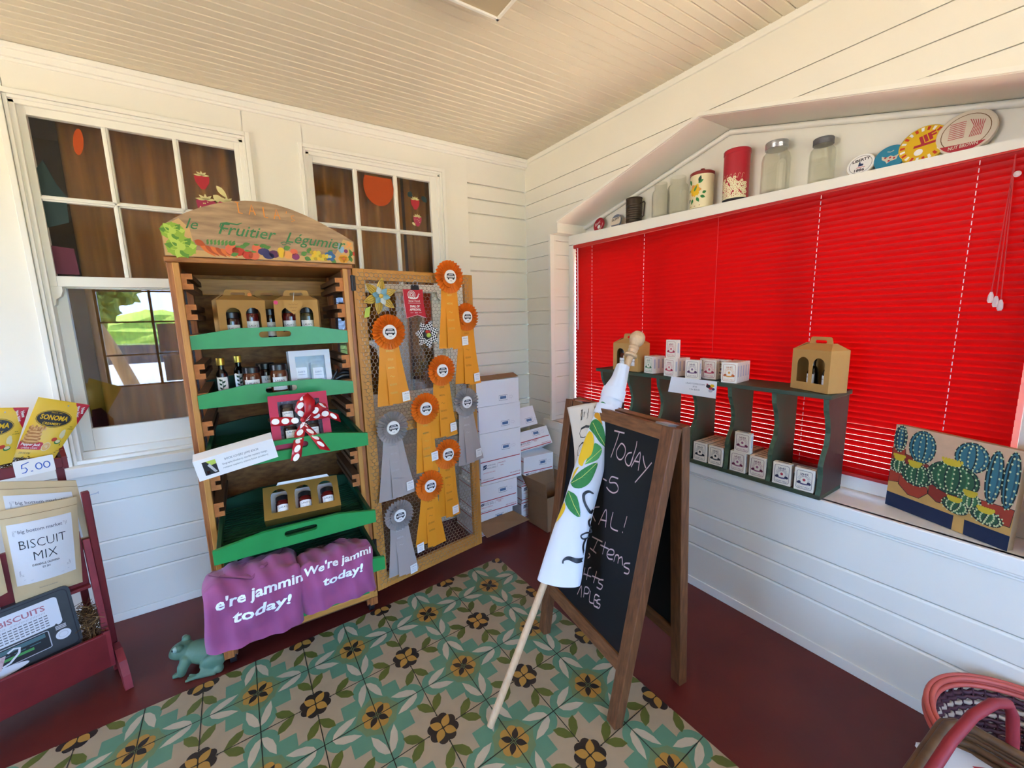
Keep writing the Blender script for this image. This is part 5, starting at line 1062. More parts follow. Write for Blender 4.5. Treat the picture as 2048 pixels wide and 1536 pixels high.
# ================================================================ GREEN SHELF ON THE SILL WITH SOAPS
XS, ZS = 2.042, .735
gs = thing('dividing_shelf', 'distressed dark green shelf of open compartments standing on the window sill', 'shelf', Matrix.Translation((XS, .70, ZS))); GI = gs.matrix_world.inverted()
m = MB(); m.T = GI; m.box((XS - .004, .690, 1.182), (XS + .221, 2.045, 1.202), 'shelf_green'); m.obj('top_shelf', gs, bevel=.003)
m = MB(); m.T = GI; m.box((XS, .700, .737), (XS + .221, 2.02, .757), 'shelf_green'); m.obj('bottom_shelf', gs, bevel=.003)
wave = [(0, 0), (.010, .03), (.012, .09), (.004, .13), (.018, .17), (.045, .215), (.052, .27), (.036, .33), (.012, .375), (.004, .425)]
for k, yy in enumerate((.700, .905, 1.113, 1.318, 1.540, 1.765, 1.990)):
    m = MB(); m.T = GI; P = [(XS + .221, .757), (XS + .221, 1.182)] + [(XS + dx, .757 + dz) for dx, dz in wave[::-1]]
    m.prism(P, 0, .020, 'shelf_brown' if k == 0 else 'shelf_green', lambda u, v, h, yy=yy: Vector((u, yy + h, v)), 'shelf_edge'); m.obj('divider', gs, 'brown worn end panel' if k == 0 else None, bevel=.002)
# soap boxes : one mesh per flavour
mat('soap_card', '#eadfc9', .55); FLV = dict(green=('#7da672', '#3d6a3e'), pink=('#d4606a', '#a52a3c'), mauve=('#8a6a80', '#5a2a4a'), orange=('#dc9440', '#b85a1c'), coffee=('#4a4a4a', '#23201e'), plum=('#9a5a6e', '#6d2138'), fig=('#5d5470', '#2e2a44'))
SW, SH, SD = .076, .102, .0285
def soap_mesh(fl):
    a, b = FLV[fl]; mat('soap_%s_light' % fl, a, .6); mat('soap_%s_dark' % fl, b, .6); A, B = 'soap_%s_light' % fl, 'soap_%s_dark' % fl
    m = MB(); m.box((-SW / 2, 0, 0), (SW / 2, SD, SH), 'soap_card'); f = XZ((0, -.0002, 0)); w2 = SW / 2
    m.stroke(rrect(-w2 * .78, SH * .09, w2 * .78, SH * .90, .007), .0016, B, f, .0002, True)
    for k in range(17):
        t = R(-20 + 13.75 * k); 
        if 80 < math.degrees(t) < 100: continue
        m.stroke([(.014 * math.cos(t), SH * .5 + .012 * math.sin(t)), (.026 * math.cos(t), SH * .5 + min(.034, .030) * math.sin(t))], .0012, A, f, .0002)
    m.text("LALA'S", f, 0, SH * .73, .0115, B, .0006, bold=.02, width=.030); m.stroke([(-.010, SH * .67), (.010, SH * .67)], .0012, A, f, .0003)
    m.fan(ell(0, SH * .50, .006, .0065, 10), A if fl not in ('fig', 'coffee') else 'red_print' if fl == 'fig' else B, f, .0004)
    m.fan([(-.016, .0365), (0, .0345), (.016, .0365), (.016, .0300), (0, .0280), (-.016, .0300)], A, f, .0005)
    for s in (-1, 1): m.fan(ell(s * .0195, .0375, .0085, .0065, 9, rot=-s * 25), B, f, .0006)
    m.text("GOAT MILK", f, 0, SH * .13, .010, A, .0006, width=.048)
    fs_ = frame((w2 + .0002, 0, 0), (0, 1, 0), (0, 0, 1)); m.face([(.008, .03), (.020, .03), (.020, .085), (.008, .085)], 'light_grey', fs_, .0002)
    ft = frame((0, 0, SH + .0002), (1, 0, 0), (0, 1, 0)); m.face([(-.022, .010), (.022, .010), (.022, .019), (-.022, .019)], 'grey_print', ft, .0002)
    return m.mesh('soap_box')
SM = {k: soap_mesh(k) for k in FLV}
def soap(fl, x, y, z, rz, label, group):     # x = front face, y = centre of the front face ; faces -x
    o = bpy.data.objects.new('soap_box', SM[fl]); COL.objects.link(o); o.matrix_world = loc(x, y, z, R(-90 + rz)); tag(o, label, 'soap box', group); return o
def soap_row(fl, x, y, z, rz, n, front, rest, group):
    for k in range(n):
        d = k * (SD + .0015); soap(fl, x + d * math.cos(R(rz)), y + d * math.sin(R(rz)), z, rz, front if k == 0 else rest, group)
T_, Bz = 1.2035, .7585
soap_row('green', 2.068, 1.636, T_, -12, 3, 'green printed soap box, front of its row on the shelf top', 'cream soap boxes standing behind the green printed one on the shelf top', 'green soaps')
soap_row('pink', 2.040, 1.472, T_, -8, 4, 'pink printed soap box on the shelf top, under the single raised one', 'cream soap boxes standing behind the pink printed one on the shelf top', 'pink soaps')
soap('pink', 2.050, 1.470, T_ + SH + .001, -8, 'pink printed soap box raised on top of another, highest on the shelf', 'pink soaps')
soap('mauve', 2.042, 1.330, T_, 6, 'mauve printed soap box in front of two others on the shelf top', 'mixed soaps')
soap('pink', 2.100, 1.268, T_, 2, 'pink printed soap box half hidden behind the mauve one on the shelf top', 'mixed soaps'); soap('mauve', 2.150, 1.232, T_, 0, 'mauve soap box at the back of the mixed group on the shelf top', 'mixed soaps'); soap('green', 2.150, 1.316, T_, 0, 'soap box showing only its top edge behind the mauve one on the shelf top', 'mixed soaps')
soap_row('orange', 2.050, 1.132, T_, 6, 5, 'orange printed soap box, front of the rightmost row on the shelf top', 'cream soap boxes in the row behind the orange printed one', 'orange soaps')
soap_row('coffee', 2.049, 1.268, Bz, 0, 7, 'left black printed soap box, front of its row in the lower compartment', 'soap boxes in the left row behind the black printed fronts', 'black printed soaps, left row'); soap_row('coffee', 2.049, 1.180, Bz, 0, 7, 'right black printed soap box, front of its row in the lower compartment', 'soap boxes in the right row behind the black printed fronts', 'black printed soaps, right row')
soap_row('plum', 2.049, 1.064, Bz, 0, 6, 'left plum printed soap box with another standing on it', 'soap boxes in the left row behind the plum printed fronts', 'plum printed soaps, left row'); soap('plum', 2.050, 1.046, Bz + SH + .001, 2, 'plum printed soap box standing on top of the left plum row', 'plum printed soaps, left row')
soap_row('plum', 2.049, .968, Bz, 0, 6, 'right plum printed soap box, front of its row beside the divider', 'soap boxes in the right row behind the plum printed fronts', 'plum printed soaps, right row')
soap('fig', 2.047, .858, Bz, 3, 'left dark blue printed soap box with a fig in the rightmost compartment', 'fig soaps'); soap('fig', 2.046, .766, Bz, 3, 'right dark blue printed soap box with a fig in the rightmost compartment', 'fig soaps')
soap_row('green', 2.060, 1.475, Bz, 0, 5, 'front soap box of the left row partly hidden by the chalkboard', 'soap boxes in the left row partly hidden by the chalkboard', 'soaps behind the chalkboard, left row'); soap_row('green', 2.048, 1.388, Bz, 0, 3, 'front soap box of the right row partly hidden by the chalkboard', 'soap boxes in the right row partly hidden by the chalkboard', 'soaps behind the chalkboard, right row')
soap_row('pink', 2.060, 1.70, Bz, 0, 3, 'front soap box of the row between flag and chalkboard edge', 'soap boxes in the row between flag and chalkboard edge', 'soaps beside the flag')
# price card hanging over the shelf edge
pc = thing('price_card', 'white price card for soaps hanging over the front edge of the green shelf', 'price card', Matrix.Translation((XS - .0055, 1.452, 1.204)) @ Matrix.Rotation(R(-90), 4, 'Z') @ Matrix.Rotation(R(-8), 4, 'X'))
m = MB(); f = XZ(); m.prism([(0, 0), (.268, 0), (.272, -.086), (-.010, -.086)], 0, .001, 'paper', f); m.text("LALA'S TOWN SOAPS", f, .150, -.028, .012, 'grey_print', .0014, width=.11); m.text("$7.50", f, .150, -.043, .011, 'grey_print', .0014); m.text("3 for $20.00", f, .150, -.058, .011, 'grey_print', .0014, width=.06)
for x, z, r, c in ((.225, -.028, .013, 'near_black'), (.238, -.036, .012, 'red_print'), (.246, -.024, .012, 'lem'), (.252, -.04, .010, 'plum'), (.24, -.05, .012, 'light_grey'), (.218, -.018, .005, 'pink_print')): m.fan(ell(x, z, r, r * .7, 10), c, f, .0014 + r * .02)
m.box((0, -.001, 0), (.268, .04, .001), 'paper'); m.obj('card_sheet', pc)
kl = Matrix.Translation((2.062, 1.812, 1.2035)) @ Matrix.Rotation(R(-94), 4, 'Z'); kraft_box(kl, .215, .10, .172, 'kraft gift box at the left end of the green shelf, behind the flag finial', 'kraft boxes on the green shelf', top=.060)
jam_jar(kl @ Matrix.Translation((-.045, .05, .002)), .038, .135, 'jam_amber', 'brown jar behind the left arch of the kraft box near the flag finial', 'jars in the left shelf box'); jam_jar(kl @ Matrix.Translation((.045, .05, .002)), .034, .135, 'jam_dark', 'brown jar behind the right arch of the kraft box near the flag finial', 'jars in the left shelf box')
kr = Matrix.Translation((2.084, .795, 1.2035)) @ Matrix.Rotation(R(-113), 4, 'Z'); kraft_box(kr, .188, .095, .178, 'kraft gift box at the right end of the green shelf', 'kraft boxes on the green shelf', top=.056)
def tall_bottle(M, label):
    t = thing('small_bottle', label, 'bottle', M, 'bottles in the right shelf box'); m = MB(); m.lathe([(.020, 0), (.022, .003), (.022, .075), (.017, .092), (.009, .104), (.009, .125), (.011, .126), (.011, .140), (.009, .142)], 'sauce', 18); m.obj('bottle_body', t)
    m = MB(); f = cyl(.022); curved(m, f, -.022, .022, .012, .068, 'white', .0004); m.text("LALA'S", f, 0, .050, .009, 'near_black', .0012, width=.026); [m.stroke([(-.014, z), (.014, z)], .002, 'grey_print', f, .001) for z in (.040, .030, .022)]; m.obj('paper_label', t)
tall_bottle(kr @ Matrix.Translation((-.03, .05, .002)), 'small dark bottle behind the left arch of the right shelf box'); tall_bottle(kr @ Matrix.Translation((.045, .05, .002)), 'small dark bottle behind the right arch of the right shelf box')
# ================================================================ THINGS ON THE LEDGE ABOVE THE BLINDS
def tin_lid(name, label, yy, r, thick, tilt, art, M=None, c='white', rim='metal'):
    z = zs(yy) + .001; M_ = Matrix.Translation((2.300 , yy, z)) @ Matrix.Rotation(R(-90), 4, 'Z') @ Matrix.Rotation(R(tilt), 4, 'X')
    t = thing(name, label, 'lid', M_, 'vintage lids on the ledge')
    m = MB(); m.T = Matrix.Translation((0, 0, r)) @ Matrix.Rotation(R(90), 4, 'X'); m.lathe([(r * .97, -thick), (r, -thick + .001), (r, -.002), (r * .96, 0)], rim, 30); m.obj('lid_body', t)
    m = MB(); f = frame((0, -.0002, r), (1, 0, 0), (0, 0, 1)); m.face(ell(0, 0, r * .95, n=30), c, f, .0001); art(m, f, r); m.obj('lid_print', t); return t
mat('lid_red', '#a3202c', .4); mat('lid_blue', '#2f86a3', .4); mat('lid_yel', '#e0b42a', .4); mat('lid_cream', '#d9cbb4', .5); mat('lid_grey', '#6d7280', .4)
def art1(m, f, r): m.text("Best", f, -.1 * r, .05 * r, r * .6, 'white', .0005, rot=30, shear=.3); m.face(ell(.15 * r, -.35 * r, r * .28, n=14), 'white', f, .0004); m.stroke(ell(0, 0, r * .8, n=14, a0=-80, a1=10), r * .06, 'white', f, .0004)
def art2(m, f, r):
    m.face([(-.94 * r * math.cos(R(a)), .94 * r * math.sin(R(a))) for a in range(32, 150, 8)], 'lid_grey', f, .0004); m.face([(.94 * r * math.cos(R(a)), -.94 * r * math.sin(R(a))) for a in range(32, 150, 8)], 'lid_grey', f, .0004); m.text("SKIPPY", f, 0, .10 * r, r * .5, 'near_black', .0006, bold=.02, width=r * 1.5, rot=8)
    m.face([(-.5 * r, -.1 * r), (.5 * r, -.1 * r), (.3 * r, -.55 * r), (-.3 * r, -.55 * r)], 'lid_cream', f, .0004)
def art3(m, f, r):
    m.stroke(ell(0, 0, r * .78, n=30), r * .03, 'grey_print', f, .0004, True); m.text("LIBERTY", f, 0, .30 * r, r * .36, 'near_black', .0006, bold=.03, width=r * 1.2, rot=6); m.text("1886", f, 0, -.62 * r, r * .34, 'near_black', .0006, bold=.03, width=r * .7)
    m.face([(-.15 * r, -.15 * r), (.2 * r, -.15 * r), (.2 * r, .02 * r), (.0, .08 * r), (-.05 * r, .25 * r), (-.12 * r, .25 * r)], 'navy', f, .0006); m.text("brand", f, .1 * r, -.32 * r, r * .22, 'red_print', .0006) if False else m.stroke([(-.25 * r, -.26 * r), (.35 * r, -.26 * r)], r * .05, 'red_print', f, .0005)
def art4(m, f, r):
    m.fan([(-.5 * r, .2 * r), (-.2 * r, .0), (.05 * r, .12 * r), (.3 * r, -.05 * r), (.55 * r, .1 * r), (.45 * r, -.3 * r), (.1 * r, -.35 * r), (-.1 * r, -.5 * r), (-.2 * r, -.3 * r), (-.45 * r, -.1 * r)], 'lid_cream', f, .0005)
    for x, z in ((-.25, 0), (.05, -.05), (.3, -.15), (.0, -.3)): m.face(ell(x * r, z * r, .08 * r, n=7), 'red_print', f, .0008)
    m.stroke([(-.2 * r, .5 * r), (0, .42 * r), (.2 * r, .5 * r)], .05 * r, 'lid_cream', f, .0005)
def art5(m, f, r):
    for k in range(22): a = 360 / 22 * k; m.face([(r * q * math.cos(R(a + d)), r * q * math.sin(R(a + d))) for q, d in ((.92, -4), (.92, 4), (.72, 4), (.72, -4))], 'tomato' if k % 2 else 'white', f, .0004)
    m.face(ell(0, 0, r * .66, n=24), 'lem', f, .0005); m.text("JIF", f, .18 * r, .12 * r, r * .55, 'red_print', .0009, bold=.05, rot=20, width=r * .75); m.face([(-.35 * r, -.02 * r), (.5 * r, .06 * r), (.48 * r, -.08 * r), (-.36 * r, -.16 * r)], 'red_print', f, .0008); m.face(ell(-.12 * r, -.42 * r, .18 * r, n=12), 'white', f, .0008)
def art6(m, f, r):
    m.stroke(ell(0, 0, r * .80, n=30), r * .03, 'kraft_dark', f, .0004, True); m.face([(.92 * r * math.cos(R(a)), .92 * r * math.sin(R(a))) for a in range(212, 329, 9)], 'red_print', f, .0005)
    for k in range(9): m.stroke([(-.55 * r, (.5 - .09 * k) * r), (-.02 * r, (.5 - .09 * k) * r)], r * .03, 'red_print', f, .0005)
    for k in range(7): m.stroke([(.15 * r + .06 * r * k, -.3 * r), (.25 * r + .05 * r * k, .2 * r), (.1 * r + .08 * r * k, .55 * r - .03 * r * k)], r * .025, 'red_print', f, .0005)
    m.text("NUT BROWN", f, 0, -.72 * r, r * .22, 'lid_cream', .0009, bold=.02, width=r * .95)
tin_lid('tin_lid', 'small red tin lid, leftmost on the ledge above the blinds', 2.300, .050, .012, -12, art1, c='lid_red', rim='lid_red')
tin_lid('tin_lid', 'small grey and cream lid second from the left on the ledge', 2.135, .047, .012, -12, art2, c='lid_cream', rim='lid_grey')
tin_lid('tin_lid', 'white jar lid with a small dark figure, just right of the grey lidded jar', .760, .050, .014, -20, art3, c='white', rim='lid_cream')
tin_lid('tin_lid', 'blue tin lid with a cream picture, between white and yellow lids', .664, .052, .014, -18, art4, c='lid_blue', rim='lid_blue')
tin_lid('tin_lid', 'yellow tin lid with a red checked border on the ledge', .566, .074, .016, -16, art5, c='lid_yel', rim='lid_yel')
tin_lid('tin_lid', 'large cream and red tin lid, rightmost on the ledge', .452, .080, .022, -14, art6, c='lid_cream', rim='lid_cream')
# flour sifter
def on(yy, x=2.303): return loc(x, yy, zs(yy) + .001, R(-90))
sf = thing('flour_sifter', 'dark tin flour sifter mug with a side handle on the ledge', 'sifter', on(1.97)); r = .052
mat('dark_tin', '#4a3d30', .45, .6, var=(12, .5), col2='#2f261e')
m = MB(); P = [(r * .94, 0), (r * .98, .004)]
for k in range(8): P += [(r * .97, .012 + k * .014), (r * 1.0, .019 + k * .014)]
P += [(r * .98, .150), (r * 1.03, .154), (r * 1.03, .158), (r * .97, .158), (r * .95, .02)]
m.lathe(P, 'dark_tin', 28); m.obj('body', sf)
m = MB(); m.tube([(r * .98, .0, .118), (r + .030, 0, .122), (r + .036, 0, .112), (r + .028, 0, .035), (r * .98, 0, .028)], .004, 'dark_tin', 8); m.obj('handle', sf)
# glass jars
def mason(yy, r, hh, label, lid=None, x=2.303):
    t = thing('glass_jar', label, 'jar', on(yy, x), 'old glass jars on the ledge')
    pr = [(r * .90, .001), (r, .008), (r, hh * .66), (r * .93, hh * .75), (r * .72, hh * .81), (r * .70, hh * .84), (r * .74, hh * .85), (r * .74, hh * .97), (r * .70, hh)]
    m = MB(); m.lathe(pr, 'jar_glass', 28, cap=False); m.lathe([(r * .66, hh), (r * .68, hh * .84), (r * .90, hh * .74), (r * .95, hh * .64), (r * .95, .012), (.001, .010)], 'jar_glass', 28, cap=False); m.lathe([(.001, .001), (r * .90, .001)], 'jar_glass', 28, cap=False)
    f = cyl(r, -92); q = r * .5
    m.stroke([(-q, hh * .42), (-q * .8, hh * .56), (-q * .4, hh * .58), (-q * .5, hh * .50), (-q * .8, hh * .47), (-q * .3, hh * .40), (0, hh * .46), (q * .3, hh * .42), (q * .5, hh * .54), (q * .6, hh * .42), (q * .9, hh * .54)], .0022, 'jar_glass', f, .0012)
    m.stroke([(-q, hh * .36), (q * .9, hh * .38)], .0018, 'jar_glass', f, .0012); m.obj('jar_body', t)
    if lid:
        m = MB(); rr = r * .80; P = [(rr * .98, hh * .86), (rr, hh * .865)]
        for k in range(4): P += [(rr * .985, hh * (.875 + .02 * k)), (rr, hh * (.885 + .02 * k))]
        P += [(rr, hh * .99), (rr * .95, hh * 1.005)]; m.lathe(P, lid, 28); m.obj('screw_lid', t)
mat('zinc', '#77777a', .5, .7, var=(30, .6), col2='#4a4a4e')
mason(1.762, .052, .205, 'clear glass jar without a lid, left one of the open pair'); mason(1.640, .060, .212, 'clear glass jar without a lid, right one of the open pair, beside the flowered canister')
mason(1.098, .062, .235, 'large glass jar with a shiny silver screw lid', 'metal'); mason(.900, .050, .190, 'square shouldered glass jar with a dull grey zinc lid', 'zinc')
# canisters
mat('can_cream', '#e6d9b0', .4); mat('can_red', '#b0182a', .35, spec=.5); mat('can_redlid', '#8a2a26', .4)
cn = thing('canister', 'cream canister with yellow flowers and a brown red lid', 'canister', on(1.486)); r = .062
m = MB(); m.lathe([(r * .97, 0), (r, .003), (r, .180), (r * .98, .183)], 'can_cream', 30); f = cyl(r, -92)
def cfan(P, c, h): m.fan(P, c, f, h)
for a in range(0, 360, 60): cfan(leafp(.0, .095, .036 * math.cos(R(a)), .095 + .036 * math.sin(R(a)), .014), 'lem' if a % 120 else 'peach', .0010)
for a in range(30, 390, 60): cfan(leafp(.0, .088, .030 * math.cos(R(a)), .088 + .030 * math.sin(R(a)), .010), 'lem', .0016)
cfan(leafp(-.004, .088, .012, .118, .006), 'lf', .0024)
for x, z, a, l in ((.022, .135, 75, .034), (.018, .130, 30, .03), (-.03, .135, 130, .03), (-.028, .125, 100, .03), (-.036, .10, 200, .022), (-.03, .052, 215, .03), (-.012, .050, 250, .03), (.01, .055, 300, .03), (.03, .06, 340, .028), (.04, .075, 20, .022)): cfan(leafp(x, z, x + l * math.cos(R(a)), z + l * math.sin(R(a)), .008), 'green_dark' if a % 2 else 'lf_a', .0009)
m.stroke([(-.03, .012), (0, .010), (.03, .012)], .003, 'can_redlid', f, .0008); m.obj('body', cn)
m = MB(); m.lathe([(r * 1.02, .176), (r * 1.04, .178), (r * 1.04, .190), (r * .9, .196), (.014, .198), (.010, .203), (.014, .210), (.010, .216), (.001, .217)], 'can_redlid', 30); m.obj('lid', cn)
cn2 = thing('canister', 'tall red canister with cream blossoms around its base', 'canister', on(1.292)); r = .062
m = MB(); m.lathe([(r * .97, 0), (r, .003), (r, .010)], 'near_black', 30, cap=False); m.lathe([(r, .010), (r, .24), (r * .98, .242)], 'can_red', 30); f = cyl(r, -92); rnd = random.Random(5); k = 0
for i in range(11):
    for j in range(8):
        z = .020 + .0125 * j + rnd.uniform(-.004, .004); x = -.075 + .015 * i + rnd.uniform(-.005, .005) + .007 * (j % 2)
        if j > 5 and rnd.random() < .55: continue
        k += 1; s = rnd.uniform(.0055, .0085)
        for a in range(0, 360, 72): m.fan(ell(x + s * .75 * math.cos(R(a)), z + s * .75 * math.sin(R(a)), s * .55, n=7), 'can_cream', f, .0006 + .00001 * k)
        m.fan(ell(x, z, s * .28, n=6), 'can_red', f, .0014)
curved(m, f, -.09, .09, .010, .022, 'can_cream', .0005, 14)
for i in range(7):
    x = -.06 + .02 * i; m.stroke([(x, .105), (x + .004, .125), (x + .010, .130), (x + .012, .122)], .0012, 'can_cream', f, .0008)
m.obj('body', cn2); m = MB(); m.lathe([(r * 1.02, .232), (r * 1.04, .234), (r * 1.04, .250), (r * 1.0, .254), (r * .9, .252)], 'can_red', 30); m.obj('lid', cn2)

# ================================================================ CACTUS PAINTING ON THE SILL
a = Vector((2.2254, .529, .737)); b = Vector((2.0867, .174, .737)); U_ = (b - a).normalized(); W_, H_, Dp = .381, .345, .030
back = Vector((-U_.y, U_.x, 0)); back = back if back.x > 0 else -back; V_ = (Vector((0, 0, 1)) * math.cos(R(2)) + back * math.sin(R(2)))
pt = thing('cactus_painting', 'unframed canvas painting of potted cacti leaning on the sill at the right', 'painting', basis(a, U_, V_)) 
mat('cv_side', '#b89a72', .7, var=(8, .6), col2='#8a6a48')
for n_, c_ in dict(pt_bg='#d9b08c', pt_table='#c89a52', pt_navy='#16233f', pt_terra='#a53a22', pt_terra2='#8a2c1c', pt_teal='#39707a', pt_teal2='#2a5560', pt_green='#2f5a3a', pt_green2='#3f7348', pt_yel='#d2b52c', pt_out='#1a2a26', pt_dot='#c9cf9a').items(): mat(n_, c_, .6, var=(22, .3), bump=(60, .25))
m = MB(); m.box((0, 0, -Dp), (W_, H_, 0), 'cv_side'); f = UV; k = .0003
m.face([(0, 0), (W_, 0), (W_, H_), (0, H_)], 'pt_bg', f, k)
X = lambda P: [(x * W_, y * H_) for x, y in P]
m.face(X([(0, .20), (1, .20), (1, .36), (0, .40)]), 'pt_table', f, 2 * k); m.face(X([(0, 0), (1, 0), (1, .17), (0, .20)]), 'pt_navy', f, 2 * k); m.face(X([(.60, 0), (.69, 0), (.68, .20), (.60, .20)]), 'pt_table', f, 3 * k); m.face(X([(0, .17), (1, .155), (1, .21), (0, .22)]), 'pt_table', f, 3 * k)
def pot(P, c='pt_terra', l=4): m.face(X(P), c, f, l * k); m.stroke(X(P), .0025, 'pt_out', f, (l + .4) * k, True)
pot([(0, .72), (.12, .73), (.14, .58), (0, .56)]); pot([(.12, .68), (.34, .62), (.36, .42), (.14, .46)], 'pt_terra2'); pot([(0, .44), (.12, .44), (.10, .32), (0, .30)])
pot([(.10, .42), (.36, .36), (.37, .30), (.30, .21), (.20, .21), (.10, .30)], 'pt_terra', 5); pot([(.37, .42), (.66, .40), (.62, .26), (.45, .24), (.37, .30)], 'pt_terra2', 4.5); pot([(.74, .42), (1.0, .42), (.99, .24), (.78, .24)], 'pt_terra', 5)
def cactus(cx, cy, rx, ry, c, c2, ribs, l, rot=0, top=None):
    P = [(x * W_, y * H_) for x, y in ell(cx, cy, rx, ry, 22, rot=rot)]; m.face(P, c, f, l * k); m.stroke(P, .004, 'pt_out', f, (l + .3) * k, True)
    for i in range(ribs):
        t = (i + .5) / ribs * 2 - 1; q = [(cx + rx * t * math.cos(R(a_)) * 1.0, cy + ry * math.sin(R(a_)) * .9) for a_ in range(-80, 81, 20)]
        q = [((x - cx) * math.cos(R(rot)) - (y - cy) * math.sin(R(rot)) + cx, (x - cx) * math.sin(R(rot)) + (y - cy) * math.cos(R(rot)) + cy) for x, y in q]
        m.stroke(X(q), .005, c2 if i % 2 else 'pt_out', f, (l + .5) * k)
        for x, y in q[1:-1]: m.face(X(ell(x + .008, y, .008, .012, 6)), 'pt_dot', f, (l + 1) * k)
    for a_ in range(0, 360, 24):
        x, y = cx + rx * 1.02 * math.cos(R(a_)), cy + ry * 1.02 * math.sin(R(a_)); 
        if 0 < x < 1 and 0 < y < 1: m.face(X(ell(x, y, .007, .010, 5)), 'pt_dot', f, (l + 1) * k)
    if top: m.face(X(ell(cx + top[0], cy + top[1], top[2], top[3], 12)), 'pt_yel', f, (l + 1.2) * k); [m.face(X(ell(cx + top[0] - top[2] + top[2] * .33 * i, cy + top[1] + top[3] * .8, .012, .02, 6)), 'pt_yel', f, (l + 1.3) * k) for i in range(7)]
def clipx(c): return max(.002, min(.998, c))
cactus(.062, .84, .058, .155, 'pt_teal2', 'pt_teal', 3, 7); cactus(.265, .80, .115, .185, 'pt_teal', 'pt_teal2', 4, 7); cactus(.66, .82, .125, .155, 'pt_teal', 'pt_teal2', 4, 7)
cactus(.835, .68, .055, .270, 'pt_teal', 'pt_teal2', 2, 8); cactus(.945, .69, .050, .285, 'pt_teal', 'pt_teal2', 2, 8)
cactus(.075, .52, .072, .085, 'pt_green', 'pt_green2', 3, 7, top=(.0, .09, .05, .035)); cactus(.255, .47, .140, .125, 'pt_green', 'pt_green2', 5, 9, top=(-.03, .11, .055, .035)); cactus(.545, .55, .205, .175, 'pt_green', 'pt_green2', 7, 9, top=(-.02, .165, .075, .035))
cactus(.695, .37, .085, .085, 'pt_green2', 'pt_green', 4, 11, top=(0, .07, .045, .03)); cactus(.60, .27, .105, .075, 'pt_green', 'pt_green2', 4, 12, -20, top=(-.01, .06, .05, .025)); cactus(.83, .265, .115, .075, 'pt_green', 'pt_green2', 5, 12, -14, top=(-.01, .06, .055, .028))
tag(pt, pt['label'], 'painting'); m.obj('canvas', pt, bevel=.004)

# ================================================================ SHIPPING BOXES IN THE CORNER
def face_art(m, f, W_, H_, kind):
    if kind in ('top', 'both'):
        x, y = W_ * .52, H_ * (.16 if kind == 'top' else .62); m.stroke([(x, y), (x + .07, y), (x + .07, y + .036), (x, y + .036)], .002, 'navy', f, .0006, True); m.face([(x + .010, y + .009), (x + .060, y + .009), (x + .060, y + .029), (x + .010, y + .029)], 'blue_print', f, .0006)
        for i in range(14): m.stroke([(x + .012 + .0035 * i, y + .009), (x + .012 + .0035 * i, y + .029)], .0012, 'navy', f, .0009)
        m.stroke([(x + .085, y + .010), (x + .105, y + .010), (x + .105, y + .004), (x + .118, y + .018), (x + .105, y + .030), (x + .105, y + .025), (x + .085, y + .025)], .0012, 'light_grey', f, .0006, True)
    if kind in ('front', 'both'):
        hh = H_ if kind == 'front' else H_ * .48
        for y in (hh * .94, hh * .12): m.stroke([(0, y), (W_ * .97, y)], .006, 'red_print', f, .0006)
        m.face([(.018, hh * .62), (.046, hh * .66), (.050, hh * .82), (.022, hh * .80)], 'navy', f, .0006); m.stroke([(.022, hh * .68), (.046, hh * .76)], .003, 'white', f, .0009)
        m.text("UNITED STATES", f, .052, hh * .74, .013, 'grey_print', .0007, 'L', width=.070); m.text("POSTAL SERVICE", f, .052, hh * .63, .013, 'grey_print', .0007, 'L', width=.075); m.stroke([(.137, hh * .62), (.137, hh * .82)], .001, 'grey_print', f, .0007)
        m.text("PRIORITY", f, .148, hh * .76, .013, 'red_print', .0007, 'L', width=.060); m.text("MAIL", f, .165, hh * .65, .012, 'red_print', .0007, 'L'); m.text("LARGE FLAT RATE BOX", f, .018, hh * .46, .012, 'pink_print', .0007, 'L', width=.10); m.text("FOR DOMESTIC USE", f, W_ - .10, hh * .22, .012, 'red_print', .0007, 'L', width=.09); m.text("PRIORITYMAIL", f, .018, hh * .20, .009, 'grey_print', .0007, 'L', width=.09)
def ship(M, W_, D_, H_, label, kind, flap=None, group='white shipping boxes', open_top=False):
    t = thing('shipping_box', label, 'box', M, group); m = MB(); th = .003
    m.box((0, 0, 0), (W_, th, H_), 'box_white'); m.box((0, D_ - th, 0), (W_, D_, H_), 'box_white'); m.box((0, th, 0), (th, D_ - th, H_), 'box_white'); m.box((W_ - th, th, 0), (W_, D_ - th, H_), 'box_white'); m.box((th, th, 0), (W_ - th, D_ - th, th), 'box_white')
    if not open_top: m.box((th, th, H_ - th), (W_ - th, D_ - th, H_), 'box_white')
    face_art(m, XZ(), W_, H_, kind); m.stroke([(-.0005, 0), (-.0005, .001)], .0001, 'box_white', XZ()) if False else None
    fl = frame((-.0003, 0, 0), (0, -1, 0), (0, 0, 1)); m.stroke([(-D_, H_ * .85), (0, H_ * .85)], .006, 'red_print', fl, .0003); m.stroke([(-D_, H_ * .12), (0, H_ * .12)], .006, 'red_print', fl, .0003)
    m.obj('box_body', t)
    if flap:
        for (A, c) in flap: g = MB(); A = [Vector(p) for p in A]; g.add(A + [p + (A[1] - A[0]).cross(A[2] - A[0]).normalized() * .0025 for p in A], [(0, 1, 2, 3), (7, 6, 5, 4), (0, 4, 5, 1), (1, 5, 6, 2), (2, 6, 7, 3), (3, 7, 4, 0)], c); g.obj('flap', t)
    return t
y0 = 2.485
ship(loc(1.305, y0, .0005, 0), .315, .305, .160, 'lowest box of the left stack, its brown flap folded out toward the floor', 'both', [([(.0, -.003, .112), (.315, -.003, .125), (.375, -.135, .090), (.02, -.120, .055)], 'carton')])
ship(loc(1.330, y0 - .002, .163, R(-1)), .330, .305, .215, 'second box from the bottom of the left stack, slightly twisted', 'both')
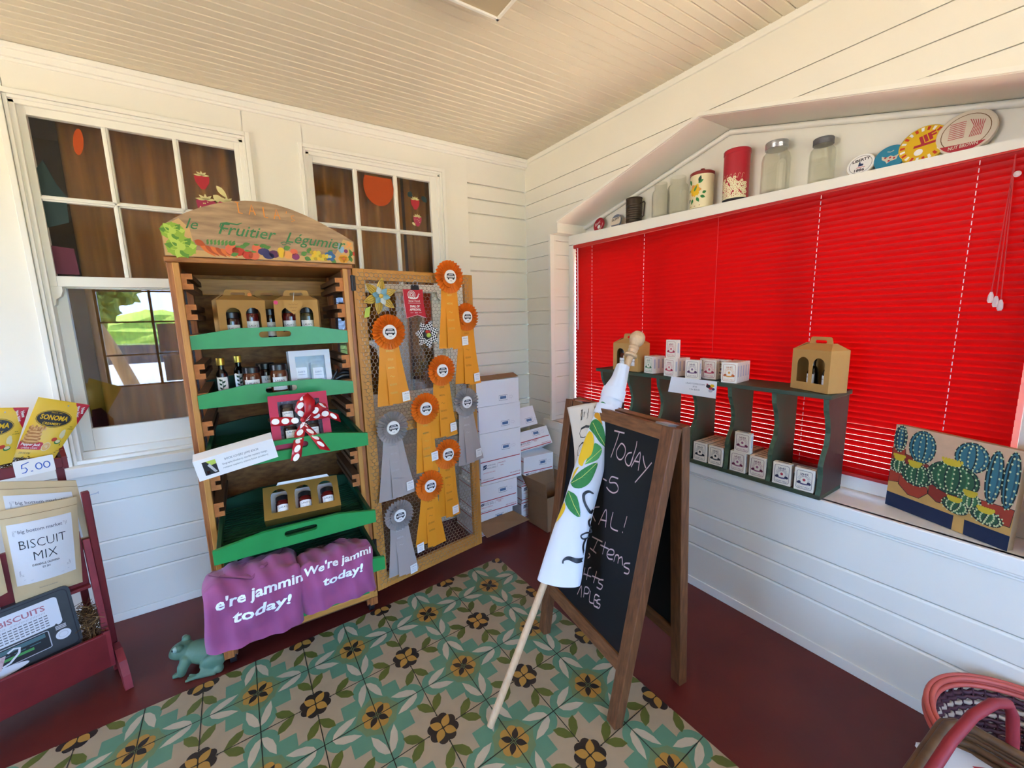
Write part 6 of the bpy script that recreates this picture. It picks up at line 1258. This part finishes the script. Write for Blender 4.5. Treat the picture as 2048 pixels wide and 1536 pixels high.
ship(loc(1.362, y0, .381, 0), .345, .305, .375, 'tall middle box of the left stack with red stripes and a post emblem', 'both')
ship(loc(1.360, y0, .7585, R(.5)), .350, .305, .188, 'fourth box of the left stack, plain white with a blue barcode', 'top')
ship(loc(1.345, y0, .9485, 0), .355, .30, .178, 'topmost box of the left stack with its brown inside showing', 'top', [([(.01, .003, .178), (.355, .003, .186), (.350, .060, .208), (.02, .060, .205)], 'carton')], open_top=True)
# heap on the right, tilted boxes
G2 = 'tumbled shipping boxes'
ship(Matrix.Translation((1.725, 2.52, .001)), .300, .30, .145, 'lowest box of the right heap, behind the brown carton', 'front', group=G2)
ship(Matrix.Translation((1.728, 2.512, .150)) @ Matrix.Rotation(R(-1.5), 4, 'Y'), .300, .30, .135, 'second box of the right heap, behind the brown carton flap', 'front', group=G2)
ship(Matrix.Translation((1.735, 2.50, .290)) @ Matrix.Rotation(R(2), 4, 'Y'), .285, .30, .215, 'third box of the right heap with a blue post emblem and red stripe', 'both', group=G2)
t = ship(Matrix.Translation((1.722, 2.53, .545)) @ Matrix.Rotation(R(-3), 4, 'Y') @ Matrix.Rotation(R(-28), 4, 'X'), .325, .23, .145, 'tilted white box near the top of the right heap with two red edge stripes', 'both', group=G2)
ship(Matrix.Translation((1.735, 2.60, .708)) @ Matrix.Rotation(R(-3), 4, 'Y') @ Matrix.Rotation(R(-22), 4, 'X'), .22, .16, .150, 'small tilted white box on top of the right heap against the corner', 'top', group=G2)
# brown carton
ct = thing('brown_carton', 'open brown cardboard carton beside the white boxes, half behind the chalkboard', 'box', loc(1.765, 2.25, .0005, R(2)))
m = MB(); Wc, Dc, Hc = .27, .225, .26
m.box((0, 0, 0), (.004, Dc, Hc), 'carton'); m.box((Wc - .004, 0, 0), (Wc, Dc, Hc), 'carton'); m.box((0, 0, 0), (Wc, .004, Hc), 'carton'); m.box((0, Dc - .004, 0), (Wc, Dc, Hc), 'carton'); m.box((0, 0, 0), (Wc, Dc, .004), 'carton'); m.obj('box_body', ct)
for A in ([(0, 0, Hc), (0, Dc, Hc), (-.045, Dc + .02, Hc + .125), (-.02, -.01, Hc + .11)], [(0, Dc, Hc), (Wc, Dc, Hc), (Wc, Dc + .02, Hc + .10), (0, Dc + .02, Hc + .10)], [(Wc, Dc, Hc), (Wc, 0, Hc), (Wc + .0, 0, Hc + .10), (Wc + .0, Dc, Hc + .10)]):
    g = MB(); A = [Vector(p) for p in A]; nn = (A[1] - A[0]).cross(A[2] - A[0]).normalized() * .003; g.add(A + [p + nn for p in A], [(0, 1, 2, 3), (7, 6, 5, 4), (0, 4, 5, 1), (1, 5, 6, 2), (2, 6, 7, 3), (3, 7, 4, 0)], 'carton'); g.obj('flap', ct)
m = MB(); m.box((1.30 - .7, 2.56, .001), (1.30 - .28, 2.80, .36), 'carton'); o = m.obj('grey_carton'); tag(o, 'closed cardboard box behind the lower part of the mesh door', 'box'); o.location = (0, 0, 0)
# ================================================================ RED DISPLAY RACK AT THE LEFT
RM = loc(-.585, 2.329, 0, R(20.35))
rk = thing('display_rack', 'dark red wooden tiered rack at the left edge holding packaged food', 'rack', RM); LR = .62
m = MB(); m.prism([(-.004, .10), (.012, .10), (.004, .262), (-.012, .262)], -LR, .0, 'red_wood', lambda u, v, h: Vector((h, u, v))); m.obj('tray_front', rk, bevel=.003)
m = MB(); m.box((-LR, .012, .10), (.0, .20, .116), 'red_wood'); m.obj('tray_bottom', rk)
m = MB(); m.box((-LR, .10, .44), (-.005, .118, .70), 'red_wood'); m.obj('middle_board', rk, bevel=.002)
m = MB(); m.box((-LR, .075, .448), (-.005, .14, .462), 'red_wood'); m.obj('middle_shelf', rk, bevel=.002)
m = MB(); m.box((-LR, .170, .972), (-.006, .186, 1.016), 'red_wood'); m.obj('top_tray_front', rk, bevel=.003)
m = MB(); m.box((-LR, .186, .968), (-.006, .30, .98), 'red_wood'); m.obj('top_tray_bottom', rk)
m = MB(); m.prism([(.168, .965), (.30, .965), (.30, 1.10), (.25, 1.10), (.168, 1.018)], -.008, .008, 'red_wood', lambda u, v, h: Vector((h, u, v))); m.obj('top_tray_end', rk, bevel=.002)
m = MB(); m.bar((.008, .035, .10), (.008, .10, .66), .028, .022, 'red_wood_light', up=(1, 0, 0)); m.prism([(-.004, .10), (.06, .10), (.06, .24), (-.012, .27)], -.006, .014, 'red_wood_light', lambda u, v, h: Vector((h, u, v))); m.obj('front_upright', rk, bevel=.002)
m = MB(); m.box((.020, .085, .03), (.044, .115, .865), 'red_wood'); m.obj('rear_upright', rk, bevel=.003)
m = MB(); m.box((-.02, .28, .0), (.005, .30, 1.05), 'red_wood'); m.obj('back_upright', rk)
m = MB(); m.box((-LR, .28, .0), (-LR + .02, .30, 1.05), 'red_wood'); m.obj('back_upright', rk)
m = MB(); P = [(.14, 0), (.14, .05), (.115, .135), (.07, .155), (.02, .150), (-.03, .115), (-.062, .06), (-.075, 0), (-.04, 0), (-.02, .035), (.03, .06), (.08, .06), (.11, .03), (.115, 0)]
m.prism(P, .020, .046, 'red_wood_light', lambda u, v, h: Vector((h, u, v))); m.obj('foot', rk, bevel=.003)
m = MB(); m.prism(P, -LR - .02, -LR, 'red_wood_light', lambda u, v, h: Vector((h, u, v))); m.obj('foot', rk, bevel=.003)
m = MB(); m.tube([(.044, .098, .845), (.070, .094, .848)], .002, 'metal', 6); m.tube([(.070, .094, .848), (.072, .094, .848)], .005, 'metal', 8); m.obj('nail', rk)
mat('straw', '#6b4a28', .9, var=(30, .8), col2='#3f2a16'); mat('straw2', '#9a7646', .9)
def straw(name, label, x0, x1, y0_, y1_, z0_, z1_, n):
    rnd = random.Random(hash(name) % 7 + n); m = MB()
    for i in range(n):
        c = Vector((rnd.uniform(x0, x1), rnd.uniform(y0_, y1_), rnd.uniform(z0_, z1_))); d = Vector((rnd.uniform(-1, 1), rnd.uniform(-1, 1), rnd.uniform(-.5, .8))).normalized() * rnd.uniform(.02, .04); b = Vector((rnd.uniform(-1, 1), rnd.uniform(-1, 1), rnd.uniform(-1, 1))) * .008
        m.tube([c - d, c + b, c + d], .0012, 'straw2' if i % 5 == 0 else 'straw', 4, cap=False)
    o = m.obj('straw_filler'); tag(o, label, 'straw', kind='stuff'); o.matrix_world = RM.copy()
straw('a', 'brown straw filler in the bottom tray of the red rack', -.052, -.012, .03, .15, .15, .36, 420)
straw('b', 'straw filler in the top tray of the red rack', -.34, -.015, .20, .28, .985, 1.045, 420)
def quadmap(BL, BR, TR, TL, y0_, y1_, puff=.0):    # local x,z corners; y0_ bottom, y1_ top
    def f(u, v, h=0):
        x = (BL[0] * (1 - u) + BR[0] * u) * (1 - v) + (TL[0] * (1 - u) + TR[0] * u) * v; z = (BL[1] * (1 - u) + BR[1] * u) * (1 - v) + (TL[1] * (1 - u) + TR[1] * u) * v
        b = puff * (max(0, math.sin(math.pi * min(1, max(0, u)))) * max(0, math.sin(math.pi * min(1, max(0, v))))) ** .6
        return Vector((x, y0_ + (y1_ - y0_) * v - b - h, z))
    return f
def pouch_body(m, f, c, nu=16, nv=20, back=.0, mn=.004, wob=0, seed=0):
    rnd = random.Random(seed); ph = [rnd.uniform(0, 6) for _ in range(4)]
    g = lambda u, v, h=0: f(u, v, h + wob * (math.sin(9 * v + 5 * u + ph[0]) + math.sin(14 * u - 7 * v + ph[1])) * (.3 + .7 * abs(2 * u - 1)))
    m.grid(lambda u, v: g(u, v), nu, nv, c); m.grid(lambda u, v: f(u, v, -mn) + Vector((0, 2 * (f(.0, v).y - f(u, v).y) , 0)) if False else f(0, v, -mn) * (1 - u) + f(1, v, -mn) * u + Vector((0, .018 * math.sin(math.pi * u) * math.sin(math.pi * v), 0)), nu, nv, c)
    for uu in (0, 1): m.grid(lambda u, v: g(uu, v, 0) * (1 - u) + f(uu, v, -mn) * u, 1, nv, c)
    for vv in (0, 1): m.grid(lambda u, v: g(u, vv, 0) * (1 - v) + f(u, vv, -mn) * v, nu, 1, c)
    return g
mat('pouch_yellow', '#f2c83e', .4, spec=.5, var=(10, .2), col2='#e0b22c', bump=(14, .25)); mat('pouch_red', '#c01f36', .45); mat('crisp', '#c98a4a', .6, var=(60, .8), col2='#9a5a2a'); mat('crisp2', '#e0b070', .6)
def cheese(name, label, f):
    t = thing(name, label, 'food pouch', RM, 'yellow cheese crisp pouches'); m = MB(); g = pouch_body(m, f, 'pouch_yellow'); m.obj('pouch_body', t)
    m = MB(); q = lambda u, v, h=0: f(u, v, .0025 + h); E = lambda cx, cy, rx, ry, n=24, rot=0: ell(cx, cy, rx, ry, n, rot=rot)
    def dd(P, c, h=0): m.fan(P, c, q, h)
    dd([(.72, 1.0), (1.0, 1.0), (1.0, .62), (.93, .70)], 'pouch_red', .0002); m.text("New", q, .905, .865, .085, 'white', .0008, rot=-62, bold=.03, width=.13); m.text("Bite Size!", q, .835, .84, .060, 'white', .0008, rot=-62, bold=.02, width=.22)
    dd(E(.46, .68, .36, .15), 'near_black', .0004); m.stroke(E(.46, .68, .345, .138, 40), .010, 'lem', q, .0007, True)
    m.text("SONOMA", q, .46, .66, .115, 'lem', .0010, bold=.035, width=.56); m.text("CREAMERY", q, .46, .575, .058, 'lem', .0010, bold=.02, width=.38); m.text("SINCE 1931", q, .46, .775, .030, 'lem', .0010, width=.22)
    for i in range(9): dd(E(.20 + .012 * (i % 3), .27 + .027 * i, .19 - .006 * i, .035), 'crisp' if i % 2 == 0 else 'crisp2', .0005 + .0001 * i)
    for i in range(12): dd(E(.08 + .028 * i, .50 + .02 * math.sin(i * 2), .025, .03, 8), 'crisp2' if i % 2 else 'crisp', .0016)
    dd(E(.80, .44, .05, .075), 'can_cream', .0006); dd(E(.84, .40, .03, .05), 'can_cream', .0008); dd(E(.70, .33, .06, .035), 'tomato', .0007); dd(E(.80, .29, .07, .04), 'lf_a', .0008); dd(E(.80, .30, .055, .028), 'can_cream', .0010)
    dd([(.0, .14), (.50, .14), (.56, .21), (.48, .27), (.0, .27)], 'pouch_red', .0009); m.text("Pepper Jack", q, .25, .205, .058, 'white', .0012, shear=.2, bold=.02, width=.42); m.text("CHEESE CRISPS", q, .25, .155, .034, 'white', .0012, width=.36)
    dd(E(.60, .20, .095, .075), 'crisp2', .0011); m.stroke(E(.60, .20, .09, .07, 24), .012, 'can_cream', q, .0014, True); m.text("10g", q, .60, .19, .06, 'can_cream', .0016, bold=.02)
    m.text("2.25 OZ (64g)", q, .20, .07, .040, 'near_black', .0008, width=.26); m.text("REAL", q, .90, .56, .03, 'near_black', .0008); m.text("CHEESE", q, .90, .52, .03, 'near_black', .0008, width=.13)
    m.fan(E(.60, .93, .018, .013, 12), 'light_grey', q, .0006); m.obj('pouch_print', t)
cheese('cheese_crisp_pouch', 'right yellow cheese crisp pouch tilted in the top tray of the red rack', quadmap((-.135, 1.048), (-.025, 1.014), (.115, 1.213), (-.032, 1.274), .195, .235, .014))
cheese('cheese_crisp_pouch', 'left yellow cheese crisp pouch, cut by the left edge of the picture', quadmap((-.275, 1.020), (-.140, 1.030), (-.066, 1.240), (-.215, 1.262), .190, .205, .014))
def pcard(label, M, W_, H_, art):
    t = thing('price_card', label, 'price card', M); m = MB(); f = XZ(); m.prism(rrect(0, 0, W_, H_, .004), 0, .003, 'white', f); art(m, f); m.obj('card_sheet', t)
def art500(m, f):
    g = lambda P: m.stroke([(x, z) for x, z in P], .0035, 'blue_pen', f, .0034)
    g([(.042, .056), (.022, .049)]); g([(.022, .050), (.020, .034), (.030, .036), (.034, .026), (.028, .016), (.018, .016)]); g([(.042, .017), (.048, .017)])
    for cx in (.066, .088): g(ell(cx, .032, .0085, .013, 16) + [(cx + .0085, .032)])
pcard('white price card reading 5.00 on the front of the red rack', RM @ Matrix.Translation((-.1405, .163, .968)) @ Matrix.Rotation(R(-1), 4, 'Y'), .110, .068, art500)
pcard('small white card at the left edge between the biscuit bags and the tin', RM @ Matrix.Translation((-.36, .085, .47)), .110, .07, lambda m, f: m.stroke([(.02, .03), (.08, .03)], .003, 'light_grey', f, .0034))
mat('bag_paper', '#d6bf94', .8, var=(9, .35), col2='#c4a97c', bump=(18, .5)); mat('bag_label', '#dcdcda', .6)
def bag(label, f, back=False):
    t = thing('biscuit_mix_bag', label, 'food bag', RM, 'tan biscuit mix bags'); m = MB(); g = pouch_body(m, f, 'bag_paper', 22, 28, mn=.006, wob=.0016, seed=len(label)); m.stroke([(.0 + .05 * i, .92) for i in range(21)], .004, 'kraft_dark', lambda u, v, h=0: f(u, v, .003), 0); m.obj('bag_body', t)
    m = MB(); q = lambda u, v, h=0: f(u, v, .0040 + h)
    m.grid(lambda u, v: q(.06 + .84 * u, .19 + .66 * v), 10, 10, 'bag_label')
    m.text("big bottom market", q, .47, .745, .050, 'grey_print', .001, bold=.01, width=.58); m.text("BISCUIT", q, .48, .575, .135, 'near_black', .001, bold=-.012, width=.62); m.text("MIX", q, .49, .435, .140, 'near_black', .001, bold=-.012, width=.32)
    m.text("GUERNEVILLE, CALIFORNIA", q, .48, .375, .030, 'near_black', .001, bold=.02, width=.38); m.text("EST. 2011", q, .48, .335, .028, 'near_black', .001, bold=.02)
    for xs_ in ((.17, .12), (.77, .82)):
        for o_ in (0, .012): m.stroke([(xs_[0], .78 - o_), (xs_[1] + (o_ if xs_[1] < .5 else -o_), .78 - o_), (xs_[1] + (o_ if xs_[1] < .5 else -o_), .29 + o_), (xs_[0], .29 + o_)], .0035, 'grey_print', q, .001)
    m.stroke([(.16, .245), (.80, .245)], .005, 'light_grey', q, .001); m.stroke([(.25, .225), (.72, .225)], .004, 'light_grey', q, .001); m.text("PACKED IN CALIFORNIA", q, .48, .11, .018, 'grey_print', .001, width=.26); m.obj('paper_label', t)
bag('rear tan bag of biscuit mix, rising above the front bag', quadmap((-.20, .600), (.030, .600), (.020, .905), (-.195, .972), .135, .165, .016))
bag('front tan bag of biscuit mix standing on the middle shelf of the red rack', quadmap((-.212, .492), (-.026, .482), (.006, .850), (-.205, .868), .085, .105, .034))
bag('tan biscuit mix bag cut by the left edge, beside the front one', quadmap((-.44, .50), (-.225, .56), (-.222, .84), (-.43, .88), .06, .12, .022))
# biscuit tin
tn = thing('biscuit_tin', 'dark biscuit tin painted like an old radio in the bottom tray of the red rack', 'tin', RM @ Matrix.Translation((-.060, .040, .243)) @ Matrix.Rotation(R(-6), 4, 'X') @ Matrix.Rotation(R(-2), 4, 'Y'))
mat('tin_dark', '#2b2d2e', .4, spec=.5, var=(14, .4), col2='#45484a'); mat('tin_cream', '#d9dde2', .45); mat('tin_pink', '#b0707c', .5); mat('tin_teal', '#4a6b70', .45); mat('tin_floral', '#b98a8e', .5, var=(60, .9), col2='#e6dcd8')
Wt, Ht = .40, .262; m = MB(); f = XZ((-Wt, 0, 0)); m.prism(rrect(0, 0, Wt, Ht, .022), -.055, 0, 'tin_dark', f); m.obj('tin_body', tn, bevel=.006)
m = MB(); m.stroke(rrect(.010, .010, Wt - .010, Ht - .010, .018), .003, 'near_black', f, .0006, True); m.face([(.02, .118), (Wt - .066, .118), (Wt - .060, .124)] + ell(Wt - .055, .13, .014, n=4, a0=-90, a1=0) + ell(Wt - .053, .222, .012, n=4, a0=0, a1=90) + [(.02, .234)], 'tin_cream', f, .0008)
m.text("FAMILY BISCUITS", f, Wt - .195, .195, .030, 'tin_pink', .0012, bold=.02, width=.235); m.text("our tea selection", f, Wt - .17, .181, .014, 'light_grey', .0012, shear=.3, width=.18)
for r_ in range(5):
    for k in range(22): m.face([(.03 + .0135 * k, .127 + .0105 * r_), (.040 + .0135 * k, .127 + .0105 * r_), (.040 + .0135 * k, .131 + .0105 * r_), (.03 + .0135 * k, .131 + .0105 * r_)], 'grey_print', f, .0012)
m.face(rrect(.05, .040, Wt - .085, .110, .006), 'near_black', f, .0008); m.stroke(rrect(.05, .040, Wt - .085, .110, .006), .003, 'light_grey', f, .0012, True); m.face([(.06, .088), (Wt - .095, .088), (Wt - .095, .104), (.06, .104)], 'tin_teal', f, .0012); m.face([(.06, .060), (Wt - .13, .060), (Wt - .13, .070), (.06, .070)], 'lf_b', f, .0012)
for k in range(5): m.stroke([(.10 + .04 * k, .078), (.13 + .04 * k, .078)], .003, 'tin_teal', f, .0014)
m.face(ell(Wt - .048, .070, .022, .020, 20), 'tin_cream', f, .0012); m.stroke(ell(Wt - .048, .070, .013, .012, 16), .0015, 'light_grey', f, .0016, True)
for z in (.098, .104, .110): m.stroke([(Wt - .065, z), (Wt - .035, z)], .004, 'light_grey', f, .0012)
m.face(ell(.12, .025, .13, .020, 24), 'tin_cream', f, .0016); m.face([(.06, .035), (.18, .035), (.20, .085), (.04, .085)], 'tin_floral', f, .0020); m.stroke([(.185, .045), (.205, .050), (.232, .075), (.236, .092), (.222, .098), (.205, .090)], .007, 'tin_cream', f, .0022); m.obj('tin_print', tn)

# ================================================================ FROG
mat('frog', '#5a7a62', .55, var=(9, .5), col2='#425c4a', bump=(40, .25)); mat('frog_eye', '#8fa89a', .35)
fg = thing('frog_figure', 'green garden frog figure on the floor in front of the left cabinet foot', 'figurine', loc(-.262, 2.250, .001, R(157)))
m = MB(); Ry = lambda a: Matrix.Rotation(R(a), 3, 'Y'); Rz = lambda a: Matrix.Rotation(R(a), 3, 'Z')
m.ball((-.012, 0, .062), 1, 'frog', 20, 14, (.098, .056, .050), Ry(-14)); m.ball((-.075, 0, .046), 1, 'frog', 16, 10, (.045, .05, .042)); m.ball((.082, 0, .086), 1, 'frog', 20, 14, (.050, .047, .035), Ry(6)); m.ball((.05, 0, .066), 1, 'frog', 16, 10, (.05, .044, .042)); m.ball((.108, 0, .080), 1, 'frog', 16, 10, (.026, .036, .024))
for s in (-1, 1):
    m.ball((.078, s * .030, .118), .017, 'frog'); m.tube([(.048, s * .040, .062), (.060, s * .054, .038), (.066, s * .056, .014)], [.024, .022, .018], 'frog', 12); m.ball((.066, s * .056, .013), .017, 'frog'); m.ball((.050, s * .042, .060), .025, 'frog')
    for a in (-25, 5, 35): m.tube([(.070, s * .056, .009), (.070 + .032 * math.cos(R(a)), s * (.056 + .024 * math.sin(R(a))), .006)], [.009, .006], 'frog', 8)
    m.ball((-.062, s * .056, .045), 1, 'frog', 16, 10, (.058, .024, .038), Ry(25)); m.tube([(-.020, s * .066, .026), (-.070, s * .072, .014)], [.016, .014], 'frog', 10); m.ball((-.090, s * .066, .018), .020, 'frog')
    m.tube([(-.080, s * .076, .011), (-.010, s * .084, .009)], [.014, .012], 'frog', 10)
    for a in (-14, 0, 14): m.tube([(-.014, s * .084, .008), (.030, s * (.084 + .16 * math.sin(R(a)) * .2 + .010 * a / 14), .006)], [.009, .006], 'frog', 8)
o = m.obj('frog_body', fg); q = o.modifiers.new('skin', 'REMESH'); q.mode = 'VOXEL'; q.voxel_size = .0028; q.use_smooth_shade = True; q2 = o.modifiers.new('smooth', 'SMOOTH'); q2.factor = .5; q2.iterations = 5
for s in (-1, 1):
    m = MB(); m.ball((.086, s * .038, .119), .0125, 'frog_eye', 12, 8); m.ball((.094, s * .046, .120), .005, 'near_black', 8, 6); m.obj('eye', fg)

# ================================================================ BASKETS AT THE BOTTOM RIGHT
mat('coral', '#bf5648', .5, var=(20, .4), col2='#9c3a34'); mat('weave_dark', '#4a1d26', .6, var=(30, .6), col2='#2c1018'); mat('weave_pale', '#b09a86', .6); mat('handle_red', '#8e2328', .6, var=(40, .4), col2='#701820'); mat('wicker', '#6b4a2a', .55, var=(25, .7), col2='#3e2814'); mat('basket_black', '#14120f', .7)
BX, BY = 1.795, .005
ba = thing('coral_basket', 'round woven basket with a coral rope rim at the bottom right corner', 'basket', Matrix.Translation((BX, BY, 0)))
m = MB(); NS = 44
for k in range(16):
    z = .02 + .0165 * k; rad = .190 + .052 * z / .28
    m.tube([((rad + .004 * (1 if (j + k) % 2 else -1)) * math.cos(2 * math.pi * j / (NS * 2)), (rad + .004 * (1 if (j + k) % 2 else -1)) * math.sin(2 * math.pi * j / (NS * 2)), z) for j in range(NS * 2)], .0075, 'weave_pale' if k in (11, 13) else 'weave_dark', 5, closed=True)
for j in range(NS): a = 2 * math.pi * j / NS; m.tube([(.190 * math.cos(a), .190 * math.sin(a), .005), (.242 * math.cos(a), .242 * math.sin(a), .285)], .004, 'weave_dark', 5)
m.lathe([(.001, .006), (.185, .006), (.185, .014)], 'weave_dark', 40, cap=False); m.obj('woven_body', ba)
m = MB()
for rr_, z in ((.242, .290), (.253, .298), (.246, .310), (.260, .286), (.259, .310)): m.tube([(rr_ * math.cos(R(a)), rr_ * math.sin(R(a)), z + .003 * math.sin(R(3 * a + 900 * rr_))) for a in range(0, 360, 5)], .0075, 'coral', 8, closed=True)
m.obj('rope_rim', ba)
bb = thing('wicker_basket', 'dark brown wicker basket holding a cream card at the bottom right corner', 'basket', loc(1.385, .03, .0, R(-3)))
m = MB(); Wb, Db = .34, .32
def rr2(s, z, k): return [(x, y, z + .003 * ((i + k) % 2)) for i, (x, y) in enumerate(rrect(-Wb / 2 * s, -Db / 2 * s, Wb / 2 * s, Db / 2 * s, .06, 6))]
for k in range(18): m.tube(rr2(.82 + .18 * k / 17, .01 + .0225 * k, k), .0105, 'wicker', 6, closed=True)
for dz, sc in ((.408, 1.0), (.421, .97), (.413, 1.03)): m.tube(rr2(sc, dz, 0), .012, 'wicker', 8, closed=True)
m.face([(x, y) for x, y, z in rr2(.80, 0, 0)], 'basket_black', UV, .01); m.obj('woven_body', bb)
m = MB(); m.prism([(-.11, -.13), (.11, -.13), (.11, .10), (-.11, .10)], .30, .303, 'basket_black', UV) ; m.obj('black_sheet', bb)  # flat black sheet across the basket, below the card
m = MB(); m.tube([(x - 1.385, y - .03, z) for x, y, z in [(1.56, .075, .36), (1.572, .080, .44), (1.580, .088, .50), (1.565, .098, .535), (1.52, .115, .545), (1.45, .135, .530), (1.36, .150, .495), (1.27, .160, .45), (1.235, .155, .40)]], .0125, 'handle_red', 12); m.obj('handle', bb)
cc = thing('cream_card', 'cream printed card with a red patch lying in the wicker basket', 'card', Matrix.Translation((1.45, .06, .345)) @ Matrix.Rotation(R(-38), 4, 'Z') @ Matrix.Rotation(R(6), 4, 'Y'))
m = MB(); m.prism([(-.10, -.13), (.10, -.13), (.10, .13), (-.10, .13)], 0, .012, 'bag_label', UV); m.face([(.0, .02), (.07, .02), (.07, .08), (.0, .08)], 'red_print', UV, .0126); m.obj('card_sheet', cc, bevel=.002)
